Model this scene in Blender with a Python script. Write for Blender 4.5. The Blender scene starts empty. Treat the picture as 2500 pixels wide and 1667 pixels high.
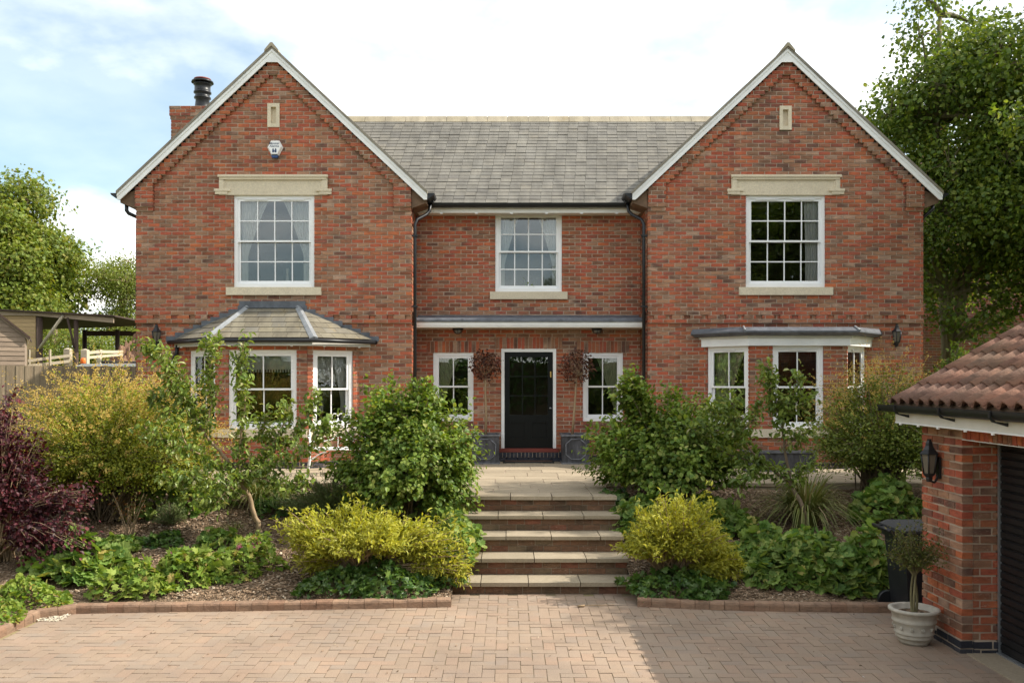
import bpy, math, random
import numpy as np
from mathutils import Vector, Matrix

random.seed(7)
RS = np.random.RandomState(11)
SC = bpy.context.scene
COL = SC.collection
R = math.radians

# ------------------------------------------------------------------ camera
# X to the right, Y away from the viewer, Z up; driveway at Z = 0
EYE = 2.53
cam = bpy.data.cameras.new('camera')
cam.sensor_width = 36.0
cam.lens = 31.68
cam.shift_x = 0.004
cam.shift_y = 0.0386
cam.clip_start = 0.05
cam.clip_end = 2000
camo = bpy.data.objects.new('camera', cam)
COL.objects.link(camo)
camo.location = (0, 0, EYE)
camo.rotation_euler = (R(90), 0, 0)
SC.camera = camo

# ------------------------------------------------------------------ daylight
SUN_EL, SUN_AZ = R(41.3), R(1.4)        # from the right, a touch behind the front of the house
sdir = Vector((math.cos(SUN_EL) * math.cos(SUN_AZ), math.cos(SUN_EL) * math.sin(SUN_AZ), math.sin(SUN_EL)))
sl = bpy.data.lights.new('sun', 'SUN')
sl.energy = 4.4
sl.angle = R(0.53)
sl.color = (1.0, 0.93, 0.82)
so = bpy.data.objects.new('sun', sl)
COL.objects.link(so)
so.location = sdir * 60
so.rotation_euler = (-sdir).to_track_quat('-Z', 'Y').to_euler()

world = bpy.data.worlds.new('World')
SC.world = world
world.use_nodes = True
wn, wl = world.node_tree.nodes, world.node_tree.links
wn.clear()
w_out = wn.new('ShaderNodeOutputWorld')
w_bg = wn.new('ShaderNodeBackground')
w_bg.inputs['Strength'].default_value = 0.15
sky = wn.new('ShaderNodeTexSky')
sky.sky_type = 'NISHITA'
sky.sun_disc = False
sky.sun_elevation = SUN_EL
sky.sun_rotation = R(90) - SUN_AZ
sky.air_density = 1.0
sky.dust_density = 1.5
w_tc = wn.new('ShaderNodeTexCoord')
w_sep = wn.new('ShaderNodeSeparateXYZ')
wl.new(w_tc.outputs['Generated'], w_sep.inputs[0])
w_ab = wn.new('ShaderNodeMath'); w_ab.operation = 'ABSOLUTE'
wl.new(w_sep.outputs['Z'], w_ab.inputs[0])
w_ad = wn.new('ShaderNodeMath'); w_ad.operation = 'ADD'; w_ad.inputs[1].default_value = 0.22
wl.new(w_ab.outputs[0], w_ad.inputs[0])
w_cmb = wn.new('ShaderNodeCombineXYZ')
for ax in ('X', 'Y'):
    d = wn.new('ShaderNodeMath'); d.operation = 'DIVIDE'
    wl.new(w_sep.outputs[ax], d.inputs[0]); wl.new(w_ad.outputs[0], d.inputs[1])
    wl.new(d.outputs[0], w_cmb.inputs[ax])
w_map = wn.new('ShaderNodeMapping')
w_map.inputs['Location'].default_value = (0.84, 3.0, 0.0)
w_map.inputs['Scale'].default_value = (1.0, 1.0, 1.0)
wl.new(w_cmb.outputs[0], w_map.inputs[0])
w_n = wn.new('ShaderNodeTexNoise')
w_n.inputs['Scale'].default_value = 1.15
w_n.inputs['Detail'].default_value = 9.0
w_n.inputs['Roughness'].default_value = 0.52
w_n.inputs['Distortion'].default_value = 0.25
wl.new(w_map.outputs[0], w_n.inputs['Vector'])
w_r = wn.new('ShaderNodeValToRGB')
w_r.color_ramp.elements[0].position = 0.40
w_r.color_ramp.elements[0].color = (0.18, 0.18, 0.18, 1)
w_r.color_ramp.elements[1].position = 0.63
w_r.color_ramp.elements[1].color = (1, 1, 1, 1)
wl.new(w_n.outputs['Fac'], w_r.inputs[0])
w_mx = wn.new('ShaderNodeMix'); w_mx.data_type = 'RGBA'
wl.new(w_r.outputs[0], w_mx.inputs['Factor'])
w_tint = wn.new('ShaderNodeVectorMath'); w_tint.operation = 'MULTIPLY'
w_tint.inputs[1].default_value = (0.93, 1.05, 0.98)
wl.new(sky.outputs[0], w_tint.inputs[0])
wl.new(w_tint.outputs[0], w_mx.inputs['A'])
w_n2 = wn.new('ShaderNodeTexNoise')          # thick and thin parts inside the clouds
w_n2.inputs['Scale'].default_value = 2.3
w_n2.inputs['Detail'].default_value = 7.0
wl.new(w_map.outputs[0], w_n2.inputs['Vector'])
w_r2 = wn.new('ShaderNodeValToRGB')
w_r2.color_ramp.elements[0].position = 0.34
w_r2.color_ramp.elements[0].color = (0.50, 0.535, 0.575, 1)
w_r2.color_ramp.elements[1].position = 0.58
w_r2.color_ramp.elements[1].color = (1.0, 0.965, 0.90, 1)
wl.new(w_n2.outputs['Fac'], w_r2.inputs[0])
w_ml = wn.new('ShaderNodeVectorMath'); w_ml.operation = 'SCALE'
w_ml.inputs['Scale'].default_value = 11.4
wl.new(w_r2.outputs[0], w_ml.inputs[0])
wl.new(w_ml.outputs[0], w_mx.inputs['B'])
wl.new(w_mx.outputs['Result'], w_bg.inputs['Color'])
wl.new(w_bg.outputs[0], w_out.inputs[0])

SC.view_settings.view_transform = 'Standard'
SC.view_settings.look = 'None'
SC.view_settings.exposure = 0.55
SC.view_settings.gamma = 1.0
SC.view_settings.use_curve_mapping = False
SC.cycles.max_bounces = 7
SC.cycles.diffuse_bounces = 3
SC.cycles.glossy_bounces = 3
SC.cycles.transmission_bounces = 4
SC.cycles.transparent_max_bounces = 10
SC.cycles.caustics_reflective = False
SC.cycles.caustics_refractive = False
SC.cycles.sample_clamp_indirect = 6.0
SC.cycles.use_denoising = True
try:
    SC.cycles.denoiser = 'OPENIMAGEDENOISE'
    SC.cycles.denoising_prefilter = 'ACCURATE'
except Exception:
    pass

# ------------------------------------------------------------------ helpers
def ray(px, py, Y):
    """World point at depth Y seen at pixel (px, py) of the 2500 px wide picture (used for surveying)."""
    return Vector(((px - 1240) * Y / 2200.0, Y, EYE - (py - 930) * Y / 2200.0))

ORG = {}
def tag(o, label=None, cat=None, group=None, kind=None):
    if label: o['label'] = label
    if cat: o['category'] = cat
    if group: o['group'] = group
    if kind: o['kind'] = kind
    return o

def empty(name, loc=(0, 0, 0), label=None, cat=None, group=None, kind=None, parent=None):
    o = bpy.data.objects.new(name, None)
    o.empty_display_size = 0.1
    COL.objects.link(o)
    ORG[o.name] = Vector(loc)
    if parent is not None:
        o.parent = parent
        o.location = Vector(loc) - ORG[parent.name]
    else:
        o.location = loc
    return tag(o, label, cat, group, kind)

def link_mesh(name, me, mat, parent=None, origin=(0, 0, 0), label=None, cat=None, group=None, kind=None):
    """Links mesh data whose coordinates are relative to `origin`."""
    o = bpy.data.objects.new(name, me)
    if mat is not None and not me.materials:
        for m in (mat if isinstance(mat, (list, tuple)) else [mat]):
            me.materials.append(m)
    COL.objects.link(o)
    ORG[o.name] = Vector(origin)
    if parent is not None:
        o.parent = parent
        o.location = Vector(origin) - ORG[parent.name]
    else:
        o.location = origin
    return tag(o, label, cat, group, kind)

class Fr:
    """A wall's frame: a along the wall, d outwards, z up."""
    def __init__(s, O, u=(1, 0, 0), n=(0, -1, 0)):
        s.O = np.array(O, float); s.u = np.array(u, float); s.n = np.array(n, float)
        s.u /= np.linalg.norm(s.u); s.n /= np.linalg.norm(s.n)
        s.flip = np.dot(np.cross(s.u, s.n), (0, 0, 1)) < 0
    def p(s, a, d, z):
        return s.O + s.u * a + s.n * d + np.array((0, 0, z))
WORLD = Fr((0, 0, 0), (1, 0, 0), (0, 1, 0))

BOXF = [(0, 3, 2, 1), (4, 5, 6, 7), (0, 1, 5, 4), (1, 2, 6, 5), (2, 3, 7, 6), (3, 0, 4, 7)]

class MB:
    def __init__(s):
        s.v = []; s.f = []; s.mi = []; s.sm = []
    def add(s, vs, fs, mat=0, smooth=False):
        b = len(s.v)
        s.v.extend([tuple(map(float, q)) for q in vs])
        for f in fs:
            s.f.append(tuple(i + b for i in f)); s.mi.append(mat); s.sm.append(smooth)
        return s
    def box(s, a0, a1, d0, d1, z0, z1, F=WORLD, mat=0):
        vs = [F.p(a, d, z) for z in (z0, z1) for a, d in ((a0, d0), (a1, d0), (a1, d1), (a0, d1))]
        fs = BOXF if not F.flip else [f[::-1] for f in BOXF]
        return s.add(vs, fs, mat)
    def prism(s, poly, axis, t0, t1, mat=0):
        """Extrudes a polygon. axis 'y': poly in (x,z); 'x': poly in (y,z); 'z': poly in (x,y)."""
        n = len(poly)
        def pt(q, t):
            return {'y': (q[0], t, q[1]), 'x': (t, q[0], q[1]), 'z': (q[0], q[1], t)}[axis]
        vs = [pt(q, t0) for q in poly] + [pt(q, t1) for q in poly]
        fs = [tuple(range(n))[::-1], tuple(range(n, 2 * n))] + [(i, (i + 1) % n, n + (i + 1) % n, n + i) for i in range(n)]
        return s.add(vs, fs, mat)
    def tube(s, pts, rad, seg=8, mat=0, caps=True, flat=None):
        pts = [Vector(p) for p in pts]
        n = len(pts)
        rr = rad if isinstance(rad, (list, tuple)) else [rad] * n
        T = []
        for i in range(n):
            t = pts[min(i + 1, n - 1)] - pts[max(i - 1, 0)]
            T.append(t.normalized() if t.length > 1e-9 else Vector((0, 0, 1)))
        ref = Vector((0, 0, 1)) if abs(T[0].z) < 0.9 else Vector((1, 0, 0))
        N = T[0].cross(ref).normalized()
        vs = []
        for i in range(n):
            N = (N - T[i] * N.dot(T[i])).normalized()
            B = T[i].cross(N)
            for k in range(seg):
                a = 2 * math.pi * k / seg
                vs.append(pts[i] + (N * math.cos(a) + B * math.sin(a)) * rr[i])
        fs = [(i * seg + k, i * seg + (k + 1) % seg, (i + 1) * seg + (k + 1) % seg, (i + 1) * seg + k) for i in range(n - 1) for k in range(seg)]
        s.add(vs, fs, mat, True)
        if caps:
            b = len(s.v) - n * seg
            s.f.append(tuple(b + k for k in range(seg))[::-1]); s.mi.append(mat); s.sm.append(False)
            b = len(s.v) - seg
            s.f.append(tuple(b + k for k in range(seg))); s.mi.append(mat); s.sm.append(False)
        return s
    def lathe(s, prof, c=(0, 0, 0), seg=20, mat=0, smooth=True, a0=0.0):
        n = len(prof); vs = []
        for r, z in prof:
            for k in range(seg):
                a = a0 + 2 * math.pi * k / seg
                vs.append((c[0] + r * math.cos(a), c[1] + r * math.sin(a), c[2] + z))
        fs = [(i * seg + k, i * seg + (k + 1) % seg, (i + 1) * seg + (k + 1) % seg, (i + 1) * seg + k) for i in range(n - 1) for k in range(seg)]
        s.add(vs, fs, mat, smooth)
        if prof[0][0] > 1e-4:
            b = len(s.v) - n * seg
            s.f.append(tuple(b + k for k in range(seg))[::-1]); s.mi.append(mat); s.sm.append(False)
        if prof[-1][0] > 1e-4:
            b = len(s.v) - seg
            s.f.append(tuple(b + k for k in range(seg))); s.mi.append(mat); s.sm.append(False)
        return s
    def build(s, name, mat, parent=None, label=None, cat=None, group=None, kind=None, origin=None):
        v = np.array(s.v, float)
        if origin is None:
            lo, hi = v.min(0), v.max(0)
            origin = Vector(((lo[0] + hi[0]) / 2, (lo[1] + hi[1]) / 2, lo[2]))
        v = v - np.array(origin)
        me = bpy.data.meshes.new(name)
        me.from_pydata(v.tolist(), [], s.f)
        for m in (mat if isinstance(mat, (list, tuple)) else [mat]):
            me.materials.append(m)
        me.polygons.foreach_set('material_index', s.mi)
        me.polygons.foreach_set('use_smooth', s.sm)
        me.update()
        return link_mesh(name, me, None, parent, origin, label, cat, group, kind)

def mesh_np(name, V, T, smooth=False):
    """Triangle mesh from arrays."""
    me = bpy.data.meshes.new(name)
    V = np.ascontiguousarray(V, np.float32); T = np.ascontiguousarray(T, np.int32)
    k = T.shape[1]
    me.vertices.add(len(V)); me.vertices.foreach_set('co', V.ravel())
    me.loops.add(T.size); me.loops.foreach_set('vertex_index', T.ravel())
    me.polygons.add(len(T))
    me.polygons.foreach_set('loop_start', np.arange(0, T.size, k, dtype=np.int32))
    try:
        me.polygons.foreach_set('loop_total', np.full(len(T), k, np.int32))
    except Exception:
        pass
    me.polygons.foreach_set('use_smooth', np.full(len(T), smooth, bool))
    me.update(calc_edges=True)
    me.validate()
    return me

# ------------------------------------------------------------------ materials
def new_mat(name):
    m = bpy.data.materials.new(name)
    m.use_nodes = True
    nt = m.node_tree
    nt.nodes.clear()
    out = nt.nodes.new('ShaderNodeOutputMaterial')
    return m, nt.nodes, nt.links, out

def node_rnd(nd, lk, seed=0.0):
    """A random number per piece: per mesh island and per object."""
    g = nd.new('ShaderNodeNewGeometry'); oi = nd.new('ShaderNodeObjectInfo')
    a = nd.new('ShaderNodeMath'); a.operation = 'ADD'
    lk.new(g.outputs['Random Per Island'], a.inputs[0]); lk.new(oi.outputs['Random'], a.inputs[1])
    b = nd.new('ShaderNodeMath'); b.operation = 'ADD'; b.inputs[1].default_value = seed
    lk.new(a.outputs[0], b.inputs[0])
    w = nd.new('ShaderNodeTexWhiteNoise'); w.noise_dimensions = '1D'
    lk.new(b.outputs[0], w.inputs['W'])
    return w

def ramp(nd, stops, interp='LINEAR'):
    r = nd.new('ShaderNodeValToRGB')
    r.color_ramp.interpolation = interp
    e = r.color_ramp.elements
    while len(e) < len(stops): e.new(0.5)
    for i, (p, c) in enumerate(stops):
        e[i].position = p
        e[i].color = (c[0], c[1], c[2], 1) if len(c) == 3 else c
    return r

def noise(nd, lk, scale, detail=4, rough=0.55, obj=False, stretch=None, dist=0.0):
    n = nd.new('ShaderNodeTexNoise')
    n.inputs['Scale'].default_value = scale; n.inputs['Detail'].default_value = detail
    n.inputs['Roughness'].default_value = rough; n.inputs['Distortion'].default_value = dist
    if obj:
        tc = nd.new('ShaderNodeTexCoord'); src = tc.outputs['Object']
    else:
        tc = nd.new('ShaderNodeNewGeometry'); src = tc.outputs['Position']
    if stretch:
        mp = nd.new('ShaderNodeMapping'); mp.inputs['Scale'].default_value = stretch
        lk.new(src, mp.inputs[0]); src = mp.outputs[0]
    lk.new(src, n.inputs['Vector'])
    return n

def mixc(nd, lk, fac, a, b, mode='MIX'):
    m = nd.new('ShaderNodeMix'); m.data_type = 'RGBA'; m.blend_type = mode
    def put(sock, val):
        if hasattr(val, 'is_output') or hasattr(val, 'links'): lk.new(val, sock)
        elif isinstance(val, (int, float)): sock.default_value = val
        else: sock.default_value = (val[0], val[1], val[2], 1)
    put(m.inputs['Factor'], fac); put(m.inputs['A'], a); put(m.inputs['B'], b)
    return m.outputs['Result']

def principled(nd, lk, out, col, rough=0.8, metal=0.0, bump=None, bump_d=0.01, bump_s=0.6, spec=0.4):
    p = nd.new('ShaderNodeBsdfPrincipled')
    if hasattr(col, 'links'): lk.new(col, p.inputs['Base Color'])
    else: p.inputs['Base Color'].default_value = (col[0], col[1], col[2], 1)
    if hasattr(rough, 'links'): lk.new(rough, p.inputs['Roughness'])
    else: p.inputs['Roughness'].default_value = rough
    p.inputs['Metallic'].default_value = metal
    p.inputs['Specular IOR Level'].default_value = spec
    if bump is not None:
        b = nd.new('ShaderNodeBump'); b.inputs['Strength'].default_value = bump_s; b.inputs['Distance'].default_value = bump_d
        lk.new(bump, b.inputs['Height']); lk.new(b.outputs[0], p.inputs['Normal'])
    lk.new(p.outputs[0], out.inputs['Surface'])
    return p

MAT = {}
def simple(name, col, rough=0.6, metal=0.0, var=0.12, scale=6.0, spec=0.4, bump=0.003, stretch=None, piece=0.0):
    m, nd, lk, out = new_mat(name)
    n = noise(nd, lk, scale, 5, 0.6, stretch=stretch)
    dk = tuple(c * (1 - var) for c in col); lt = tuple(min(1, c * (1 + var)) for c in col)
    r = ramp(nd, [(0.3, dk), (0.7, lt)])
    lk.new(n.outputs['Fac'], r.inputs[0])
    c = r.outputs[0]
    if piece > 0:
        w = node_rnd(nd, lk)
        rr = ramp(nd, [(0, (1 - piece,) * 3), (1, (1 + piece,) * 3)])
        lk.new(w.outputs['Value'], rr.inputs[0])
        c = mixc(nd, lk, 1.0, c, rr.outputs[0], 'MULTIPLY')
    n2 = noise(nd, lk, scale * 12, 3, 0.6)
    principled(nd, lk, out, c, rough, metal, n2.outputs['Fac'], bump, 0.5, spec)
    MAT[name] = m
    return m

def brick_material(name, stops, smear=(0.50, 0.36, 0.27), smear_amt=(0.60, 0.72), dirt=(0.11, 0.085, 0.065), dirt_amt=0.35):
    m, nd, lk, out = new_mat(name)
    w = node_rnd(nd, lk)
    r = ramp(nd, stops)
    nbt = noise(nd, lk, 0.55, 3, 0.5)
    ba = nd.new('ShaderNodeMath'); ba.operation = 'MULTIPLY_ADD'; ba.inputs[1].default_value = 0.9; ba.inputs[2].default_value = -0.45
    lk.new(nbt.outputs['Fac'], ba.inputs[0])
    bb = nd.new('ShaderNodeMath'); lk.new(w.outputs['Value'], bb.inputs[0]); lk.new(ba.outputs[0], bb.inputs[1])
    bc = nd.new('ShaderNodeMath'); bc.operation = 'PINGPONG'; bc.inputs[1].default_value = 1.0
    lk.new(bb.outputs[0], bc.inputs[0])
    lk.new(bc.outputs[0], r.inputs[0])
    # streaky colour inside each brick
    n1 = noise(nd, lk, 9.0, 5, 0.65, stretch=(1.0, 1.0, 3.0))
    r1 = ramp(nd, [(0.28, (0.62, 0.62, 0.64)), (0.5, (1, 1, 1)), (0.75, (1.28, 1.22, 1.16))])
    lk.new(n1.outputs['Fac'], r1.inputs[0])
    c = mixc(nd, lk, 1.0, r.outputs[0], r1.outputs[0], 'MULTIPLY')
    # pale creased skin on some of the bricks
    n2 = noise(nd, lk, 26.0, 4, 0.7, stretch=(1.0, 1.0, 2.2))
    r2 = ramp(nd, [(smear_amt[0], (0, 0, 0)), (smear_amt[1], (1, 1, 1))])
    lk.new(n2.outputs['Fac'], r2.inputs[0])
    w2 = node_rnd(nd, lk, 3.7)
    r3 = ramp(nd, [(0.45, (0.0, 0, 0)), (0.95, (0.85, 0.85, 0.85))])
    lk.new(w2.outputs['Value'], r3.inputs[0])
    f = mixc(nd, lk, 1.0, r2.outputs[0], r3.outputs[0], 'MULTIPLY')
    c = mixc(nd, lk, f, c, smear)
    n3 = noise(nd, lk, 0.9, 4, 0.6)
    r4 = ramp(nd, [(0.5, (0, 0, 0)), (0.8, (dirt_amt,) * 3)])
    lk.new(n3.outputs['Fac'], r4.inputs[0])
    c = mixc(nd, lk, r4.outputs[0], c, dirt)
    n5 = noise(nd, lk, 1.5, 5, 0.6, stretch=(1.6, 1.6, 0.22))
    r5 = ramp(nd, [(0.30, (0.80, 0.80, 0.80)), (0.52, (1.0, 1.0, 1.0)), (0.75, (1.14, 1.13, 1.10))])
    lk.new(n5.outputs['Fac'], r5.inputs[0])
    c = mixc(nd, lk, 1.0, c, r5.outputs[0], 'MULTIPLY')
    nb = noise(nd, lk, 40.0, 4, 0.7)
    principled(nd, lk, out, c, 0.88, 0, nb.outputs['Fac'], 0.012, 0.8, 0.25)
    MAT[name] = m
    return m

BRICK = brick_material('brick', [(0.0, (0.225, 0.088, 0.050)), (0.14, (0.455, 0.130, 0.064)), (0.28, (0.410, 0.100, 0.058)),
                       (0.40, (0.310, 0.148, 0.088)), (0.53, (0.400, 0.220, 0.135)), (0.64, (0.230, 0.120, 0.076)),
                       (0.75, (0.500, 0.152, 0.064)), (0.86, (0.385, 0.104, 0.066)), (0.94, (0.150, 0.080, 0.058)), (1.0, (0.470, 0.295, 0.205))],
                       smear=(0.58, 0.42, 0.32), smear_amt=(0.56, 0.70))
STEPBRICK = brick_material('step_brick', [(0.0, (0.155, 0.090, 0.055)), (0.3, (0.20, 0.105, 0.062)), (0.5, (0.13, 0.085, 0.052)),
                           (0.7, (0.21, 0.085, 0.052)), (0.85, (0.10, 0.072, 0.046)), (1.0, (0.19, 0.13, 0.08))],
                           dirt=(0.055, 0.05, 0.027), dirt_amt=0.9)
BLUEBRICK = brick_material('blue_brick', [(0.0, (0.030, 0.032, 0.042)), (0.5, (0.045, 0.048, 0.062)), (1.0, (0.07, 0.068, 0.078))],
                           smear=(0.2, 0.19, 0.18), smear_amt=(0.66, 0.8), dirt=(0.08, 0.06, 0.05), dirt_amt=0.2)
KERBBRICK = brick_material('kerb_brick', [(0.0, (0.255, 0.165, 0.112)), (0.5, (0.305, 0.20, 0.135)), (1.0, (0.245, 0.145, 0.095))], dirt=(0.15, 0.11, 0.075), dirt_amt=0.6)
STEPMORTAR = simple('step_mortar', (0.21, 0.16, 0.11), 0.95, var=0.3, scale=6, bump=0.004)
MORTAR = simple('mortar', (0.49, 0.39, 0.30), 0.95, var=0.16, scale=5, bump=0.004)

def wall_texture():
    """Brickwork of walls that the picture does not show piece by piece (house sides, far houses)."""
    m, nd, lk, out = new_mat('brickwork')
    g = nd.new('ShaderNodeNewGeometry'); sx = nd.new('ShaderNodeSeparateXYZ'); lk.new(g.outputs['Position'], sx.inputs[0])
    ad = nd.new('ShaderNodeMath'); lk.new(sx.outputs['X'], ad.inputs[0]); lk.new(sx.outputs['Y'], ad.inputs[1])
    cb = nd.new('ShaderNodeCombineXYZ'); lk.new(ad.outputs[0], cb.inputs['X']); lk.new(sx.outputs['Z'], cb.inputs['Y'])
    b = nd.new('ShaderNodeTexBrick'); lk.new(cb.outputs[0], b.inputs['Vector'])
    b.inputs['Color1'].default_value = (0.33, 0.095, 0.055, 1); b.inputs['Color2'].default_value = (0.21, 0.11, 0.075, 1)
    b.inputs['Mortar'].default_value = (0.33, 0.26, 0.2, 1)
    b.inputs['Scale'].default_value = 1.0; b.inputs['Mortar Size'].default_value = 0.006
    b.inputs['Brick Width'].default_value = 0.225; b.inputs['Row Height'].default_value = 0.075
    n = noise(nd, lk, 8, 4)
    c = mixc(nd, lk, 0.5, b.outputs['Color'], n.outputs['Color'], 'OVERLAY')
    principled(nd, lk, out, c, 0.9)
    MAT['brickwork'] = m
    return m
BRICKWORK = wall_texture()

def slate_material(name, stops, lichen=0.5, moss=(0.30, 0.22, 0.07)):
    m, nd, lk, out = new_mat(name)
    w = node_rnd(nd, lk)
    r = ramp(nd, stops); lk.new(w.outputs['Value'], r.inputs[0])
    n = noise(nd, lk, 2.2, 5, 0.65, stretch=(1.6, 0.5, 0.5))
    r1 = ramp(nd, [(0.3, (0.68, 0.67, 0.66)), (0.7, (1.2, 1.19, 1.17))]); lk.new(n.outputs['Fac'], r1.inputs[0])
    c = mixc(nd, lk, 1.0, r.outputs[0], r1.outputs[0], 'MULTIPLY')
    n2 = noise(nd, lk, 30, 3, 0.6)
    r2 = ramp(nd, [(0.70, (0, 0, 0)), (0.76, (lichen,) * 3)]); lk.new(n2.outputs['Fac'], r2.inputs[0])
    c = mixc(nd, lk, r2.outputs[0], c, (0.55, 0.54, 0.5))
    n3 = noise(nd, lk, 1.3, 6, 0.7)
    r3 = ramp(nd, [(0.58, (0, 0, 0)), (0.75, (lichen,) * 3)]); lk.new(n3.outputs['Fac'], r3.inputs[0])
    c = mixc(nd, lk, r3.outputs[0], c, moss)
    nb = noise(nd, lk, 22, 4)
    principled(nd, lk, out, c, 0.72, 0, nb.outputs['Fac'], 0.008, 0.5, 0.35)
    MAT[name] = m
    return m
SLATE = slate_material('slate', [(0, (0.158, 0.149, 0.130)), (0.25, (0.186, 0.175, 0.152)), (0.5, (0.170, 0.162, 0.144)), (0.75, (0.198, 0.185, 0.158)), (1, (0.146, 0.138, 0.124))], 0.35, (0.26, 0.22, 0.15))
BAYSLATE = slate_material('bay_slate', [(0, (0.16, 0.142, 0.105)), (0.4, (0.20, 0.178, 0.132)), (0.7, (0.18, 0.168, 0.14)), (1, (0.22, 0.195, 0.138))], 0.6, (0.36, 0.24, 0.06))
VERGE = slate_material('verge_slate', [(0, (0.2, 0.185, 0.155)), (1, (0.28, 0.25, 0.2))], 0.8, (0.2, 0.17, 0.06))
RIDGE = slate_material('ridge_tile', [(0, (0.33, 0.29, 0.21)), (0.5, (0.39, 0.34, 0.25)), (1, (0.3, 0.26, 0.18))], 0.7, (0.30, 0.2, 0.06))
SLATEEDGE_SHADE = simple('slate_edge_shade', (0.060, 0.056, 0.048), 0.9, var=0.3, scale=9)  # dirty lower edges, near-black so the shadow lines between courses are painted in
PANTILE = brick_material('pantile', [(0, (0.195, 0.105, 0.074)), (0.3, (0.235, 0.118, 0.080)), (0.55, (0.165, 0.098, 0.074)), (0.8, (0.245, 0.128, 0.086)), (1, (0.19, 0.12, 0.09))],
                         smear=(0.30, 0.23, 0.17), smear_amt=(0.56, 0.75), dirt=(0.13, 0.11, 0.06), dirt_amt=0.6)
WHITE = simple('white_paint', (0.86, 0.86, 0.85), 0.42, var=0.07, scale=3, bump=0.001)
UPVC = simple('white_frame', (0.88, 0.88, 0.88), 0.35, var=0.025, scale=4, bump=0.0008)
CREAM = simple('cream_paint', (0.68, 0.655, 0.59), 0.55, var=0.06, scale=5, bump=0.001)
BLACKP = simple('black_plastic', (0.014, 0.015, 0.017), 0.38, var=0.2, scale=5, bump=0.001)
BLACKDOOR = simple('black_gloss', (0.005, 0.006, 0.006), 0.38, var=0.15, scale=4, bump=0.0006, spec=0.2)
SHUTTER = simple('shutter_black', (0.009, 0.009, 0.010), 0.45, var=0.2, scale=4, bump=0.001)
LEAD = simple('lead', (0.125, 0.135, 0.155), 0.55, 0.25, var=0.3, scale=7, bump=0.006)
LEADLIGHT = simple('weathered_lead', (0.28, 0.295, 0.31), 0.5, 0.2, var=0.2, scale=9, bump=0.006)
PLANTER_LEAD = simple('planter_lead', (0.075, 0.075, 0.085), 0.5, 0.3, var=0.65, scale=11, bump=0.004, stretch=(1, 1, 0.3))
PLANTER_RIM = simple('planter_rim_lead', (0.16, 0.165, 0.185), 0.5, 0.3, var=0.4, scale=14, bump=0.004)
SOFFITWOOD = simple('soffit_timber', (0.16, 0.10, 0.062), 0.8, var=0.3, scale=6)
ROOMWALL = simple('room_plaster', (0.30, 0.27, 0.23), 0.9, var=0.06, scale=2)
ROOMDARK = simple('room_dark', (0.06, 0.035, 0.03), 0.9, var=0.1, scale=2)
REDTILE = simple('red_threshold', (0.20, 0.04, 0.028), 0.5, var=0.2)
BRASS = simple('brass', (0.65, 0.45, 0.15), 0.3, 0.9, var=0.1)
STEEL = simple('galvanised_steel', (0.4, 0.42, 0.44), 0.4, 0.7, var=0.2)

def stone_material(name, base, stain=(0.2, 0.17, 0.12), amt=0.4, piece=0.12):
    m, nd, lk, out = new_mat(name)
    w = node_rnd(nd, lk)
    r = ramp(nd, [(0, tuple(c * (1 - piece) for c in base)), (0.5, base), (1, tuple(c * (1 + piece) for c in base))])
    lk.new(w.outputs['Value'], r.inputs[0])
    n = noise(nd, lk, 3.5, 6, 0.65)
    r1 = ramp(nd, [(0.46, (0, 0, 0)), (0.78, (amt,) * 3)]); lk.new(n.outputs['Fac'], r1.inputs[0])
    c = mixc(nd, lk, r1.outputs[0], r.outputs[0], stain)
    n2 = noise(nd, lk, 45, 3)
    r2 = ramp(nd, [(0.3, (0.86,) * 3), (0.7, (1.1,) * 3)]); lk.new(n2.outputs['Fac'], r2.inputs[0])
    c = mixc(nd, lk, 1.0, c, r2.outputs[0], 'MULTIPLY')
    nb = noise(nd, lk, 18, 5)
    principled(nd, lk, out, c, 0.86, 0, nb.outputs['Fac'], 0.006, 0.6, 0.3)
    MAT[name] = m
    return m
STONE = stone_material('dressed_stone', (0.70, 0.61, 0.46), (0.42, 0.335, 0.22), 0.30, 0.05)
FLAG = stone_material('flagstone', (0.36, 0.295, 0.21), (0.24, 0.19, 0.13), 0.45, 0.12)
TREAD = stone_material('tread_stone', (0.31, 0.255, 0.18), (0.20, 0.165, 0.11), 0.5, 0.10)

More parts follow.
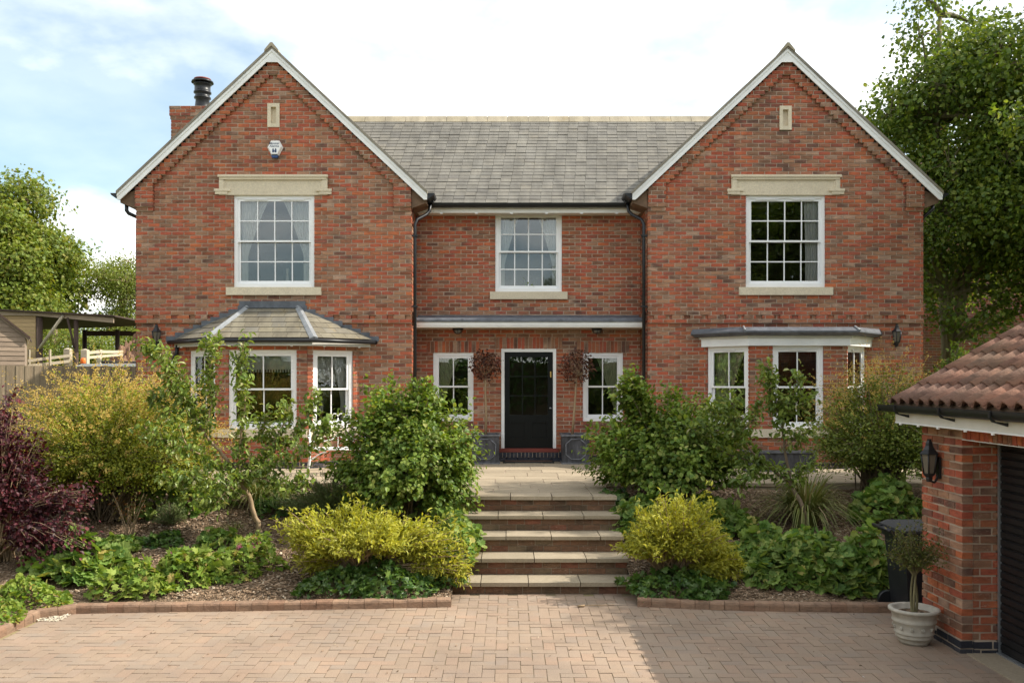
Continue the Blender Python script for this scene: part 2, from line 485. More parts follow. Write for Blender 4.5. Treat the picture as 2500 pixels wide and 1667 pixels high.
def paver_material():
    m, nd, lk, out = new_mat('paver')
    w = node_rnd(nd, lk)
    r = ramp(nd, [(0, (0.282, 0.210, 0.152)), (0.3, (0.312, 0.229, 0.165)), (0.55, (0.290, 0.225, 0.170)), (0.8, (0.320, 0.224, 0.159)), (1, (0.280, 0.216, 0.165))])
    lk.new(w.outputs['Value'], r.inputs[0])
    n = noise(nd, lk, 0.7, 5, 0.6)
    r1 = ramp(nd, [(0.32, (0.82, 0.82, 0.83)), (0.68, (1.15, 1.14, 1.13))]); lk.new(n.outputs['Fac'], r1.inputs[0])
    c = mixc(nd, lk, 1.0, r.outputs[0], r1.outputs[0], 'MULTIPLY')
    n2 = noise(nd, lk, 120, 2, 0.6)
    r2 = ramp(nd, [(0.32, (0.84,) * 3), (0.7, (1.12,) * 3)]); lk.new(n2.outputs['Fac'], r2.inputs[0])
    c = mixc(nd, lk, 1.0, c, r2.outputs[0], 'MULTIPLY')
    n4 = noise(nd, lk, 2.6, 6, 0.7)
    r4 = ramp(nd, [(0.54, (0, 0, 0)), (0.72, (0.5,) * 3)]); lk.new(n4.outputs['Fac'], r4.inputs[0])
    c = mixc(nd, lk, r4.outputs[0], c, (0.235, 0.20, 0.17))
    n3 = noise(nd, lk, 13, 2, 0.5)
    r3 = ramp(nd, [(0.775, (0, 0, 0)), (0.79, (0.8,) * 3)]); lk.new(n3.outputs['Fac'], r3.inputs[0])
    c = mixc(nd, lk, r3.outputs[0], c, (0.55, 0.53, 0.48))
    nb = noise(nd, lk, 60, 4)
    principled(nd, lk, out, c, 0.85, 0, nb.outputs['Fac'], 0.004, 0.6, 0.3)
    MAT['paver'] = m
    return m
PAVER = paver_material()

def joint_material():
    m, nd, lk, out = new_mat('paver_joint')
    n = noise(nd, lk, 1.1, 6, 0.7)
    r = ramp(nd, [(0.36, (0.24, 0.18, 0.13)), (0.5, (0.26, 0.205, 0.12)), (0.64, (0.25, 0.225, 0.08)), (0.8, (0.20, 0.15, 0.105))])
    lk.new(n.outputs['Fac'], r.inputs[0])
    principled(nd, lk, out, r.outputs[0], 0.95)
    MAT['paver_joint'] = m
    return m
JOINT = joint_material()

def soil_material():
    m, nd, lk, out = new_mat('bark_mulch')
    v = nd.new('ShaderNodeTexVoronoi'); v.inputs['Scale'].default_value = 48
    g = nd.new('ShaderNodeNewGeometry'); mp = nd.new('ShaderNodeMapping'); mp.inputs['Scale'].default_value = (1.0, 0.7, 1)
    lk.new(g.outputs['Position'], mp.inputs[0]); lk.new(mp.outputs[0], v.inputs['Vector'])
    sp = nd.new('ShaderNodeSeparateColor'); lk.new(v.outputs['Color'], sp.inputs[0])
    r = ramp(nd, [(0, (0.085, 0.060, 0.038)), (0.35, (0.165, 0.112, 0.070)), (0.7, (0.245, 0.165, 0.105)), (0.93, (0.34, 0.245, 0.165)), (1, (0.5, 0.41, 0.31))])
    lk.new(sp.outputs[0], r.inputs[0])
    n = noise(nd, lk, 1.5, 5)
    r1 = ramp(nd, [(0.3, (0.6,) * 3), (0.65, (1.08,) * 3)]); lk.new(n.outputs['Fac'], r1.inputs[0])
    c = mixc(nd, lk, 1.0, r.outputs[0], r1.outputs[0], 'MULTIPLY')
    principled(nd, lk, out, c, 0.95, 0, v.outputs['Distance'], 0.02, 0.9, 0.15)
    MAT['bark_mulch'] = m
    return m
SOIL = soil_material()

def wood_material(name, base, scale=(1, 1, 14), var=0.35):
    m, nd, lk, out = new_mat(name)
    w = node_rnd(nd, lk)
    r = ramp(nd, [(0, tuple(c * (1 - var) for c in base)), (0.5, base), (1, tuple(min(1, c * (1 + var * 0.7)) for c in base))])
    lk.new(w.outputs['Value'], r.inputs[0])
    n = noise(nd, lk, 7, 5, 0.65, stretch=scale)
    r1 = ramp(nd, [(0.3, (0.72,) * 3), (0.7, (1.16,) * 3)]); lk.new(n.outputs['Fac'], r1.inputs[0])
    c = mixc(nd, lk, 1.0, r.outputs[0], r1.outputs[0], 'MULTIPLY')
    principled(nd, lk, out, c, 0.85, 0, n.outputs['Fac'], 0.004, 0.5, 0.25)
    MAT[name] = m
    return m
FENCEWOOD = wood_material('fence_wood', (0.30, 0.235, 0.16), (6, 6, 0.5), 0.22)
SHEDWOOD = wood_material('shed_board', (0.33, 0.25, 0.185), (0.5, 0.5, 6), 0.18)
BARNWOOD = wood_material('barn_board', (0.42, 0.29, 0.16), (0.5, 0.5, 6), 0.15)
DARKWOOD = wood_material('dark_post', (0.075, 0.05, 0.04), (6, 6, 0.5), 0.25)
PALEWOOD = wood_material('pale_rail', (0.50, 0.43, 0.32), (0.6, 6, 6), 0.12)
EARTH = simple('bare_earth', (0.29, 0.17, 0.115), 0.95, var=0.4, scale=3.5, bump=0.05)

def glass_material():
    m, nd, lk, out = new_mat('window_glass')
    tr = nd.new('ShaderNodeBsdfTransparent'); tr.inputs[0].default_value = (0.975, 0.985, 0.98, 1)
    gl = nd.new('ShaderNodeBsdfGlossy'); gl.inputs['Roughness'].default_value = 0.012
    gl.inputs['Color'].default_value = (0.93, 0.97, 1.0, 1)
    fr = nd.new('ShaderNodeFresnel'); fr.inputs['IOR'].default_value = 1.72
    n = noise(nd, lk, 1.6, 1, 0.4)
    b = nd.new('ShaderNodeBump'); b.inputs['Strength'].default_value = 0.12; b.inputs['Distance'].default_value = 0.012
    lk.new(n.outputs['Fac'], b.inputs['Height']); lk.new(b.outputs[0], gl.inputs['Normal'])
    mx = nd.new('ShaderNodeMixShader')
    lk.new(fr.outputs[0], mx.inputs[0]); lk.new(tr.outputs[0], mx.inputs[1]); lk.new(gl.outputs[0], mx.inputs[2])
    lk.new(mx.outputs[0], out.inputs['Surface'])
    MAT['window_glass'] = m
    return m
GLASS = glass_material()

def fabric_material(name, col, trans=0.35):
    m, nd, lk, out = new_mat(name)
    n = noise(nd, lk, 30, 3, stretch=(1, 1, 0.08))
    r = ramp(nd, [(0.3, tuple(c * 0.85 for c in col)), (0.7, col)]); lk.new(n.outputs['Fac'], r.inputs[0])
    d = nd.new('ShaderNodeBsdfDiffuse'); t = nd.new('ShaderNodeBsdfTranslucent')
    lk.new(r.outputs[0], d.inputs[0]); lk.new(r.outputs[0], t.inputs[0])
    mx = nd.new('ShaderNodeMixShader'); mx.inputs[0].default_value = trans
    lk.new(d.outputs[0], mx.inputs[1]); lk.new(t.outputs[0], mx.inputs[2]); lk.new(mx.outputs[0], out.inputs['Surface'])
    MAT[name] = m
    return m
CURTAIN = fabric_material('cream_curtain', (0.93, 0.92, 0.88), 0.2)
GREENCURTAIN = fabric_material('sage_curtain', (0.50, 0.49, 0.30), 0.2)
BLIND = fabric_material('cream_blind', (0.78, 0.74, 0.62), 0.3)

def leaf_material(name, stops, trans=0.35, rough=0.5, spec=0.35, patch=0.25):
    """Leaves: a colour per leaf, slow drift over the plant, light shining through."""
    m, nd, lk, out = new_mat(name)
    w = node_rnd(nd, lk)
    r = ramp(nd, stops); lk.new(w.outputs['Value'], r.inputs[0])
    n = noise(nd, lk, 2.4, 3)
    r1 = ramp(nd, [(0.3, (1 - patch,) * 3), (0.7, (1 + patch,) * 3)]); lk.new(n.outputs['Fac'], r1.inputs[0])
    c = mixc(nd, lk, 1.0, r.outputs[0], r1.outputs[0], 'MULTIPLY')
    p = nd.new('ShaderNodeBsdfPrincipled'); lk.new(c, p.inputs['Base Color'])
    p.inputs['Roughness'].default_value = rough; p.inputs['Specular IOR Level'].default_value = spec
    t = nd.new('ShaderNodeBsdfTranslucent')
    c2 = mixc(nd, lk, 1.0, c, (1.35, 1.25, 0.55), 'MULTIPLY'); lk.new(c2, t.inputs[0])
    mx = nd.new('ShaderNodeMixShader'); mx.inputs[0].default_value = trans
    lk.new(p.outputs[0], mx.inputs[1]); lk.new(t.outputs[0], mx.inputs[2]); lk.new(mx.outputs[0], out.inputs['Surface'])
    MAT[name] = m
    return m
L_HAZEL = leaf_material('hazel_leaf', [(0, (0.073, 0.138, 0.019)), (0.45, (0.146, 0.226, 0.032)), (0.9, (0.246, 0.314, 0.053)), (1, (0.314, 0.319, 0.095))])
L_APPLE = leaf_material('apple_leaf', [(0, (0.1, 0.165, 0.03)), (0.5, (0.19, 0.265, 0.045)), (0.9, (0.28, 0.34, 0.075)), (1, (0.4, 0.38, 0.2))], rough=0.4, spec=0.5)
L_BARB = leaf_material('barberry_leaf', [(0, (0.13, 0.185, 0.02)), (0.5, (0.27, 0.315, 0.035)), (1, (0.42, 0.42, 0.055))])
L_BARBG = leaf_material('green_barberry_leaf', [(0, (0.09, 0.14, 0.02)), (0.5, (0.17, 0.22, 0.035)), (1, (0.26, 0.29, 0.05))])
L_BARBFL = leaf_material('barberry_flower', [(0, (0.55, 0.4, 0.1)), (0.5, (0.66, 0.5, 0.16)), (1, (0.52, 0.34, 0.09))], trans=0.3)
L_YELLOW = leaf_material('golden_leaf', [(0, (0.26, 0.28, 0.03)), (0.45, (0.42, 0.42, 0.05)), (0.85, (0.52, 0.5, 0.075)), (1, (0.22, 0.26, 0.05))])
L_PURPLE = leaf_material('purple_leaf', [(0, (0.035, 0.01, 0.014)), (0.5, (0.065, 0.013, 0.019)), (0.9, (0.12, 0.022, 0.03)), (1, (0.19, 0.05, 0.05))], trans=0.25)
L_MANTLE = leaf_material('mantle_leaf', [(0, (0.084, 0.172, 0.033)), (0.4, (0.168, 0.27, 0.055)), (0.85, (0.276, 0.356, 0.094)), (0.97, (0.336, 0.391, 0.11)), (1, (0.456, 0.368, 0.11))], rough=0.6)
L_GERAN = leaf_material('geranium_leaf', [(0, (0.096, 0.184, 0.022)), (0.4, (0.192, 0.287, 0.037)), (0.9, (0.3, 0.368, 0.066)), (1, (0.408, 0.287, 0.099))], rough=0.6)
L_IVY = leaf_material('dark_leaf', [(0, (0.04, 0.096, 0.019)), (0.5, (0.081, 0.156, 0.03)), (1, (0.15, 0.228, 0.054))], rough=0.35, spec=0.5)
L_HERB = leaf_material('rosemary_leaf', [(0, (0.09, 0.13, 0.045)), (0.5, (0.14, 0.185, 0.065)), (1, (0.20, 0.235, 0.095))], trans=0.15)
L_BLADE = leaf_material('daylily_blade', [(0, (0.125, 0.156, 0.042)), (0.6, (0.2, 0.228, 0.066)), (0.85, (0.275, 0.264, 0.108)), (1, (0.425, 0.324, 0.192))], trans=0.25)
L_TREE = leaf_material('sycamore_leaf', [(0, (0.115, 0.171, 0.022)), (0.5, (0.172, 0.226, 0.03)), (0.85, (0.23, 0.259, 0.04)), (1, (0.287, 0.259, 0.06))], patch=0.3)
L_TREE2 = leaf_material('ash_leaf', [(0, (0.15, 0.20, 0.03)), (0.5, (0.20, 0.25, 0.045)), (1, (0.26, 0.28, 0.07))], patch=0.25)
L_LIME = leaf_material('lime_tree_leaf', [(0, (0.066, 0.121, 0.02)), (0.5, (0.126, 0.19, 0.029)), (0.9, (0.204, 0.259, 0.042)), (1, (0.264, 0.287, 0.066))], trans=0.45, rough=0.42)
L_DEAD = leaf_material('dried_leaf', [(0, (0.036, 0.013, 0.009)), (0.4, (0.08, 0.027, 0.017)), (0.75, (0.128, 0.047, 0.025)), (1, (0.208, 0.093, 0.051))], trans=0.2)
L_BOX = leaf_material('box_leaf', [(0, (0.072, 0.098, 0.019)), (0.6, (0.124, 0.15, 0.029)), (1, (0.208, 0.169, 0.06))], trans=0.2)
L_PINK = leaf_material('pink_flower', [(0, (0.34, 0.07, 0.17)), (1, (0.45, 0.13, 0.25))], trans=0.3)
BARK = simple('bark', (0.17, 0.125, 0.08), 0.9, var=0.35, scale=9, bump=0.012, stretch=(2, 2, 0.5))
BARKGREEN = simple('green_bark', (0.17, 0.15, 0.075), 0.85, var=0.3, scale=7, bump=0.01, stretch=(2, 2, 0.5))
BARKPALE = simple('pale_bark', (0.33, 0.235, 0.14), 0.85, var=0.25, scale=9, bump=0.008, stretch=(2, 2, 0.5))
# ------------------------------------------------------------------ laying bricks, slates, pavers piece by piece
def unit_meshes(name, n, jit, seed):
    rs = np.random.RandomState(seed); out = []
    for k in range(n):
        V = np.array([(x, y, z) for z in (-.5, .5) for x, y in ((-.5, -.5), (.5, -.5), (.5, .5), (-.5, .5))])
        V = V + rs.uniform(-1, 1, V.shape) * np.array(jit)
        out.append(V)
    return out
UNIT_BRICK = unit_meshes('brick', 6, (0.012, 0.015, 0.05), 3)
UNIT_SLATE = unit_meshes('slate', 4, (0.012, 0.02, 0.1), 4)
UNIT_PAVER = unit_meshes('paver', 5, (0.008, 0.012, 0.03), 5)
UNIT_SLAB = unit_meshes('slab', 4, (0.004, 0.006, 0.05), 6)
_unit_me = {}
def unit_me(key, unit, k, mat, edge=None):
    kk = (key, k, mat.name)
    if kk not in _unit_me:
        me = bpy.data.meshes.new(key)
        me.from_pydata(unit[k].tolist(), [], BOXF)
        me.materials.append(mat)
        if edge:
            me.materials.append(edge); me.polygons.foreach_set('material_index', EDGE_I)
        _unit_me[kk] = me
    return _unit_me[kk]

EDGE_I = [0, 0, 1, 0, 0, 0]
def lay(pieces, unit, name, n_obj, stuff_name, edge=None):
    """pieces: dict(par, mat, R 3x3, c, s, key). The n_obj with the largest key become objects, the rest one joined part per parent."""
    pieces = sorted(pieces, key=lambda p: -p.get('key', 0))
    rest = {}
    for i, p in enumerate(pieces):
        k = (i * 7 + 3) % len(unit)
        if i < n_obj:
            me = unit_me(name, unit, k, p['mat'], edge)
            o = bpy.data.objects.new(name, me)
            COL.objects.link(o)
            o.parent = p['par']
            o.location = Vector(p['c']) - ORG[p['par'].name]
            o.rotation_euler = Matrix(p['R'].tolist()).to_euler()
            o.scale = p['s']
        else:
            rest.setdefault((p['par'].name, p['mat'].name), []).append((p, k))
    for (pn, mn), lst in rest.items():
        V = np.concatenate([(unit[k] * np.array(p['s'])) @ p['R'].T + np.array(p['c']) for p, k in lst])
        T = np.concatenate([np.array(BOXF) + 8 * i for i in range(len(lst))])
        o0 = V.mean(0)
        me = mesh_np(stuff_name, V - o0, T)
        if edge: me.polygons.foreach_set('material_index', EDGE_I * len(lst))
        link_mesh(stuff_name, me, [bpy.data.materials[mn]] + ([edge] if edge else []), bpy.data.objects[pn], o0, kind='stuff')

def cut(seg, holes, z0, z1):
    zm = (z0 + z1) / 2
    out = [seg]
    for h in holes:
        if h[2] < zm < h[3]:
            nxt = []
            for a0, a1, d in out:
                if h[1] <= a0 or h[0] >= a1: nxt.append((a0, a1, d)); continue
                if h[0] > a0: nxt.append((a0, h[0], d))
                if h[1] < a1: nxt.append((h[1], a1, d))
            out = nxt
    return [s for s in out if s[1] - s[0] > 0.02]

def brick_wall(name, parent, F, zb, nrows, spans, holes=(), mat=None, blue=0, store=None, key=None, course=0.075, L=0.225, phase=0.0, thick=0.11, mortar=None):
    """Courses of bricks on a mortar backing; spans(row, z0, z1) -> [(a0, a1, proud)]."""
    mb = MB(); bl = []
    ang = math.atan2(F.u[1], F.u[0])
    ca, sa = math.cos(ang), math.sin(ang)
    R0 = np.array([[ca, -sa, 0], [sa, ca, 0], [0, 0, 1]])
    for r in range(nrows):
        z0 = zb + r * course; z1 = z0 + course
        segs = []
        for s in spans(r, z0, z1): segs += cut(s, holes, z0, z1)
        for a0, a1, d in segs:
            mb.box(a0 + 0.012, a1 - 0.012, -thick, d - 0.009, z0, z1, F)
            off = phase + (0.5 * L if r % 2 else 0.0)
            k0 = math.floor((a0 - off) / L)
            edges = [a0]
            e = off + (k0 + 1) * L
            while e < a1 - 0.035:
                if e > a0 + 0.035: edges.append(e)
                e += L
            edges.append(a1)
            for i in range(len(edges) - 1):
                b0 = edges[i] + (0.007 if i else 0.0); b1 = edges[i + 1] - (0.007 if i < len(edges) - 2 else 0.0)
                b0 += random.uniform(0, 0.003); b1 -= random.uniform(0, 0.003)
                dd = d + random.uniform(-0.003, 0.004)
                dep = 0.098 + dd
                zc = (z0 + z1) / 2 + random.uniform(-0.0015, 0.0015)
                c = F.p((b0 + b1) / 2, dd - dep / 2, zc)
                t = random.uniform(-0.006, 0.006)
                tilt = np.array([[math.cos(t), 0, math.sin(t)], [0, 1, 0], [-math.sin(t), 0, math.cos(t)]])
                bl.append(dict(c=c, R=R0 @ tilt, s=(b1 - b0, dep, course - 0.0125 - random.uniform(0, 0.006)), mat=(BLUEBRICK if r < blue else (mat or BRICK)),
                               key=(key(c) if key else 0)))
    w = mb.build(name, mortar or MORTAR, parent)
    for b in bl: b['par'] = w
    if store is not None: store.extend(bl)
    return w

# ------------------------------------------------------------------ the house
YW, YC = 16.92, 17.78            # fronts of the wings and of the middle
ZB, CR = 0.915, 0.075            # first course and course height
XL0, XL1 = -6.985, -1.815
XR0, XR1 = 2.625, 7.80
XLC, XRC = (XL0 + XL1) / 2, (XR0 + XR1) / 2
HW = 2.5875
PITCH = 0.935
ZAP = 8.78
house = empty('brick_house', (0.4, 18.5, 0.95), 'two storey red brick house with twin front gables and slate roof', 'house')
hb = []                           # all facing bricks of the house
def hkey(c):
    """Apparent size, for the pieces the picture shows unobstructed."""
    px = 1240 + c[0] * 2200 / c[1]; py = 930 - (c[2] - EYE) * 2200 / c[1]
    seen = 1.0
    if py > 1030 or (py > 880 and (px < 760 or 840 < px < 1130 or px > 1470)): seen = 0.3
    return seen * (100.0 / c[1]) ** 2 + 0.001 * c[2]

def wing_spans(r, z0, z1):
    zm = (z0 + z1) / 2
    half = min(HW, (8.56 - zm) / PITCH)
    if half <= 0.03: return []
    c = HW
    if r in (36, 38): return [(c - half, c + half, 0.040)]
    if r == 37:
        out = []; a = c - half; i = 0
        while a < c + half - 0.02:
            b = min(a + (0.225 if i % 2 else 0.1125), c + half)
            out.append((a, b, 0.040 if i % 2 else 0.008)); a = b; i += 1
        return out
    if zm < 5.74: return [(c - half, c + half, 0.0)]
    b = min((8.30 - zm) / 0.93, 2.25)
    pr = 0.025 if zm < 5.82 else 0.055
    if b <= 0.02: return [(c - half, c + half, pr)]
    if b >= half: return [(c - half, c + half, 0.0)]
    return [(c - half, c - b, pr), (c - b, c + b, 0.0), (c + b, c + half, pr)]

F_L = Fr((XL0, YW, 0)); F_R = Fr((XR0, YW, 0)); F_C = Fr((XL1, YC, 0))
def rel(F, *q): return [(h[0] - F.O[0], h[1] - F.O[0], h[2], h[3]) for h in q]
WL = (-5.148, -3.637, 4.29, 6.015)
WR = (4.47, 5.96, 4.29, 6.015)
H_L = rel(F_L, WL, (-5.285, -3.546, 4.14, 4.29), (XLC - 1.02, XLC + 1.02, 6.015, 6.39), (XLC - 0.115, XLC + 0.115, 7.29, 7.74), (-5.95, -2.89, 0.9, 3.09))
H_R = rel(F_R, WR, (4.375, 6.12, 4.14, 4.29), (XRC - 1.02, XRC + 1.02, 6.015, 6.39), (XRC - 0.115, XRC + 0.115, 7.24, 7.69), (3.79, 6.67, 0.9, 3.165))
w_l = brick_wall('wall', house, F_L, ZB, 102, wing_spans, H_L, blue=2, store=hb, key=hkey)
w_r = brick_wall('wall', house, F_R, ZB, 102, wing_spans, H_R, blue=2, store=hb, key=hkey, phase=0.06)
WC = (-0.25, 1.065, 4.29, 5.865)
WG1 = (-1.475, -0.68, 1.74, 3.09)
WG2 = (1.48, 2.27, 1.74, 3.09)
DOOR = (-0.13, 0.952, 0.9, 3.165)
H_C = rel(F_C, WC, (-0.355, 1.175, 4.14, 4.29), WG1, WG2, DOOR, (-1.60, -0.56, 3.09, 3.315), (1.36, 2.39, 3.09, 3.315), (-0.25, 1.07, 3.165, 3.39),
          (-1.475, -0.68, 1.665, 1.74), (1.48, 2.27, 1.665, 1.74))
w_c = brick_wall('wall', house, F_C, ZB, 66, lambda r, z0, z1: [(0.0, XR0 - XL1, 0.0)], H_C, blue=2, store=hb, key=hkey, phase=0.1)
def rev_spans(r, z0, z1): return [(0.0, YC - YW - 0.105, 0.040 if 36 <= r <= 38 else 0.0)]
w_r1 = brick_wall('wall', house, Fr((XL1, YW + 0.103, 0), (0, 1, 0), (1, 0, 0)), ZB, 68, rev_spans, store=hb, key=hkey)
w_r2 = brick_wall('wall', house, Fr((XR0, YW + 0.103, 0), (0, 1, 0), (-1, 0, 0)), ZB, 68, rev_spans, store=hb, key=hkey, phase=0.05)

def upright(par, F, a0, a1, z0, z1, mat, w=0.075, proud=0.0):
    """A course of bricks on end."""
    mb = MB().box(a0, a1, -0.11, proud - 0.009, z0, z1, F)
    b = mb.build('arch_backing', MORTAR, par)
    n = max(1, round((a1 - a0) / w)); w = (a1 - a0) / n
    ang = math.atan2(F.u[1], F.u[0]); R0 = np.array([[math.cos(ang), -math.sin(ang), 0], [math.sin(ang), math.cos(ang), 0], [0, 0, 1]])
    for i in range(n):
        c = F.p(a0 + (i + 0.5) * w, proud - 0.05, (z0 + z1) / 2)
        hb.append(dict(par=par, mat=mat, R=R0, c=c, s=(w - 0.011, 0.098 + random.uniform(0, 0.006), z1 - z0 - 0.008), key=hkey(c)))
for q in ((-1.60, -0.56, 3.09, 3.315), (1.36, 2.39, 3.09, 3.315), (-0.25, 1.07, 3.165, 3.39)):
    upright(w_c, F_C, q[0] - XL1, q[1] - XL1, q[2], q[3], BRICK)
for q in ((-1.475, -0.68), (1.48, 2.27)):
    upright(w_c, F_C, q[0] - XL1, q[1] - XL1, 1.665, 1.74, BRICK, 0.2, 0.022)

# bays -------------------------------------------------------------
def bay_frames(xc, hw, hf, p):
    A, B, C_, D = (xc - hw, YW, 0), (xc - hf, YW - p, 0), (xc + hf, YW - p, 0), (xc + hw, YW, 0)
    def fr(P, Q):
        u = np.array(Q, float) - np.array(P, float); n = np.array((u[1], -u[0], 0))
        return Fr(P, u, n), float(np.linalg.norm(u))
    return fr(A, B), fr(B, C_), fr(C_, D)
LB = bay_frames(-4.42, 1.635, 0.80, 0.66)
RB = bay_frames(5.23, 1.52, 0.878, 0.69)
(LA, la), (LF, lf), (LD, ld) = LB
(RA, ra), (RF, rf), (RD, rd) = RB
LBW = [(LA, la, 0.13, 0.95), (LF, lf, 0.18, 1.405), (LD, ld, 0.115, 0.93)]
RBW = [(RA, ra, 0.035, ra - 0.03), (RF, rf, 0.42, 1.335), (RD, rd, 0.03, rd - 0.06)]
for (W, top) in ((LBW, 3.09), (RBW, 3.165)):
    for F, ln, a0, a1 in W:
        brick_wall('bay_wall', house, F, ZB, 30, lambda r, z0, z1, ln=ln: [(0.0, ln, 0.0)],
                   [(a0, a1, 1.665, top), (-1, 9, 1.515, 1.665)], blue=2, store=hb, key=hkey)

# stone dressings ---------------------------------------------------
def stone(name, par, boxes, F=WORLD, mat=None):
    mb = MB()
    for b in boxes: mb.box(*b, F=F)
    return mb.build(name, mat or STONE, par)
for F, ox, w, xc in ((F_L, XL0, WL, XLC), (F_R, XR0, WR, XRC)):
    a0, a1 = w[0] - ox, w[1] - ox
    stone('sill', house, [(a0 - 0.135, a1 + 0.135, -0.10, 0.045, 4.141, 4.288)], F)
    c = xc - ox
    bx = [(c - 1.019, c + 1.019, -0.10, 0.020, 6.016, 6.388)]
    for s in (-1, 1):
        lo, hi = sorted((c + s * 1.021, c + s * 1.09)); bx.append((lo, hi, 0.0, 0.022, 6.03, 6.125))
        lo, hi = sorted((c + s * 0.80, c + s * 1.10)); bx.append((lo, hi, 0.021, 0.048, 6.085, 6.13))
        lo, hi = sorted((c + s * 0.86, c + s * 1.09)); bx.append((lo, hi, 0.021, 0.036, 6.03, 6.084))
        lo, hi = sorted((c + s * 0.925, c + s * 1.012)); bx.append((lo, hi, 0.021, 0.044, 6.131, 6.30))
        lo, hi = sorted((c + s * 0.895, c + s * 0.924)); bx.append((lo, hi, 0.021, 0.030, 6.131, 6.28))
    bx += [(c - 1.03, c + 1.03, 0.021, 0.075, 6.345, 6.389), (c - 1.005, c + 1.005, 0.021, 0.055, 6.302, 6.344), (c - 0.895, c + 0.895, 0.021, 0.032, 6.281, 6.301)]
    stone('lintel', house, bx, F)
    # blind slit high in the gable: a stone frame round a sunk panel
    z0, z1 = (7.29, 7.74) if xc < 0 else (7.24, 7.69)
    stone('gable_slit', house, [(c - 0.114, c + 0.114, -0.10, -0.055, z0, z1), (c - 0.114, c - 0.05, -0.054, 0.014, z0 + 0.001, z1 - 0.001), (c + 0.05, c + 0.114, -0.054, 0.014, z0 + 0.001, z1 - 0.001),
                                (c - 0.049, c + 0.049, -0.054, 0.014, z0 + 0.001, z0 + 0.07), (c - 0.049, c + 0.049, -0.054, 0.014, z1 - 0.07, z1 - 0.001)], F)
stone('sill', house, [(-0.355 - XL1, 1.175 - XL1, -0.10, 0.045, 4.141, 4.288)], F_C)
for W in (LBW, RBW):
    for i, (F, ln, a0, a1) in enumerate(W):
        stone('bay_sill', house, [(0.0 if i == 1 else 0.03, ln if i == 1 else ln - 0.03, -0.10, 0.055, 1.516, 1.664)], F)

# windows -----------------------------------------------------------
def window(par, F, a0, a1, z0, z1, cols, rows, recess=0.032, vents=1, fw=0.060):
    d0 = -recess
    mb = MB()
    fb = 0.07
    mb.box(a0, a0 + fw, d0 - 0.10, d0, z0, z1, F).box(a1 - fw, a1, d0 - 0.10, d0, z0, z1, F)
    mb.box(a0 + fw, a1 - fw, d0 - 0.10, d0 - 0.001, z1 - fw, z1, F).box(a0 + fw, a1 - fw, d0 - 0.10, d0 + 0.012, z0, z0 + fb, F)
    # slim parting beads give the frame its step
    mb.box(a0 + fw, a0 + fw + 0.012, d0 - 0.03, d0 - 0.014, z0 + fb, z1 - fw, F).box(a1 - fw - 0.012, a1 - fw, d0 - 0.03, d0 - 0.014, z0 + fb, z1 - fw, F)
    win = mb.build('window', UPVC, par)
    if vents:
        n = vents; ww = (a1 - a0 - 2 * fw)
        for i in range(n):
            c = a0 + fw + ww * (i + 0.5) / n
            MB().box(c - ww * 0.19 / n ** 0.3, c + ww * 0.19 / n ** 0.3, d0 - 0.002, d0 + 0.012, z1 - fw - 0.022, z1 - fw - 0.006, F).build('trickle_vent', UPVC, win)
    zm = (z0 + z1) / 2
    A0, A1 = a0 + fw + 0.001, a1 - fw - 0.001
    for up in (1, 0):
        s0, s1 = (zm - 0.012, z1 - fw - 0.001) if up else (z0 + fb + 0.001, zm + 0.022)
        f = d0 - (0.016 if up else 0.052); b = f - 0.034
        st = 0.050; tr = 0.046 if up else 0.034; br = 0.034 if up else 0.056
        m = MB()
        m.box(A0, A0 + st, b, f, s0, s1, F).box(A1 - st, A1, b, f, s0, s1, F)
        m.box(A0 + st, A1 - st, b, f - 0.001, s1 - tr, s1, F).box(A0 + st, A1 - st, b, f + (0.014 if up else -0.001), s0, s0 + br, F)
        g0, g1, h0, h1 = A0 + st, A1 - st, s0 + br, s1 - tr
        gb = 0.0105
        for i in range(1, cols):
            x = g0 + (g1 - g0) * i / cols
            m.box(x - gb, x + gb, b + 0.004, f - 0.006, h0, h1, F)
        for j in range(1, rows):
            z = h0 + (h1 - h0) * j / rows
            for i in range(cols):
                xa = g0 + (g1 - g0) * i / cols + (gb if i else 0); xb = g0 + (g1 - g0) * (i + 1) / cols - (gb if i < cols - 1 else 0)
                m.box(xa, xb, b + 0.005, f - 0.007, z - gb, z + gb, F)
        m.build('sash', UPVC, win)
        for i in range(cols):
            for j in range(rows):
                xa = g0 + (g1 - g0) * i / cols + (gb if i else 0); xb = g0 + (g1 - g0) * (i + 1) / cols - (gb if i < cols - 1 else 0)
                za = h0 + (h1 - h0) * j / rows + (gb if j else 0); zb_ = h0 + (h1 - h0) * (j + 1) / rows - (gb if j < rows - 1 else 0)
                MB().box(xa, xb, b + 0.012, b + 0.016, za, zb_, F).build('pane', GLASS, win)
    return win
window(house, F_L, WL[0] - XL0, WL[1] - XL0, WL[2], WL[3], 4, 2, vents=2)
window(house, F_R, WR[0] - XR0, WR[1] - XR0, WR[2], WR[3], 4, 2, vents=2)
window(house, F_C, WC[0] - XL1, WC[1] - XL1, WC[2], WC[3], 4, 2, vents=0)
window(house, F_C, WG1[0] - XL1, WG1[1] - XL1, WG1[2], WG1[3], 2, 1, vents=0)
window(house, F_C, WG2[0] - XL1, WG2[1] - XL1, WG2[2], WG2[3], 2, 1, vents=0)
for F, ln, a0, a1 in LBW: window(house, F, a0, a1, 1.665, 3.09, 2, 1, vents=0)
for F, ln, a0, a1 in RBW: window(house, F, a0, a1, 1.665, 3.165, 2, 1, vents=1)

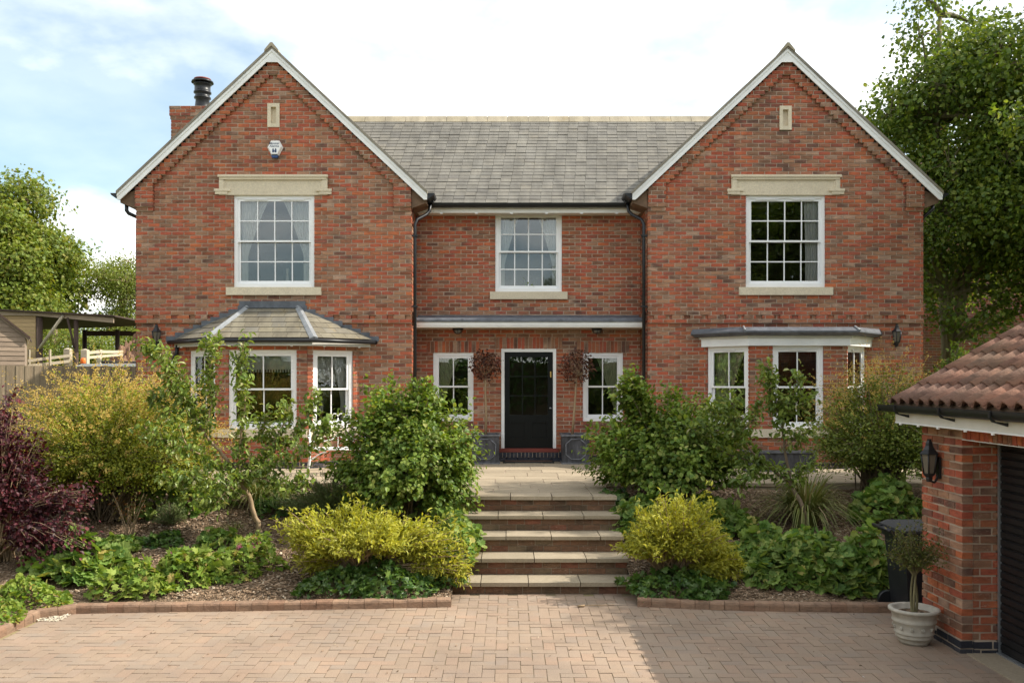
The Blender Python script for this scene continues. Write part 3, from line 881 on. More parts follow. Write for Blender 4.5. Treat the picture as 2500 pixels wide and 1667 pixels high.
# front door ----------------------------------------------------------
FD = Fr((DOOR[0], YC, 0))
dw = DOOR[1] - DOOR[0]
zd0, zd1 = 1.205, 3.165
MB().box(0, 0.062, -0.10, 0.0, zd0, zd1, FD).box(dw - 0.062, dw, -0.10, 0.0, zd0, zd1, FD).box(0.062, dw - 0.062, -0.10, -0.001, zd1 - 0.062, zd1, FD).build('door_frame', WHITE, house)
mb = MB(); x0, x1 = 0.064, dw - 0.064; df, db = -0.045, -0.09
zt = zd1 - 0.064
lock = 1.86
mb.box(x0, x0 + 0.10, db, df, zd0, zt, FD).box(x1 - 0.10, x1, db, df, zd0, zt, FD)
mb.box(x0 + 0.10, x1 - 0.10, db, df - 0.001, zt - 0.10, zt, FD).box(x0 + 0.10, x1 - 0.10, db, df - 0.001, lock - 0.13, lock, FD).box(x0 + 0.10, x1 - 0.10, db, df - 0.001, zd0, zd0 + 0.19, FD)
xm = (x0 + x1) / 2
mb.box(xm - 0.055, xm + 0.055, db, df - 0.002, zd0 + 0.19, lock - 0.13, FD)
gx0, gx1, gz0, gz1 = x0 + 0.10, x1 - 0.10, lock, zt - 0.10
for i in (1, 2):
    x = gx0 + (gx1 - gx0) * i / 3; mb.box(x - 0.009, x + 0.009, db + 0.004, df - 0.006, gz0, gz1, FD)
    z = gz0 + (gz1 - gz0) * i / 3
    for j in range(3):
        a = gx0 + (gx1 - gx0) * j / 3 + (0.009 if j else 0); b = gx0 + (gx1 - gx0) * (j + 1) / 3 - (0.009 if j < 2 else 0)
        mb.box(a, b, db + 0.005, df - 0.007, z - 0.009, z + 0.009, FD)
door = mb.build('front_door', BLACKDOOR, house, label='black panelled front door with nine small panes')
for i in range(3):
    for j in range(3):
        a = gx0 + (gx1 - gx0) * i / 3 + (0.009 if i else 0); b = gx0 + (gx1 - gx0) * (i + 1) / 3 - (0.009 if i < 2 else 0)
        z0 = gz0 + (gz1 - gz0) * j / 3 + (0.009 if j else 0); z1 = gz0 + (gz1 - gz0) * (j + 1) / 3 - (0.009 if j < 2 else 0)
        MB().box(a, b, db + 0.018, db + 0.022, z0, z1, FD).build('pane', GLASS, door)
for a, b in ((x0 + 0.10, xm - 0.055), (xm + 0.055, x1 - 0.10)):
    z0, z1 = zd0 + 0.19, lock - 0.13
    m = MB().box(a, b, db + 0.01, df - 0.022, z0, z1, FD)
    m.box(a + 0.001, b - 0.001, df - 0.022, df + 0.004, z1 - 0.022, z1 - 0.001, FD).box(a + 0.001, b - 0.001, df - 0.022, df + 0.004, z0 + 0.001, z0 + 0.022, FD)
    m.box(a + 0.001, a + 0.022, df - 0.022, df + 0.004, z0 + 0.022, z1 - 0.022, FD).box(b - 0.022, b - 0.001, df - 0.022, df + 0.004, z0 + 0.022, z1 - 0.022, FD)
    m.build('door_panel', BLACKDOOR, door)
MB().box(x1 - 0.055, x1 - 0.03, df, df + 0.02, 2.62, 2.72, FD).box(x1 - 0.05, x1 - 0.035, df + 0.02, df + 0.045, 2.60, 2.66, FD).build('latch', BRASS, door)
MB().lathe([(0.0, 0.0), (0.022, 0.004), (0.024, 0.02), (0.0, 0.036)], (DOOR[0] + x1 - 0.05, YC + 0.012, 1.98), 10).build('door_knob', STEEL, door)
MB().box(-0.05, dw + 0.05, -0.10, 0.055, 1.132, 1.204, FD).build('threshold', REDTILE, house)
upright(w_c, FD, -0.12, dw + 0.12, 1.028, 1.130, BLUEBRICK, 0.075, 0.05)
for i in range(6):
    a = -0.12 + (dw + 0.24) * i / 6; b = -0.12 + (dw + 0.24) * (i + 1) / 6
    c = FD.p((a + b) / 2, 0.02, 0.988)
    hb.append(dict(par=w_c, mat=BLUEBRICK, R=np.eye(3), c=c, s=(b - a - 0.01, 0.10, 0.066), key=hkey(c)))

# rooms behind the glass ----------------------------------------------
def room(x0, x1, y0, y1, z0, z1, mat):
    V = [(x, y, z) for z in (z0, z1) for x, y in ((x0, y0), (x1, y0), (x1, y1), (x0, y1))]
    MB().add(V, [(0, 1, 2, 3), (7, 6, 5, 4), (1, 5, 6, 2), (2, 6, 7, 3), (3, 7, 4, 0)]).build('room', mat, house)
room(XL0 + 0.12, XL1 - 0.12, YW + 0.115, 21.5, 0.93, 3.58, ROOMDARK)
room(XL0 + 0.12, XL1 - 0.12, YW + 0.115, 20.5, 3.70, 6.3, ROOMWALL)
room(XR0 + 0.12, XR1 - 0.12, YW + 0.115, 21.5, 0.93, 3.58, ROOMDARK)
room(XR0 + 0.12, XR1 - 0.12, YW + 0.115, 20.5, 3.70, 6.3, ROOMDARK)
room(XL1 + 0.02, XR0 - 0.02, YC + 0.115, 21.5, 0.93, 3.58, ROOMDARK)
room(XL1 + 0.02, XR0 - 0.02, YC + 0.115, 20.5, 3.70, 5.9, ROOMWALL)
# plain outer walls at the sides and back
MB().box(XL0 + 0.004, XL0 + 0.10, YW + 0.115, 23.0, 0.8, 5.95).build('side_wall', BRICKWORK, house)
MB().box(XR1 - 0.10, XR1 - 0.004, YW + 0.115, 23.0, 0.8, 5.95).build('side_wall', BRICKWORK, house)
MB().box(XL0 + 0.004, XR1 - 0.004, 23.0, 23.1, 0.8, 5.95).build('back_wall', BRICKWORK, house)

# roofs ---------------------------------------------------------------
YV = 16.80                        # front of the verges
HS = 2.90                         # half span at the eaves
for xc in (XLC, XRC):
    zt = lambda h: ZAP - PITCH * h
    t = 0.055
    for s in (-1, 1):
        poly = [(xc, zt(0)), (xc + s * HS, zt(HS)), (xc + s * HS, zt(HS) - t), (xc, zt(0) - t)]
        MB().prism(poly if s > 0 else poly[::-1], 'y', YV - 0.03, 23.3).build('wing_roof', VERGE, house)
    # barge boards: one plate with a flat cut apex and a lip along its top
    b0 = ZAP - t - 0.002; dv = 0.165
    for s in (-1, 1):
        poly = [(xc, b0), (xc + s * (HS - 0.01), b0 - PITCH * (HS - 0.01)), (xc + s * (HS - 0.01), b0 - PITCH * (HS - 0.01) - 0.11), (xc + s * (HS - 0.065), b0 - dv - PITCH * (HS - 0.065)),
                (xc + s * 0.104, b0 - dv - PITCH * 0.104 + 0.01), (xc, b0 - dv - PITCH * 0.104 + 0.01)]
        m = MB().prism(poly if s > 0 else poly[::-1], 'y', YV, YV + 0.025)
        lip = [(xc + s * 0.0, b0 - 0.001), (xc + s * (HS - 0.011), b0 - PITCH * (HS - 0.011)), (xc + s * (HS - 0.011), b0 - PITCH * (HS - 0.011) - 0.055), (xc, b0 - 0.056)]
        m.prism(lip if s > 0 else lip[::-1], 'y', YV - 0.014, YV - 0.0005)
        m.build('barge_board', WHITE, house)
        # timber soffit between the board and the wall, boxed eaves
        so_ = [(xc + s * 0.02, b0 - 0.02), (xc + s * (HS - 0.02), b0 - 0.02 - PITCH * (HS - 0.04)), (xc + s * (HS - 0.02), b0 - 0.05 - PITCH * (HS - 0.04)), (xc + s * 0.02, b0 - 0.05)]
        MB().prism(so_ if s > 0 else so_[::-1], 'y', YV + 0.026, YW + 0.06).build('verge_soffit', SOFFITWOOD, house)
        xe = xc + s * (HS - 0.03); xw = xc + s * (HW + 0.004)
        lo, hi = sorted((xe, xw))
        ze = zt(HS) - 0.20
        poly = [(xw, ze - 0.10), (xe, ze), (xe, ze + 0.10), (xw, ze + 0.24)]
        MB().prism(poly if s > 0 else poly[::-1], 'y', YW - 0.02, 22.8 if (s * xc > 0) else 17.9).build('eaves_box', SOFFITWOOD, house)
        # gutter seen on its end
        gx = xc + s * (HS + 0.045)
        g = [(gx - s * 0.06, zt(HS) - 0.03), (gx + s * 0.085, zt(HS) - 0.03), (gx + s * 0.07, zt(HS) - 0.065), (gx + s * 0.02, zt(HS) - 0.10), (gx - s * 0.03, zt(HS) - 0.135), (gx - s * 0.06, zt(HS) - 0.14)]
        MB().prism(g if s > 0 else g[::-1], 'y', YV + 0.03, 22.9 if (s * xc > 0) else 17.35).build('gutter', BLACKP, house)
    y = YV - 0.05; i = 0
    while y < 23.2:
        m = MB(); w_, h_ = 0.13, 0.03
        pr = [(xc - w_, zt(w_) - 0.002 + h_), (xc - 0.02, zt(0) + h_ + 0.012), (xc + 0.02, zt(0) + h_ + 0.012), (xc + w_, zt(w_) - 0.002 + h_), (xc + w_, zt(w_) - 0.01), (xc, zt(0) - 0.02), (xc - w_, zt(w_) - 0.01)]
        m.prism(pr[::-1], 'y', y, y + 0.44); m.build('ridge_tile', RIDGE, house); y += 0.45; i += 1
# outer downpipe elbow at the far left corner
MB().tube([(XL0 - 0.20, 16.98, 5.86), (XL0 - 0.20, 16.98, 5.74), (XL0 - 0.17, 17.0, 5.69), (XL0 - 0.02, 17.08, 5.62), (XL0 - 0.04, 17.1, 5.5), (XL0 - 0.04, 17.1, 1.0)], 0.036, 10).build('downpipe', BLACKP, house)
MB().tube([(XR1 + 0.20, 16.98, 5.86), (XR1 + 0.20, 16.98, 5.76), (XR1 + 0.06, 17.08, 5.62), (XR1 + 0.045, 17.1, 5.5), (XR1 + 0.045, 17.1, 1.0)], 0.036, 10).build('downpipe', BLACKP, house)

# main roof in the middle: a slab carrying single slates
YE, ZE = 17.42, 5.96
YR = 19.97; ZR = ZE + PITCH * (YR - YE)
roof = MB().prism([(YE, ZE - 0.03), (YR, ZR - 0.03), (YR + YR - YE, ZE - 0.03), (YR + YR - YE, ZE - 0.09), (YR, ZR - 0.09), (YE, ZE - 0.09)], 'x', XLC + 0.15, XRC - 0.15).build('main_roof', SLATE, house)
ang = math.atan(PITCH); sl_len = (YR - YE) / math.cos(ang)
NR = 27; gauge = sl_len / NR
Rs = np.array([[1, 0, 0], [0, math.cos(ang - 0.055), -math.sin(ang - 0.055)], [0, math.sin(ang - 0.055), math.cos(ang - 0.055)]])
slates = []
for r in range(NR):
    s0 = r * gauge; smid = s0 + gauge * 0.5
    z = ZE + smid * math.sin(ang); y = YE + smid * math.cos(ang)
    xa = XLC + (ZAP - z) / PITCH - 0.05; xb = XRC - (ZAP - z) / PITCH + 0.05
    sw = 0.212
    x = xa - (0.5 if r % 2 else 0.0) * sw - random.uniform(0, 0.02)
    while x < xb:
        c = (x + sw / 2, y + random.uniform(-0.004, 0.004) + 0.02 * math.cos(ang), z + 0.004 + random.uniform(-0.001, 0.003) + 0.02 * math.sin(ang))
        slates.append(dict(par=roof, mat=SLATE, R=Rs, c=c, s=(sw - 0.0025 - random.uniform(0, 0.003), gauge + 0.045, 0.016), key=100 - r - (50 if (x < xa + 0.2 or x > xb - 0.4) else 0)))
        x += sw
lay(slates, UNIT_SLATE, 'slate', 240, 'slates', SLATEEDGE_SHADE)
x = XLC + 0.35; 
while x < XRC - 0.4:
    m = MB()
    m.prism([(YR - 0.15, ZR - 0.115), (YR - 0.02, ZR + 0.045), (YR + 0.02, ZR + 0.045), (YR + 0.15, ZR - 0.115), (YR + 0.13, ZR - 0.13), (YR, ZR - 0.01), (YR - 0.13, ZR - 0.13)], 'x', x, x + 0.443)
    m.build('ridge_tile', RIDGE, roof); x += 0.45
MB().box(XL1 + 0.0, XR0 - 0.0, 17.47, 17.495, 5.785, 5.885).build('fascia', CREAM, house)
MB().box(XL1, XR0, 17.496, YC - 0.002, 5.79, 5.80).build('soffit', CREAM, house)
gp = [(17.365 + 0.050 * (1 - math.cos(math.pi * k / 8)), 5.945 - 0.055 * math.sin(math.pi * k / 8)) for k in range(9)]
MB().prism(gp, 'x', XL1 + 0.13, XR0 - 0.13).build('gutter', BLACKP, house)
for i in range(6):
    x = XL1 + 0.5 + i * 0.68
    MB().box(x, x + 0.05, 17.45, 17.47, 5.765, 5.785).build('fascia_clip', WHITE, house)
# valley leads and downpipes in the corners of the recess
for s, xw in ((1, XL1), (-1, XR0)):
    g0 = xw + s * 0.33
    MB().tube([(g0, 17.28, 5.93), (g0 - s * 0.02, 17.26, 5.78), (g0 - s * 0.08, 17.2, 5.70), (xw + s * 0.10, 17.03, 5.58), (xw + s * 0.062, 16.99, 5.48), (xw + s * 0.062, 16.99, 5.2), (xw + s * 0.062, 16.99, 0.96)], 0.032, 12).build('downpipe', BLACKP, house)
    MB().prism([(g0 - 0.09, 6.10), (g0 + 0.09, 6.10), (g0 + 0.06, 5.93), (g0 - 0.06, 5.93)][::-1], 'y', 17.18, 17.36).build('rainwater_hopper', BLACKP, house)
    for z in (5.25, 3.92, 2.4):
        MB().box(min(xw, xw + s * 0.11), max(xw, xw + s * 0.11), 16.945, 17.035, z, z + 0.03).build('pipe_clip', BLACKP, house)
# porch roof across the recess
MB().box(XL1 + 0.001, XR0 - 0.001, 17.30, 17.325, 3.565, 3.685).box(XL1 + 0.001, XR0 - 0.001, 17.285, 17.2995, 3.60, 3.66).build('porch_fascia', WHITE, house)
MB().box(XL1 + 0.001, XR0 - 0.001, 17.326, YC - 0.001, 3.555, 3.575).build('porch_soffit', CREAM, house)
m = MB()
pts = [(17.26, 3.665), (17.26, 3.70), (17.30, 3.745), (YC - 0.02, 3.80), (YC - 0.02, 3.70), (17.30, 3.69)]
m.prism(pts[::-1], 'x', XL1 + 0.001, XR0 - 0.001)
for x in (-0.9, 0.05, 1.0, 1.95): m.box(x, x + 0.05, 17.25, 17.262, 3.69, 3.72)
m.build('porch_lead_roof', LEAD, house)
MB().box(XL1 + 0.002, XR0 - 0.002, YC - 0.008, YC - 0.004, 3.78, 3.825).build('flashing', LEAD, house)

# left bay roof ---------------------------------------------------------
BX = -4.42
E = [Vector((BX - 1.91, YW, 3.29)), Vector((BX - 0.955, YW - 0.85, 3.29)), Vector((BX + 0.955, YW - 0.85, 3.29)), Vector((BX + 1.91, YW, 3.29))]
T1, T2 = Vector((BX - 0.48, YW, 3.90)), Vector((BX + 0.48, YW, 3.90))
br = MB()
for tri in ((E[0], E[1], T1), (E[1], E[2], T2, T1), (E[2], E[3], T2)):
    n = len(br.v); q = [p - Vector((0, 0, 0.012)) for p in tri]
    br.add(q, [tuple(range(len(q)))])
br.add([E[0], E[1], E[2], E[3]], [(3, 2, 1, 0)])
bayroof = br.build('bay_roof', BAYSLATE, house)
def slate_quad(P, par, mat):
    n = (P[1] - P[0]).cross(P[3] - P[0]).normalized()
    if n.z < 0: n = -n
    lo = [P[0] + n * 0.016, P[1] + n * 0.016, P[2] + n * 0.007, P[3] + n * 0.007]
    hi = [p + n * 0.009 for p in lo]
    mb_ = MB()
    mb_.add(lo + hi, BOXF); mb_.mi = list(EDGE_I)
    mb_.build('slate', [mat, SLATEEDGE_SHADE], par)
NB = 6
def face_slates(b0, b1, t0, t1, w):
    for r in range(NB):
        f0, f1 = r / NB, min(1.0, (r + 1) / NB + 0.02)
        A, B = b0.lerp(t0, f0), b1.lerp(t1, f0)
        A2, B2 = b0.lerp(t0, f1), b1.lerp(t1, f1)
        ax = (b1 - b0).normalized(); o = b0
        lo0, lo1 = (A - o).dot(ax), (B - o).dot(ax)
        hi0, hi1 = (A2 - o).dot(ax), (B2 - o).dot(ax)
        base, top = A - ax * lo0, A2 - ax * hi0
        e = (-0.5 * w if r % 2 else 0.0) + min(lo0, hi0) - w * 0.3
        while e < max(lo1, hi1):
            p = [max(e, lo0), min(e + w - 0.006, lo1), min(e + w - 0.006, hi1), max(e, hi0)]
            if p[1] - p[0] > 0.01 and p[2] - p[3] > 0.005:
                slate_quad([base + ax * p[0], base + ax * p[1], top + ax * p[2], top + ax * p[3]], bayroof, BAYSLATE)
            e += w
face_slates(E[1], E[2], T1, T2, 0.25)
face_slates(E[0], E[1], T1, T1, 0.26)
face_slates(E[2], E[3], T2, T2, 0.26)
for b, t in ((E[1], T1), (E[2], T2)):
    up = Vector((0, -0.35, 1)).normalized(); d = (t - b).normalized(); sd = d.cross(up).normalized()
    b2 = b + up * 0.02 - d * 0.02; t2 = t + up * 0.02
    P = [b2 - sd * 0.075, b2 + up * 0.035, b2 + sd * 0.075, t2 + sd * 0.06, t2 + up * 0.035, t2 - sd * 0.06]
    Q = [p - up * 0.03 for p in P]
    MB().add(P + Q, [(0, 1, 4, 5), (1, 2, 3, 4), (0, 6, 7, 1), (1, 7, 8, 2), (2, 8, 9, 3), (5, 11, 6, 0)]).build('lead_hip', LEADLIGHT, bayroof)
# stepped flashing dressed into the courses above the bay
MB().box(BX - 0.62, BX + 0.62, YW - 0.012, YW - 0.004, 3.84, 4.03).box(BX - 0.50, BX + 0.50, YW - 0.07, YW - 0.012, 3.895, 3.915).build('apron_flashing', LEAD, bayroof)
for s in (-1, 1):
    for k in range(9):
        z0 = 3.27 + k * 0.072
        f = (z0 - 3.29) / 0.61
        xo = 1.93 - 1.43 * f
        x0 = BX + s * (xo + 0.02); x1 = BX + s * (xo - 0.34)
        MB().box(min(x0, x1), max(x0, x1), YW - 0.010 - 0.0007 * k - (0.03 if 3.58 < z0 + 0.09 and z0 < 3.84 else 0), YW - 0.004 - 0.0007 * k - (0.03 if 3.58 < z0 + 0.09 and z0 < 3.84 else 0), z0, z0 + 0.10).build('step_flashing', LEAD, bayroof)
def along(P, Q, d0, d1, z0, z1):
    F = Fr(P, np.array(Q) - np.array(P), np.array(((Q - P).y, -(Q - P).x, 0)))
    return MB().box(0, (Q - P).length, d0, d1, z0 - P.z, z1 - P.z, F)
for i in range(3):
    P, Q = E[i], E[i + 1]
    cx = Vector((BX, YW, 0))
    def ins(v, k): return Vector((BX + (v.x - BX) * k, YW + (v.y - YW) * k, v.z))
    along(ins(P, 0.965), ins(Q, 0.965), -0.02, 0.0, 3.165, 3.262).build('bay_fascia', CREAM, house)
    for k in (0.2, 0.8):
        c = ins(P, 0.965).lerp(ins(Q, 0.965), k)
        MB().box(c.x - 0.02, c.x + 0.02, c.y - 0.004, c.y + 0.02, 3.147, 3.163).build('fascia_clip', WHITE, house)
gpts = [E[0] + Vector((-0.04, 0.0, -0.035)), E[1] + Vector((-0.03, -0.04, -0.035)), E[2] + Vector((0.03, -0.04, -0.035)), E[3] + Vector((0.04, 0, -0.035))]
MB().tube(gpts, 0.037, 8).build('bay_gutter', BLACKP, house)
MB().prism([(p.x * 0.97 + BX * 0.03, p.y) for p in E], 'z', 3.166, 3.176).build('bay_soffit', CREAM, house)
MB().tube([(-6.19, YW - 0.05, 3.2), (-6.20, YW - 0.05, 3.05), (-6.26, YW - 0.05, 2.95), (-6.26, YW - 0.05, 1.0)], 0.034, 10).build('downpipe', BLACKP, house)

# right bay: moulded fascia under a flat lead roof ---------------------------
def ring(xc, hw, hf, p): return [Vector((xc - hw, YW - 0.001, 0)), Vector((xc - hf, YW - p, 0)), Vector((xc + hf, YW - p, 0)), Vector((xc + hw, YW - 0.001, 0))]
RX = 5.23
def plate(name, hw, hf, p, z0, z1, mat):
    return MB().prism([(v.x, v.y) for v in ring(RX, hw, hf, p)], 'z', z0, z1).build(name, mat, house)
plate('bay_fascia', 1.60, 0.915, 0.755, 3.166, 3.305, WHITE)
plate('bay_cornice', 1.635, 0.935, 0.79, 3.306, 3.345, CREAM)
pl = MB()
lo = ring(RX, 1.72, 0.98, 0.86); hi = ring(RX, 1.80, 1.02, 0.92)
pl.add([(v.x, v.y, 3.347) for v in lo] + [(v.x, v.y, 3.40) for v in hi] + [(v.x, v.y, 3.425) for v in hi] + [(v.x * 0.98 + RX * 0.02, min(v.y + 0.18, YW - 0.001), 3.50) for v in hi],
       [(3, 2, 1, 0)] + [(4 * k + i, 4 * k + i + 1, 4 * k + i + 5, 4 * k + i + 4) for k in range(3) for i in range(3)] + [(12, 13, 14, 15)] + [(4 * k + 3, 4 * k, 4 * k + 4, 4 * k + 7) for k in range(3)])
pl.build('lead_flat_roof', LEAD, house)
for i in (1, 2):
    v = hi[i]; MB().tube([(v.x, v.y, 3.43), (v.x * 0.98 + RX * 0.02, v.y + 0.18, 3.51)], 0.02, 6).build('lead_roll', LEADLIGHT, house)

# chimney on the far left flank ----------------------------------------------
CHX0, CHX1, CHY = -7.48, -6.62, 20.0
brick_wall('chimney_wall', house, Fr((CHX0, CHY, 0)), 5.4, 43, lambda r, z0, z1: [(-(0.014 * max(0, r - 38) if r < 41 else 0.028), CHX1 - CHX0 + (0.014 * max(0, r - 38) if r < 41 else 0.028), 0.014 * max(0, min(2, r - 38)))], store=hb, key=lambda c: 0.001)
MB().box(CHX0 + 0.004, CHX1 - 0.004, CHY + 0.101, CHY + 0.85, 1.0, 8.3).box(CHX0 - 0.024, CHX1 + 0.024, CHY + 0.101, CHY + 0.875, 8.301, 8.62).build('chimney_body', BRICKWORK, house)
m = MB(); c = (-6.92, CHY + 0.42, 8.62)
m.lathe([(0.20, 0), (0.17, 0.10), (0.15, 0.27), (0.185, 0.30), (0.185, 0.33), (0.155, 0.34), (0.165, 0.40), (0.195, 0.42), (0.195, 0.45), (0.175, 0.46), (0.175, 0.60), (0.20, 0.61), (0.20, 0.63), (0.17, 0.64), (0.15, 0.67)], c, 20)
flue = m.build('chimney_pot', BLACKP, house)
MB().lathe([(0.15, 0.668), (0.245, 0.655), (0.235, 0.69), (0.15, 0.72)], c, 20).build('pot_hood', BLACKP, flue)
MB().lathe([(0.16, 0.715), (0.20, 0.715), (0.185, 0.745), (0.08, 0.765), (0.0, 0.77)], c, 20).build('pot_cap', REDTILE, flue)

lay(hb, UNIT_BRICK, 'brick', 300, 'brickwork')
# ------------------------------------------------------------------ ground, drive, steps, terrace
def sheet(name, x0, x1, y0, y1, nx, ny, zf, mat, kind='structure'):
    xs = np.linspace(x0, x1, nx); ys = np.linspace(y0, y1, ny)
    X, Y = np.meshgrid(xs, ys); Z = zf(X, Y)
    V = np.stack([X.ravel(), Y.ravel(), Z.ravel()], 1)
    i = np.arange((ny - 1) * nx).reshape(ny - 1, nx)[:, :-1].ravel()
    T = np.stack([i, i + 1, i + nx + 1, i + nx], 1)
    me = mesh_np(name, V, T, True)
    return link_mesh(name, me, mat, None, (0, 0, 0), kind=kind)
def lumps(X, Y, s=1.0):
    return (np.sin(X * 2.1 * s + 1.3) * np.cos(Y * 1.7 * s + .4) + 0.6 * np.sin(X * 4.3 * s + Y * 3.1 * s) + 0.4 * np.cos(X * 7.9 * s - Y * 6.3 * s)) * 0.5

GRASS = simple('rough_grass', (0.095, 0.12, 0.035), 0.95, var=0.4, scale=2.0, bump=0.03)
def ground_z(X, Y):
    a = np.clip((Y - 12.5) / 1.8, 0, 1); b = np.clip((Y - 23) / 8.0, 0, 1)
    side = np.clip((np.abs(X + 0.5) - 9.0) / 4.0, 0, 1) * np.clip((Y - 8.0) / 4, 0, 1)
    return -0.05 + 0.90 * a + 0.6 * b - 0.12 * side * 0
sheet('ground', -300, 300, -150, 450, 151, 226, ground_z, GRASS)

# block paving, herringbone
drive = MB().box(-5.02, 9.0, -6.0, 10.3, -0.045, -0.0065).box(-0.75, 1.6, 10.3, 10.75, -0.045, -0.0067).build('driveway', JOINT, None, kind='structure')
PM = 0.225; pv = []
U = PM / 2
def paver(i, j, w, h):
    x0, y0 = i * U, j * U + 5.0
    xc, yc = x0 + w * U / 2, y0 + h * U / 2
    if not (-4.98 < xc < 6.0 and 4.6 < yc < (10.72 if -0.8 < xc < 1.6 else 10.25)): return
    if xc > 4.16 and yc < 9.25 and xc > 4.55: return
    t = random.uniform(-0.012, 0.012)
    Rz = np.array([[math.cos(t), -math.sin(t), 0], [math.sin(t), math.cos(t), 0], [0, 0, 1]])
    ln, wd = (w * U, h * U)
    sx, sy = ln - 0.006, wd - 0.006
    px = 1240 + xc * 2200 / yc; py = 930 + EYE * 2200 / yc
    vis = 0 < px < 2330 and py < 1672
    dz = 0.012 * lumps(xc * 0.4, yc * 0.4)
    pv.append(dict(par=drive, mat=PAVER, R=Rz, c=(xc, yc, -0.022 + random.uniform(-0.002, 0.002)), s=(sx, sy, 0.045), key=(100 - yc if vis else 1.0 / yc)))
for a in range(-60, 61):
    for b in range(-30, 31):
        i, j = a + 2 * b, -a + 2 * b
        paver(i, j, 2, 1); paver(i + 2, j, 1, 2)
lay(pv, UNIT_PAVER, 'paver', 300, 'pavers')

# kerbs of bricks set on edge
def kerb(name, path, w=0.17, h=0.104, dep=0.11):
    k = empty(name, path[0], kind='structure')
    P = [Vector(p) for p in path]
    out = []
    for i in range(len(P) - 1):
        d = P[i + 1] - P[i]; n = max(1, round(d.length / w)); u = d.normalized()
        ang = math.atan2(u.y, u.x)
        for j in range(n):
            t = ang + random.uniform(-0.02, 0.02)
            Rz = np.array([[math.cos(t), -math.sin(t), 0], [math.sin(t), math.cos(t), 0], [0, 0, 1]])
            c = P[i] + u * ((j + 0.5) * d.length / n); c.z = h / 2 - 0.012 + random.uniform(-0.004, 0.004)
            out.append((c, t, d.length / n - 0.004))
    me = {}
    for i, (c, t, ln) in enumerate(out):
        key = round(ln, 3)
        if key not in me:
            m = MB(); b = 0.028
            poly = [(-dep / 2, -h / 2), (-dep / 2, h / 2 - b), (-dep / 2 + b * 0.3, h / 2 - b * 0.3), (-dep / 2 + b, h / 2), (dep / 2, h / 2), (dep / 2, -h / 2)]
            m.prism(poly[::-1], 'x', -ln / 2, ln / 2)
            mm = bpy.data.meshes.new('kerb_brick'); mm.from_pydata(m.v, [], m.f); mm.materials.append(KERBBRICK); me[key] = mm
        o = bpy.data.objects.new('kerb_brick', me[key]); COL.objects.link(o); o.parent = k
        o.location = c - ORG[k.name]; o.rotation_euler = (0, 0, t)
    return k
kerb('kerb', [(-5.12, 5.5, 0), (-5.06, 9.0, 0), (-5.03, 9.62, 0), (-4.72, 9.86, 0), (-3.0, 9.97, 0), (-1.6, 10.06, 0), (-0.64, 10.15, 0)])
kerb('kerb', [(1.46, 10.16, 0), (2.4, 10.0, 0), (3.2, 9.93, 0), (5.6, 9.85, 0)])

# garden steps -------------------------------------------------------------
SX0, SX1 = -0.66, 1.48
Y0S, TR_, RI = 12.36, 0.42, 0.202
ZT = 0.95
steps = empty('garden_steps', (0.41, 10.7, 0), 'broad garden steps of brick risers and stone treads up to the front door', 'steps')
sb = []
for i in range(5):
    zt = ZT - i * RI; yf = Y0S - i * TR_
    zb = zt - RI if i < 4 else 0.0
    hgt = zt - 0.048 - zb
    xs0, xs1 = SX0 - (0.06 if i == 4 else 0.0), SX1 + (0.05 if i == 4 else 0)
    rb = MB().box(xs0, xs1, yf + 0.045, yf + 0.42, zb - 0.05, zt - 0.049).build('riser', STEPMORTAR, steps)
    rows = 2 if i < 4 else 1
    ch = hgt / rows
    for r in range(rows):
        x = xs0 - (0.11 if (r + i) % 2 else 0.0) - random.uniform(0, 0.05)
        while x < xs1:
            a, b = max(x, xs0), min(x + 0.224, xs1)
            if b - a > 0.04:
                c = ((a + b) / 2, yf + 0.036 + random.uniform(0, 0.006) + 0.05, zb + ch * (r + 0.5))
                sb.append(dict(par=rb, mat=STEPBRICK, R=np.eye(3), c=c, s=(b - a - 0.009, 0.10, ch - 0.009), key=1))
            x += 0.225
    x = xs0 - random.uniform(0.0, 0.3)
    while x < xs1 - 0.05:
        w = random.uniform(0.54, 0.66)
        a, b = max(x, xs0 - 0.01), min(x + w, xs1 + 0.01)
        if xs1 - b < 0.15: b = xs1 + 0.01
        if b - a > 0.05:
            if i:
                m = MB(); e = [random.uniform(-0.006, 0.006) for _ in range(3)]
                am = (a + b) / 2
                ytop = yf + TR_ + 0.04
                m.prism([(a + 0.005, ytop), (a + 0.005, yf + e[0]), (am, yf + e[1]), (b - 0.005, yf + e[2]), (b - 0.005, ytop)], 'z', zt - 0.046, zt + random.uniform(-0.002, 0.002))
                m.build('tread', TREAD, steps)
        if b >= xs1: break
        x += w
lay(sb, UNIT_BRICK, 'brick', 300, 'brickwork')

# terrace of riven flags ------------------------------------------------------
patio = MB().box(-9.0, 8.6, 14.0, 17.9, 0.6, 0.941).box(SX0, SX1, Y0S + 0.42, 13.999, 0.4, 0.941).build('patio', MORTAR, None, kind='structure')
sp = []
def course(x0, x1, y0, y1, wmin=0.42, wmax=0.9):
    x = x0
    while x < x1 - 0.01:
        w = random.uniform(wmin, wmax); b = min(x + w, x1)
        if x1 - b < 0.25: b = x1
        zc = 0.926 + random.uniform(-0.002, 0.002)
        sp.append(dict(par=patio, mat=FLAG, R=np.eye(3), c=((x + b) / 2, (y0 + y1) / 2, zc), s=(b - x - 0.011, y1 - y0 - 0.011, 0.05), key=-y0))
        x = b
course(SX0 - 0.02, SX1 + 0.02, Y0S - 0.005, Y0S + 0.42, 0.55, 0.75)
y = Y0S + 0.42
for d in (0.45, 0.3, 0.45):
    course(SX0, SX1, y, y + d); y += d
y = 13.96
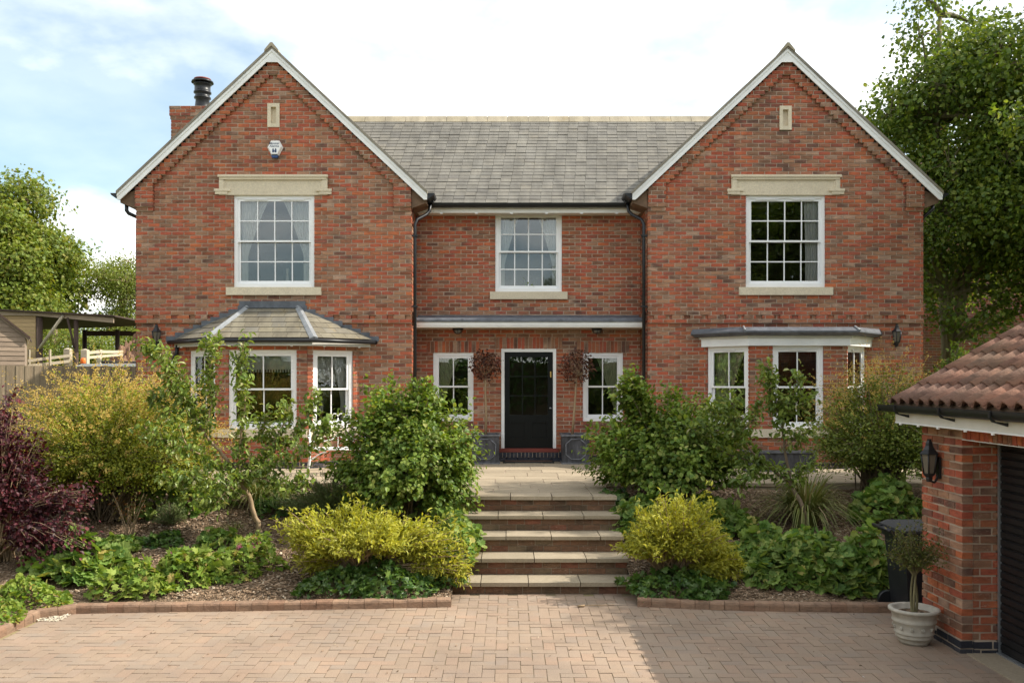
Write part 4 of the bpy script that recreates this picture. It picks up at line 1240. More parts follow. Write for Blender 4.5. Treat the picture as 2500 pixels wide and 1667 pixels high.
for d in (0.55, 0.45, 0.6, 0.45, 0.6, 0.55, 0.66):
    course(-8.9, 8.5, y, min(y + d, 17.75)); y += d
    if y > 17.7: break
lay(sp, UNIT_SLAB, 'flagstone', 300, 'flagstones')

# planting beds ------------------------------------------------------------------
def bed_h(X, Y):
    return 0.06 + 0.80 * np.clip((Y - 10.15) / 3.75, 0, 1) + 0.035 * lumps(X, Y) * np.clip((Y - 10.0) / 0.5, 0, 1)
def bedz(x, y): return float(bed_h(np.array(x), np.array(y)))
def bed_left(X, Y):
    ky = np.interp(X, [-12, -5.03, -4.72, -3.0, -1.6, -0.64, 1.46, 2.4, 3.2, 5.6, 9.5], [9.6, 9.62, 9.86, 9.97, 10.06, 10.15, 10.16, 10.0, 9.93, 9.85, 9.85])
    return np.where(Y < ky + 0.02, -0.06, bed_h(X, Y))
bl = sheet('planting_bed', -12.0, SX0 + 0.02, 9.98, 13.95, 90, 44, bed_left, SOIL)
sheet('planting_bed', -9.0, -5.1, 5.5, 9.978, 24, 30, lambda X, Y: 0.06 + 0.02 * lumps(X, Y), SOIL)
sheet('planting_bed', -5.099, -4.3, 9.88, 9.978, 12, 3, lambda X, Y: 0.06 + 0 * X, SOIL)
br_ = sheet('planting_bed', SX1 - 0.02, 9.5, 10.02, 13.95, 76, 44, bed_left, SOIL)
# bark chips and fallen bits lying on the beds: nobody could count them
def chips(name, n, box, zf, size, mat, seed, flat=0.35):
    rs = np.random.RandomState(seed)
    x = rs.uniform(box[0], box[1], n); y = rs.uniform(box[2], box[3], n)
    z = zf(x, y) + 0.008
    tpl = np.array([(-1, -.4, 0), (1, -.4, 0), (1, .4, 0), (-1, .4, 0), (-.9, -.3, .35), (.9, -.3, .35), (.9, .3, .35), (-.9, .3, .35)]) * 0.5
    a = rs.uniform(0, 6.28, n); ti = rs.uniform(-flat, flat, n); tj = rs.uniform(-flat, flat, n)
    s = size * rs.uniform(0.5, 1.5, n)
    V = tpl[None] * s[:, None, None]
    ca, sa = np.cos(a), np.sin(a)
    X = V[..., 0] * ca[:, None] - V[..., 1] * sa[:, None]; Y = V[..., 0] * sa[:, None] + V[..., 1] * ca[:, None]
    Z = V[..., 2] + X * ti[:, None] + Y * tj[:, None]
    P = np.stack([X + x[:, None], Y + y[:, None], Z + z[:, None]], -1).reshape(-1, 3)
    T = (np.array(BOXF)[None] + 8 * np.arange(n)[:, None, None]).reshape(-1, 4)
    return link_mesh(name, mesh_np(name, P, T), mat, None, kind='stuff')
CHIP = leaf_material('bark_chip', [(0, (0.11, 0.077, 0.048)), (0.4, (0.215, 0.145, 0.092)), (0.8, (0.32, 0.225, 0.15)), (1, (0.54, 0.45, 0.34))], trans=0.0, rough=0.9, spec=0.1)
tag(chips('bark_chips', 15000, (-5.0, SX0, 10.2, 13.9), bed_h, 0.035, CHIP, 1), 'brown bark chips strewn over the planting bed', 'bark chips')
tag(chips('bark_chips', 9000, (SX1, 6.0, 10.2, 13.9), bed_h, 0.035, CHIP, 2), 'brown bark chips strewn over the shaded planting bed', 'bark chips')
tag(chips('leaf_litter', 260, (-4.95, 4.0, 7.6, 9.9), lambda x, y: 0 * x, 0.016, CHIP, 3), 'scattered crumbs of leaf litter on the drive', 'leaf litter')
PETAL = leaf_material('pale_petal', [(0, (0.62, 0.55, 0.4)), (1, (0.75, 0.7, 0.58))], trans=0.1)
tag(chips('fallen_petals', 170, (-4.97, -4.72, 9.48, 9.76), lambda x, y: 0 * x, 0.020, PETAL, 4), 'drift of pale fallen petals in the kerb corner', 'petals')

# ------------------------------------------------------------------ garage at the right
GX, GY0, GY1 = 4.22, 8.37, 9.18
garage = empty('garage', (5.8, 6.5, 0), 'red brick garage with clay pantile roof and black shutter door', 'garage')
gb = []
def gkey(c): return 10 - abs(c[1] - 8.4) - (5 if c[1] < 7 else 0) - (3 if c[0] > 5 else 0)
F_G = Fr((GX, GY1, 0), (0, -1, 0), (-1, 0, 0))
GR = 27
brick_wall('wall', garage, F_G, -0.03, GR + 2, lambda r, z0, z1: [(0.0, GY1 - GY0, 0.018 if r < 2 else 0.0)], blue=2, store=gb, key=gkey)
F_J = Fr((GX + 0.105, GY0, 0), (1, 0, 0), (0, -1, 0))
brick_wall('wall', garage, F_J, -0.03, GR, lambda r, z0, z1: [(-0.003, 0.225, 0.018 if r < 2 else 0.0)], blue=2, store=gb, key=gkey, phase=0.06)
F_B = Fr((6.9, GY1 + 0.0, 0), (-1, 0, 0), (0, 1, 0))
brick_wall('wall', garage, F_B, -0.03, GR + 4, lambda r, z0, z1: [(0.0, 6.9 - GX - 0.105, 0.0)], blue=2, store=gb, key=lambda c: -5)
brick_wall('wall', garage, Fr((GX, 5.2, 0), (0, -1, 0), (-1, 0, 0)), -0.03, GR + 2, lambda r, z0, z1: [(0.0, 0.34, 0.0)], blue=2, store=gb, key=lambda c: -6)
# brick-on-end lintel over the door
lw = MB().box(GX + 0.01, GX + 0.32, 5.2, GY0, 1.992, 2.25).build('lintel_wall', MORTAR, garage)
y = GY0 - 0.04
while y > 5.25:
    gb.append(dict(par=lw, mat=BRICK, R=np.eye(3), c=(GX + 0.048 + random.uniform(-0.003, 0.003), y, 2.10), s=(0.098, 0.064, 0.215), key=gkey((GX, y, 2)) + 1)); y -= 0.075
MB().box(GX - 0.006, GX + 0.3, 5.2, GY0 - 0.002, 1.984, 1.991).build('lintel_plate', WHITE, garage)
lay(gb, UNIT_BRICK, 'brick', 300, 'brickwork')
gd = MB().box(GX + 0.355, GX + 0.37, 5.15, GY0 + 0.0, 0.0, 2.05).build('shutter_door', SHUTTER, garage)
z = 0.035
while z < 1.99:
    m = MB(); yA, yB = 5.18, GY0 - 0.03
    m.prism([(GX + 0.353, z), (GX + 0.338, z + 0.012), (GX + 0.338, z + 0.058), (GX + 0.353, z + 0.068)], 'y', yA, yB)
    m.build('slat', SHUTTER, gd); z += 0.0745
MB().box(GX + 0.325, GX + 0.35, GY0 - 0.028, GY0 - 0.006, 0.0, 1.985).build('door_track', STEEL, garage)
MB().box(GX + 0.30, GX + 0.352, 5.2, GY0 - 0.03, -0.01, 0.022).build('door_threshold', STEEL, garage)
MB().box(GX + 0.03, GX + 0.30, 5.2, GY0 - 0.02, -0.01, 0.012).build('concrete_strip', FLAG, garage)
MB().box(4.0, 4.022, 4.8, 9.30, 2.105, 2.205).build('fascia', CREAM, garage)
MB().box(4.023, GX - 0.001, 4.8, 9.30, 2.108, 2.118).build('soffit', CREAM, garage)
MB().box(3.99, 3.9995, 4.8, 9.29, 2.100, 2.112).build('fascia_trim', WHITE, garage)
for y in (9.15, 8.75, 8.35, 7.85, 7.4): MB().box(3.986, 4.0, y, y + 0.035, 2.085, 2.0995).build('fascia_clip', WHITE, garage)
# half round gutter
gpoly = [(3.925 + 0.062 * (1 - math.cos(math.pi * k / 10)) - 0.062, 2.285 - 0.07 * math.sin(math.pi * k / 10)) for k in range(11)]
gin = [(p[0] * 0.88 + 3.925 * 0.12, (p[1] - 2.285) * 0.85 + 2.285) for p in gpoly][::-1]
m = MB(); ring_ = gpoly + gin; n = len(ring_)
vs = [(p[0], t, p[1]) for t in (4.8, 9.42) for p in ring_]
m.add(vs, [(i, (i + 1) % n, n + (i + 1) % n, n + i) for i in range(n)] + [(i, n - 1 - i, n - 2 - i, i + 1) for i in range(10)] + [(n + i, n + i + 1, 2 * n - 2 - i, 2 * n - 1 - i) for i in range(10)])
m.box(3.865, 3.985, 9.405, 9.42, 2.22, 2.284)
m.build('gutter', BLACKP, garage)
for y in (8.98, 8.06, 7.2): MB().prism([(3.86, 2.29), (3.86, 2.24), (3.90, 2.205), (3.95, 2.20), (3.999, 2.19), (3.999, 2.165), (3.93, 2.185), (3.88, 2.2), (3.85, 2.235), (3.85, 2.29)], 'y', y, y + 0.03).build('gutter_bracket', BLACKP, garage)
# pantile roof: one S shaped tile repeated
GP = R(30.0)
def pantile_mesh():
    m = MB(); W, Lt, th = 0.235, 0.36, 0.014
    prof = []
    for k in range(11):
        t = k / 10.0
        x = t * W
        z = 0.035 * math.sin(2 * math.pi * (t - 0.05))
        prof.append((x, z))
    n = len(prof)
    v = [(0, 0, 0)] * 0
    for yy in (0.0, Lt):
        for x, z in prof: v.append((yy, x, z))
    for yy in (0.0, Lt):
        for x, z in prof: v.append((yy, x, z - th))
    f = []
    for i in range(n - 1):
        f.append((i, i + n, i + n + 1, i + 1)); f.append((2 * n + i, 2 * n + i + 1, 3 * n + i + 1, 3 * n + i))
        f.append((i, i + 1, 2 * n + i + 1, 2 * n + i)); f.append((n + i, 3 * n + i, 3 * n + i + 1, n + i + 1))
    f += [(0, 2 * n, 3 * n, n), (n - 1, 2 * n - 1, 4 * n - 1, 3 * n - 1)]
    me = bpy.data.meshes.new('pantile'); me.from_pydata(v, [], f); me.materials.append(PANTILE)
    me.polygons.foreach_set('use_smooth', [j % 4 < 2 and j < 4 * (n - 1) for j in range(len(f))]); me.update()
    return me
PT = pantile_mesh()
ex, ez = 3.93, 2.315
roofb = MB().prism([(ex + 0.08, ez - 0.02), (7.05, ez - 0.02 + 3.04 * math.tan(GP)), (7.05, ez - 0.09 + 3.04 * math.tan(GP)), (ex + 0.08, ez - 0.09)], 'y', 4.8, 9.36).build('roof', SOFFITWOOD, garage)
MB().prism([(7.05, ez - 0.02 + 3.04 * math.tan(GP)), (10.2, ez - 0.1), (10.2, ez - 0.17), (7.05, ez - 0.09 + 3.04 * math.tan(GP))], 'y', 4.8, 9.36).build('roof', PANTILE, garage)
gz = lambda x: ez - 0.095 + (x - ex - 0.08) * math.tan(GP) if x < 7.05 else ez - 0.095 + (10.2 - x) * 0.545
MB().prism([(GX + 0.004, -0.03), (9.9, -0.03), (9.9, gz(9.9)), (7.05, gz(7.05)), (GX + 0.004, gz(GX))], 'y', 4.86, 4.955).build('end_wall', BRICKWORK, garage)
MB().prism([(GX + 0.11, 2.30), (9.9, 2.30), (7.05, gz(7.05))], 'y', GY1 - 0.10, GY1 - 0.004).build('end_wall', BRICKWORK, garage)
MB().box(6.905, 9.9, GY1 - 0.10, GY1 - 0.004, -0.03, 2.30).build('end_wall', BRICKWORK, garage)
MB().box(9.9, 10.0, 4.86, GY1 - 0.004, -0.03, gz(9.9)).build('side_wall', BRICKWORK, garage)
cols, rows_ = 22, 11
for r in range(rows_):
    for c in range(cols):
        y = 9.30 - 0.205 * c
        s = r * 0.31
        o = bpy.data.objects.new('pantile', PT); COL.objects.link(o); o.parent = roofb
        jz = random.uniform(-0.003, 0.004)
        o.location = Vector((ex + s * math.cos(GP) - 0.012 * math.sin(GP), y - 0.19 + random.uniform(-0.004, 0.004), ez + s * math.sin(GP) + 0.024 + jz)) - ORG[roofb.name]
        o.rotation_euler = (0, -GP + 0.045, random.uniform(-0.008, 0.008))
MB().box(ex + 0.05, ex + 0.07, 4.8, 9.30, ez - 0.05, ez + 0.0).build('tile_batten', SOFFITWOOD, garage)
# ------------------------------------------------------------------ foliage
def nrm(a): return a / np.maximum(np.linalg.norm(a, axis=-1, keepdims=True), 1e-9)
def tpl_leaf(w=0.55, fold=0.12, droop=0.12):
    V = np.array([(0, 0, 0), (w * .42, .32, fold), (w * .40, .68, fold * .6), (0, 1, -droop), (-w * .40, .68, fold * .6), (-w * .42, .32, fold), (0, .5, 0.0)])
    T = np.array([(0, 1, 6), (1, 2, 6), (2, 3, 6), (3, 4, 6), (4, 5, 6), (5, 0, 6)])
    return V, T
def tpl_small(w=0.5, fold=0.1, droop=0.08):
    V = np.array([(0, 0, 0), (w * .5, .5, fold), (0, 1, -droop), (-w * .5, .5, fold)])
    return V, np.array([(0, 1, 2), (0, 2, 3)])
def tpl_round(n=9, cup=0.18, notch=0.22):
    V = [(0, 0.35, -0.02)]
    for k in range(n):
        a = -math.pi * 0.5 + 2 * math.pi * (k + 0.5) / n
        for q, rr in ((0, 0.52), (1, 0.52 * (1 - notch))):
            b = a + q * math.pi / n
            V.append((rr * math.cos(b), 0.40 + rr * math.sin(b), cup * (0.6 + 0.8 * rr * math.sin(b * 3) * 0.3)))
    m = 2 * n
    return np.array(V), np.array([(0, 1 + i, 1 + (i + 1) % m) for i in range(m)])
def tpl_lobed():
    pts = [(0, 0), (.22, .05), (.50, .30), (.27, .42), (.42, .80), (.15, .70), (0, 1.05), (-.15, .70), (-.42, .80), (-.27, .42), (-.50, .30), (-.22, .05)]
    V = [(0, .42, .03)] + [(x, y, 0.10 * abs(x) - 0.12 * y * y) for x, y in pts]
    n = len(pts)
    return np.array(V), np.array([(0, 1 + i, 1 + (i + 1) % n) for i in range(n)])
T_LEAF, T_SMALL, T_ROUND, T_LOBED = tpl_leaf(), tpl_small(), tpl_round(), tpl_lobed()
T_LONG = tpl_leaf(0.36, 0.07, 0.22); T_OVAL = tpl_leaf(0.8, 0.1, 0.1); T_NEEDLE = tpl_small(0.2, 0.02, 0.02); T_NARROW = tpl_small(0.30, 0.05, 0.05)

def leaves(P, D, N, S, tpl, rs, stretch=None):
    """Places one leaf per point: D the way it points, N its upper side."""
    V0, T0 = tpl
    D = nrm(D); X = nrm(np.cross(D, N)); Nn = np.cross(X, D)
    M = np.stack([X, D, Nn], -1)                        # columns
    loc = V0[None] * S[:, None, None]
    W = np.einsum('nij,nkj->nki', M, loc) + P[:, None, :]
    n, k = len(P), len(V0)
    T = (T0[None] + k * np.arange(n)[:, None, None]).reshape(-1, T0.shape[1])
    return W.reshape(-1, 3), T
def rand_dirs(n, rs):
    return nrm(rs.normal(size=(n, 3)))

def stems_mesh(paths, r0, r1, seg=4):
    mb = MB()
    for p in paths:
        n = len(p); mb.tube(p, [r0 + (r1 - r0) * i / (n - 1) for i in range(n)], seg, caps=False)
    return mb

def bez(p0, p1, p2, n):
    t = np.linspace(0, 1, n)[:, None]
    return (1 - t) ** 2 * p0 + 2 * t * (1 - t) * p1 + t ** 2 * p2

def plant(name, label, cat, base, V, T, mat, stems=None, stem_mat=None, group=None, extra=None, part='foliage'):
    root = empty(name, base, label, cat, group)
    o = np.array(base, float)
    link_mesh(part, mesh_np(part, V - o, T), mat, root, base)
    if stems is not None:
        stems.build('stems', stem_mat or BARK, root, origin=Vector(base))
    if extra:
        for pn, (v, t, m) in extra.items():
            link_mesh(pn, mesh_np(pn, v - o, t), m, root, base, kind='stuff')
    return root

def lump_dir(d, seed, amp):
    a = np.array([[2.1, 1.3, 2.7], [-3.1, 2.2, 1.9], [1.2, -4.2, 3.3], [5.1, 3.7, -2.9]]) * 1.0
    ph = np.array([0.3, 1.7, 4.1, 2.2]) + seed
    return 1 + amp * np.sin(d @ a.T + ph).mean(1) * 2.0

def shrub(name, label, cat, base, rx, ry, h, nsh, per, size, tpl, mat, seed=1, amp=0.16, low=0.0, up=0.5, droop=0.3, spread=0.05, t0=0.45, stem_mat=None,
          group=None, skew=(0, 0), bumps=(), flower=None, stems_every=1, sj=0.35, droopleaf=0.0, zc=0.55, stem_r=0.012, out=0.12):
    """A bush of shoots rising from the base to an uneven outline, leaves along the outer part of every shoot."""
    rs = np.random.RandomState(seed)
    b = np.array(base, float)
    d = rand_dirs(nsh, rs); d[:, 2] = np.where(d[:, 2] < low, -d[:, 2] * 0.6 + low, d[:, 2]); d = nrm(d)
    rad = lump_dir(d, seed, amp) * np.where(rs.rand(nsh) < out, rs.uniform(1.02, 1.10 + out * 0.6, nsh), rs.uniform(0.62, 1.04, nsh) ** 0.6)
    c = b + np.array((skew[0], skew[1], h * (1 - zc)))
    end = c + d * np.array((rx, ry, h * zc)) * rad[:, None]
    end[:, 2] = np.maximum(end[:, 2], b[2] + 0.06)
    for (bx, by, bz, br, frac) in bumps:
        k = rs.rand(nsh) < frac
        q = rand_dirs(k.sum(), rs) * br * rs.uniform(.6, 1, k.sum())[:, None]
        end[k] = np.array((bx, by, bz)) + q
    Ps, Ds, Os, paths = [], [], [], []
    for i in range(nsh):
        st = b + np.array((rs.normal() * rx * 0.12, rs.normal() * ry * 0.12, 0.0))
        mid = st * 0.45 + end[i] * 0.55 + np.array((0, 0, up * h * 0.35)) - (end[i] - c) * 0.15
        p = bez(st, mid, end[i], 7)
        if i % stems_every == 0: paths.append(p)
        t = rs.uniform(t0, 1.0, per) ** 0.8
        f = t * 6; k = np.minimum(f.astype(int), 5); fr = (f - k)[:, None]
        pos = p[k] * (1 - fr) + p[k + 1] * fr
        tan = p[k + 1] - p[k]
        Ps.append(pos + rs.normal(size=(per, 3)) * spread); Ds.append(tan); Os.append(np.repeat((end[i] - c)[None], per, 0))
    P = np.concatenate(Ps); Tn = nrm(np.concatenate(Ds)); O = nrm(np.concatenate(Os))
    n = len(P)
    D = nrm(Tn * 0.5 + rand_dirs(n, rs) * 0.8 + O * 0.35 - np.array((0, 0, droop)))
    N = nrm(O * 0.6 + np.array((0, 0, 0.75)) + rand_dirs(n, rs) * 0.55)
    S = size * rs.uniform(1 - sj, 1 + sj, n)
    P[:, 2] = np.maximum(P[:, 2], b[2] - 0.02)
    V, T = leaves(P, D, N, S, tpl, rs)
    st = stems_mesh(paths, stem_r, 0.003, 4)
    extra = None
    if flower:
        fm, fn, fs, ft = flower                     # material, sprays, size, template
        Pf, Df = [], []
        top = np.argsort(-(end[:, 2] + rs.normal(size=nsh) * h * 0.12))[:fn]
        for i in top:
            e = end[i]; dirn = nrm((e - c) * np.array((1, 1, 0.5)) + np.array((0, 0, 0.15)) * h + rs.normal(size=3) * 0.15)
            L_ = rs.uniform(0.22, 0.55)
            m = 36
            tt = rs.uniform(-0.5, 1, m)[:, None]
            arch = e + dirn * L_ * tt - np.array((0, 0, 0.11)) * np.maximum(tt, 0) ** 2
            Pf.append(arch + rs.normal(size=(m, 3)) * 0.011); Df.append(np.repeat(dirn[None], m, 0))
        Pf = np.concatenate(Pf); Df = np.concatenate(Df); k = len(Pf)
        vf, tf = leaves(Pf, nrm(Df * 0.5 + rand_dirs(k, rs)), rand_dirs(k, rs), fs * rs.uniform(.7, 1.3, k), ft, rs)
        extra = {'blossom': (vf, tf, fm)}
    return plant(name, label, cat, base, V, T, mat, st, stem_mat, group, extra)

def mound(name, label, cat, base, rx, ry, h, n, size, tpl, mat, seed=1, group=None, flowers=0, zf=None):
    """A low leafy mound following the bed: leaves on an upper shell, tilted outwards, with stalks."""
    rs = np.random.RandomState(seed); b = np.array(base, float)
    a = rs.uniform(0, 2 * math.pi, n); r = np.sqrt(rs.uniform(0, 1, n))
    edge = 1 + 0.16 * np.sin(a * 3 + seed) + 0.10 * np.sin(a * 5 + 2 * seed)
    x = b[0] + np.cos(a) * r * rx * edge; y = b[1] + np.sin(a) * r * ry * edge
    g = bed_h(x, y) if zf is None else zf(x, y)
    hh = h * (1 - r ** 2.4) * (0.75 + 0.35 * lumps(x * 2.2 + seed, y * 2.2)) * rs.uniform(0.35, 1.0, n) ** 0.5
    P = np.stack([x, y, g + np.maximum(hh, 0.0) + 0.03], 1)
    O = np.stack([np.cos(a) * r, np.sin(a) * r, np.zeros(n)], 1)
    D = nrm(O * 0.8 + rand_dirs(n, rs) * 0.75 + np.array((0, -0.25, -0.1)))
    N = nrm(O * 0.6 + np.array((0, -0.15, 0.85)) + rand_dirs(n, rs) * 0.75)
    V, T = leaves(P, D, N, size * rs.choice([0.4, 0.6, 0.8, 1.0, 1.2, 1.5], n, p=[.2, .25, .22, .17, .11, .05]) * rs.uniform(.9, 1.1, n), tpl, rs)
    mb = MB()
    for i in range(0, n, max(1, n // 90)):
        q = P[i]; mb.tube([(q[0] * 0.7 + b[0] * 0.3, q[1] * 0.7 + b[1] * 0.3, g[i] - 0.01), (q[0], q[1], q[2] - 0.005)], 0.003, 3, caps=False)
    extra = None
    if flowers:
        k = rs.choice(n, flowers); c = np.repeat(P[k] + np.array((0, 0, 0.05)), 14, 0) + rs.normal(size=(flowers * 14, 3)) * 0.016
        vf, tf = leaves(c, rand_dirs(len(c), rs), nrm(rand_dirs(len(c), rs) + np.array((0, -.4, .6))), 0.022 * rs.uniform(.7, 1.3, len(c)), T_OVAL, rs)
        extra = {'flowers': (vf, tf, L_PINK)}
    return plant(name, label, cat, base, V, T, mat, mb, BARKGREEN, group, extra)

def blades(name, label, cat, base, n, ln, width, mat, seed=1, group=None):
    """A tuft of arching strap leaves."""
    rs = np.random.RandomState(seed); b = np.array(base, float)
    K = 6; V = []; T = []
    for i in range(n):
        a = rs.uniform(0, 2 * math.pi); L_ = ln * rs.uniform(0.6, 1.15); lean = rs.uniform(0.35, 1.15)
        d = np.array((math.cos(a), math.sin(a), 0)); sd = np.array((-d[1], d[0], 0))
        p = b + d * rs.uniform(0, 0.14) + np.array((0, 0, 0.0)); v0 = len(V)
        for k in range(K):
            t = k / (K - 1)
            q = p + d * L_ * lean * (t ** 1.3) * 0.85 + np.array((0, 0, 1)) * L_ * (1.25 * t * (1 - 0.62 * lean * t) - 0.42 * lean * t ** 2.5)
            q = q + rs.normal(size=3) * 0.004
            w = width * (1 - t ** 2) * 0.5 + 0.001
            V += [q - sd * w, q + sd * w]
        for k in range(K - 1):
            s = v0 + 2 * k; T += [(s, s + 1, s + 3), (s, s + 3, s + 2)]
    return plant(name, label, cat, base, np.array(V), np.array(T), mat, None, None, group)

def on_bed(px, py):
    """Point of the bed seen at a pixel of the survey picture."""
    lo, hi = 9.9, 14.5
    for _ in range(40):
        y = (lo + hi) / 2; x = (px - 1240) * y / 2200
        if 930 + (EYE - bedz(x, y)) * 2200 / y > py: lo = y
        else: hi = y
    return (x, y, bedz(x, y))

# bushes -------------------------------------------------------------------------
b = (-1.36, 12.45, bedz(-1.36, 12.45))
shrub('hazel_bush', 'sunlit rounded green hazel bush left of the steps', 'bush', b, 0.93, 0.85, 1.86, 900, 28, 0.066, T_OVAL, L_HAZEL, seed=3, amp=0.26, out=0.2, droop=0.55, spread=0.035, t0=0.5, low=-0.6,
      bumps=((-0.75, 12.3, 1.3, 0.28, 0.05), (-1.75, 12.4, 2.15, 0.3, 0.07), (-1.15, 12.4, 2.32, 0.3, 0.08)), zc=0.52, stems_every=4)
b = (2.35, 12.95, bedz(2.35, 12.95))
shrub('hazel_bush', 'shaded green hazel bush with a pointed leading shoot, right of the steps', 'bush', b, 0.98, 0.85, 1.72, 900, 28, 0.066, T_OVAL, L_HAZEL, seed=9, amp=0.28, out=0.2, droop=0.55, spread=0.035, t0=0.5,
      bumps=((1.75, 12.9, 2.35, 0.24, 0.07), (1.72, 12.9, 2.58, 0.16, 0.04), (1.55, 12.7, 1.45, 0.33, 0.07), (2.9, 12.9, 1.55, 0.3, 0.05)), zc=0.52, low=-0.45, stems_every=4)
b = (-5.6, 12.7, bedz(-5.6, 12.7))
shrub('barberry_bush', 'wide golden barberry bush with orange flower sprays below the fence', 'bush', b, 1.5, 0.95, 1.95, 1500, 34, 0.034, T_OVAL, L_BARB, seed=5, amp=0.10, droop=0.1, spread=0.04, t0=0.4,
      flower=(L_BARBFL, 620, 0.026, T_SMALL), zc=0.55, low=-0.5, stems_every=6, up=0.7)
b = (5.5, 13.3, bedz(5.5, 13.3))
shrub('barberry_bush', 'shaded feathery barberry bush beside the right bay window', 'bush', b, 1.1, 0.85, 1.95, 1000, 34, 0.034, T_OVAL, L_BARBG, seed=6, amp=0.12, droop=0.1, spread=0.04, t0=0.4,
      flower=(L_BARBFL, 260, 0.022, T_SMALL), zc=0.55, low=-0.45, stems_every=5, up=0.8)
b = (6.4, 12.4, bedz(6.4, 12.4))
shrub('barberry_bush', 'loose barberry bush behind the wheeled bin, by the garage end', 'bush', b, 0.9, 0.8, 1.75, 420, 30, 0.036, T_OVAL, L_BARBG, seed=16, amp=0.12, droop=0.1, spread=0.04, t0=0.4, zc=0.62, stems_every=4, up=0.8)
b = (-6.35, 11.2, bedz(-6.35, 11.2))
shrub('smoke_bush', 'dark purple smoke bush at the left edge', 'bush', b, 0.56, 0.55, 2.15, 400, 26, 0.052, T_OVAL, L_PURPLE, seed=7, amp=0.26, droop=0.15, spread=0.05, t0=0.35, stem_mat=BARKPALE,
      bumps=((-5.25, 11.0, 0.95, 0.28, 0.10), (-5.15, 10.9, 1.25, 0.2, 0.06), (-5.5, 10.8, 0.55, 0.35, 0.10), (-5.1, 10.7, 0.62, 0.2, 0.05), (-6.2, 11.0, 1.95, 0.3, 0.12)), zc=0.55, low=-0.3, stems_every=2)
b = (-1.75, 10.72, bedz(-1.75, 10.72))
shrub('golden_privet', 'bright yellow low shrub spreading beside the foot of the steps, in sun', 'shrub', b, 0.92, 0.5, 0.86, 560, 30, 0.062, T_LONG, L_YELLOW, seed=8, amp=0.30, out=0.25, droop=-0.1, spread=0.025, t0=0.55,
      bumps=((-0.62, 10.55, 0.42, 0.2, 0.10), (-0.95, 10.6, 0.62, 0.22, 0.12), (-0.5, 10.5, 0.30, 0.14, 0.05), (-2.35, 10.7, 0.5, 0.26, 0.1)), zc=0.55, stems_every=2, stem_mat=BARKPALE, up=0.4)
b = (1.95, 10.75, bedz(1.95, 10.75))
shrub('golden_privet', 'yellow rounded low shrub right of the steps, half in shade', 'shrub', b, 0.60, 0.5, 0.90, 560, 30, 0.062, T_LONG, L_YELLOW, seed=18, amp=0.26, out=0.25, droop=-0.1, spread=0.025, t0=0.55,
      bumps=((2.48, 10.6, 0.40, 0.26, 0.22), (2.65, 10.6, 0.32, 0.16, 0.06)), zc=0.60, stems_every=2, stem_mat=BARKPALE, up=0.4)
b = (-2.35, 12.75, bedz(-2.35, 12.75))
shrub('rosemary_bush', 'low grey green rosemary bush beside the hazel', 'shrub', b, 0.85, 0.5, 0.62, 560, 44, 0.048, T_NEEDLE, L_HERB, seed=10, amp=0.12, droop=-0.5, spread=0.012, t0=0.25, zc=0.8, stems_every=4, up=0.3)
b = on_bed(415, 1285)
shrub('rosemary_bush', 'small fine leaved herb clump in the bark bed', 'shrub', b, 0.22, 0.2, 0.36, 130, 34, 0.034, T_NEEDLE, L_HERB, seed=21, amp=0.12, droop=-0.6, spread=0.012, t0=0.2, zc=0.85, stems_every=3, up=0.3)

# leafy mounds ---------------------------------------------------------------------
k = [0]
def mantle(label, px, py, wpx, h, n, size=0.075, tpl=None, mat=None, dep=0.6, name='lady_mantle', cat='ground cover', flowers=0):
    k[0] += 1
    b = on_bed(px, py); s = b[1] / 2200
    return mound(name, label, cat, b, wpx * s / 2 * 0.95, wpx * s / 2 * dep * 1.1, h * 1.38, int(n * 1.5), size * 1.2, tpl or (T_LOBED if mat is L_GERAN or mat is L_IVY else T_ROUND), mat or L_MANTLE, seed=30 + k[0], group=None, flowers=flowers)
mantle('large pale lobed leaves in front of the purple smoke bush', 180, 1400, 230, 0.34, 560, 0.10)
mantle('leafy geranium mound with pink flowers near the kerb centre of the left bed', 590, 1390, 190, 0.30, 620, 0.062, mat=L_GERAN, name='geranium', flowers=16)
mantle('leafy mound of lobed leaves left of the flowering geranium', 455, 1420, 190, 0.36, 560, 0.08, mat=L_GERAN, name='geranium', flowers=5)
mantle('geranium carpet along the kerb at the far left', 320, 1440, 200, 0.26, 460, 0.07, mat=L_GERAN, name='geranium', flowers=3)
mantle('dark rounded leaf clump on the bark of the left bed', 405, 1330, 90, 0.16, 200, 0.06, mat=L_IVY, name='ivy_clump')
mantle('pale lobed mound at the foot of the rose', 300, 1340, 100, 0.16, 130, 0.07, mat=L_MANTLE)
mantle('leafy clump behind the geranium, below the leaning apple trunk', 535, 1335, 100, 0.22, 180, 0.07, mat=L_MANTLE)
mantle('green mound behind the herb clump, under the apple branches', 440, 1235, 250, 0.5, 640, 0.085, mat=L_MANTLE)
mantle('dark leafy mound right of the leaning apple trunk', 670, 1250, 120, 0.2, 260, 0.065, mat=L_IVY, name='geranium')
mantle('small rosette of broad leaves at the apple trunk foot', 632, 1335, 70, 0.12, 60, 0.085, tpl=T_LEAF, mat=L_MANTLE, name='rosette_plant')
mantle('dark ivy spreading under the yellow shrub left of the steps', 900, 1440, 360, 0.24, 900, 0.062, mat=L_IVY, name='ivy', dep=0.35)
mantle('dark ivy at the bottom step beside the kerb end', 1085, 1425, 110, 0.32, 300, 0.066, mat=L_IVY, name='ivy', dep=0.5)
mantle('lobed leaves spilling over the left side of the upper steps', 1080, 1290, 190, 0.40, 800, 0.07, mat=L_MANTLE, dep=1.6)
mantle('lobed leaves beside the middle steps on the left', 1120, 1350, 120, 0.42, 520, 0.066, mat=L_MANTLE, dep=1.4)
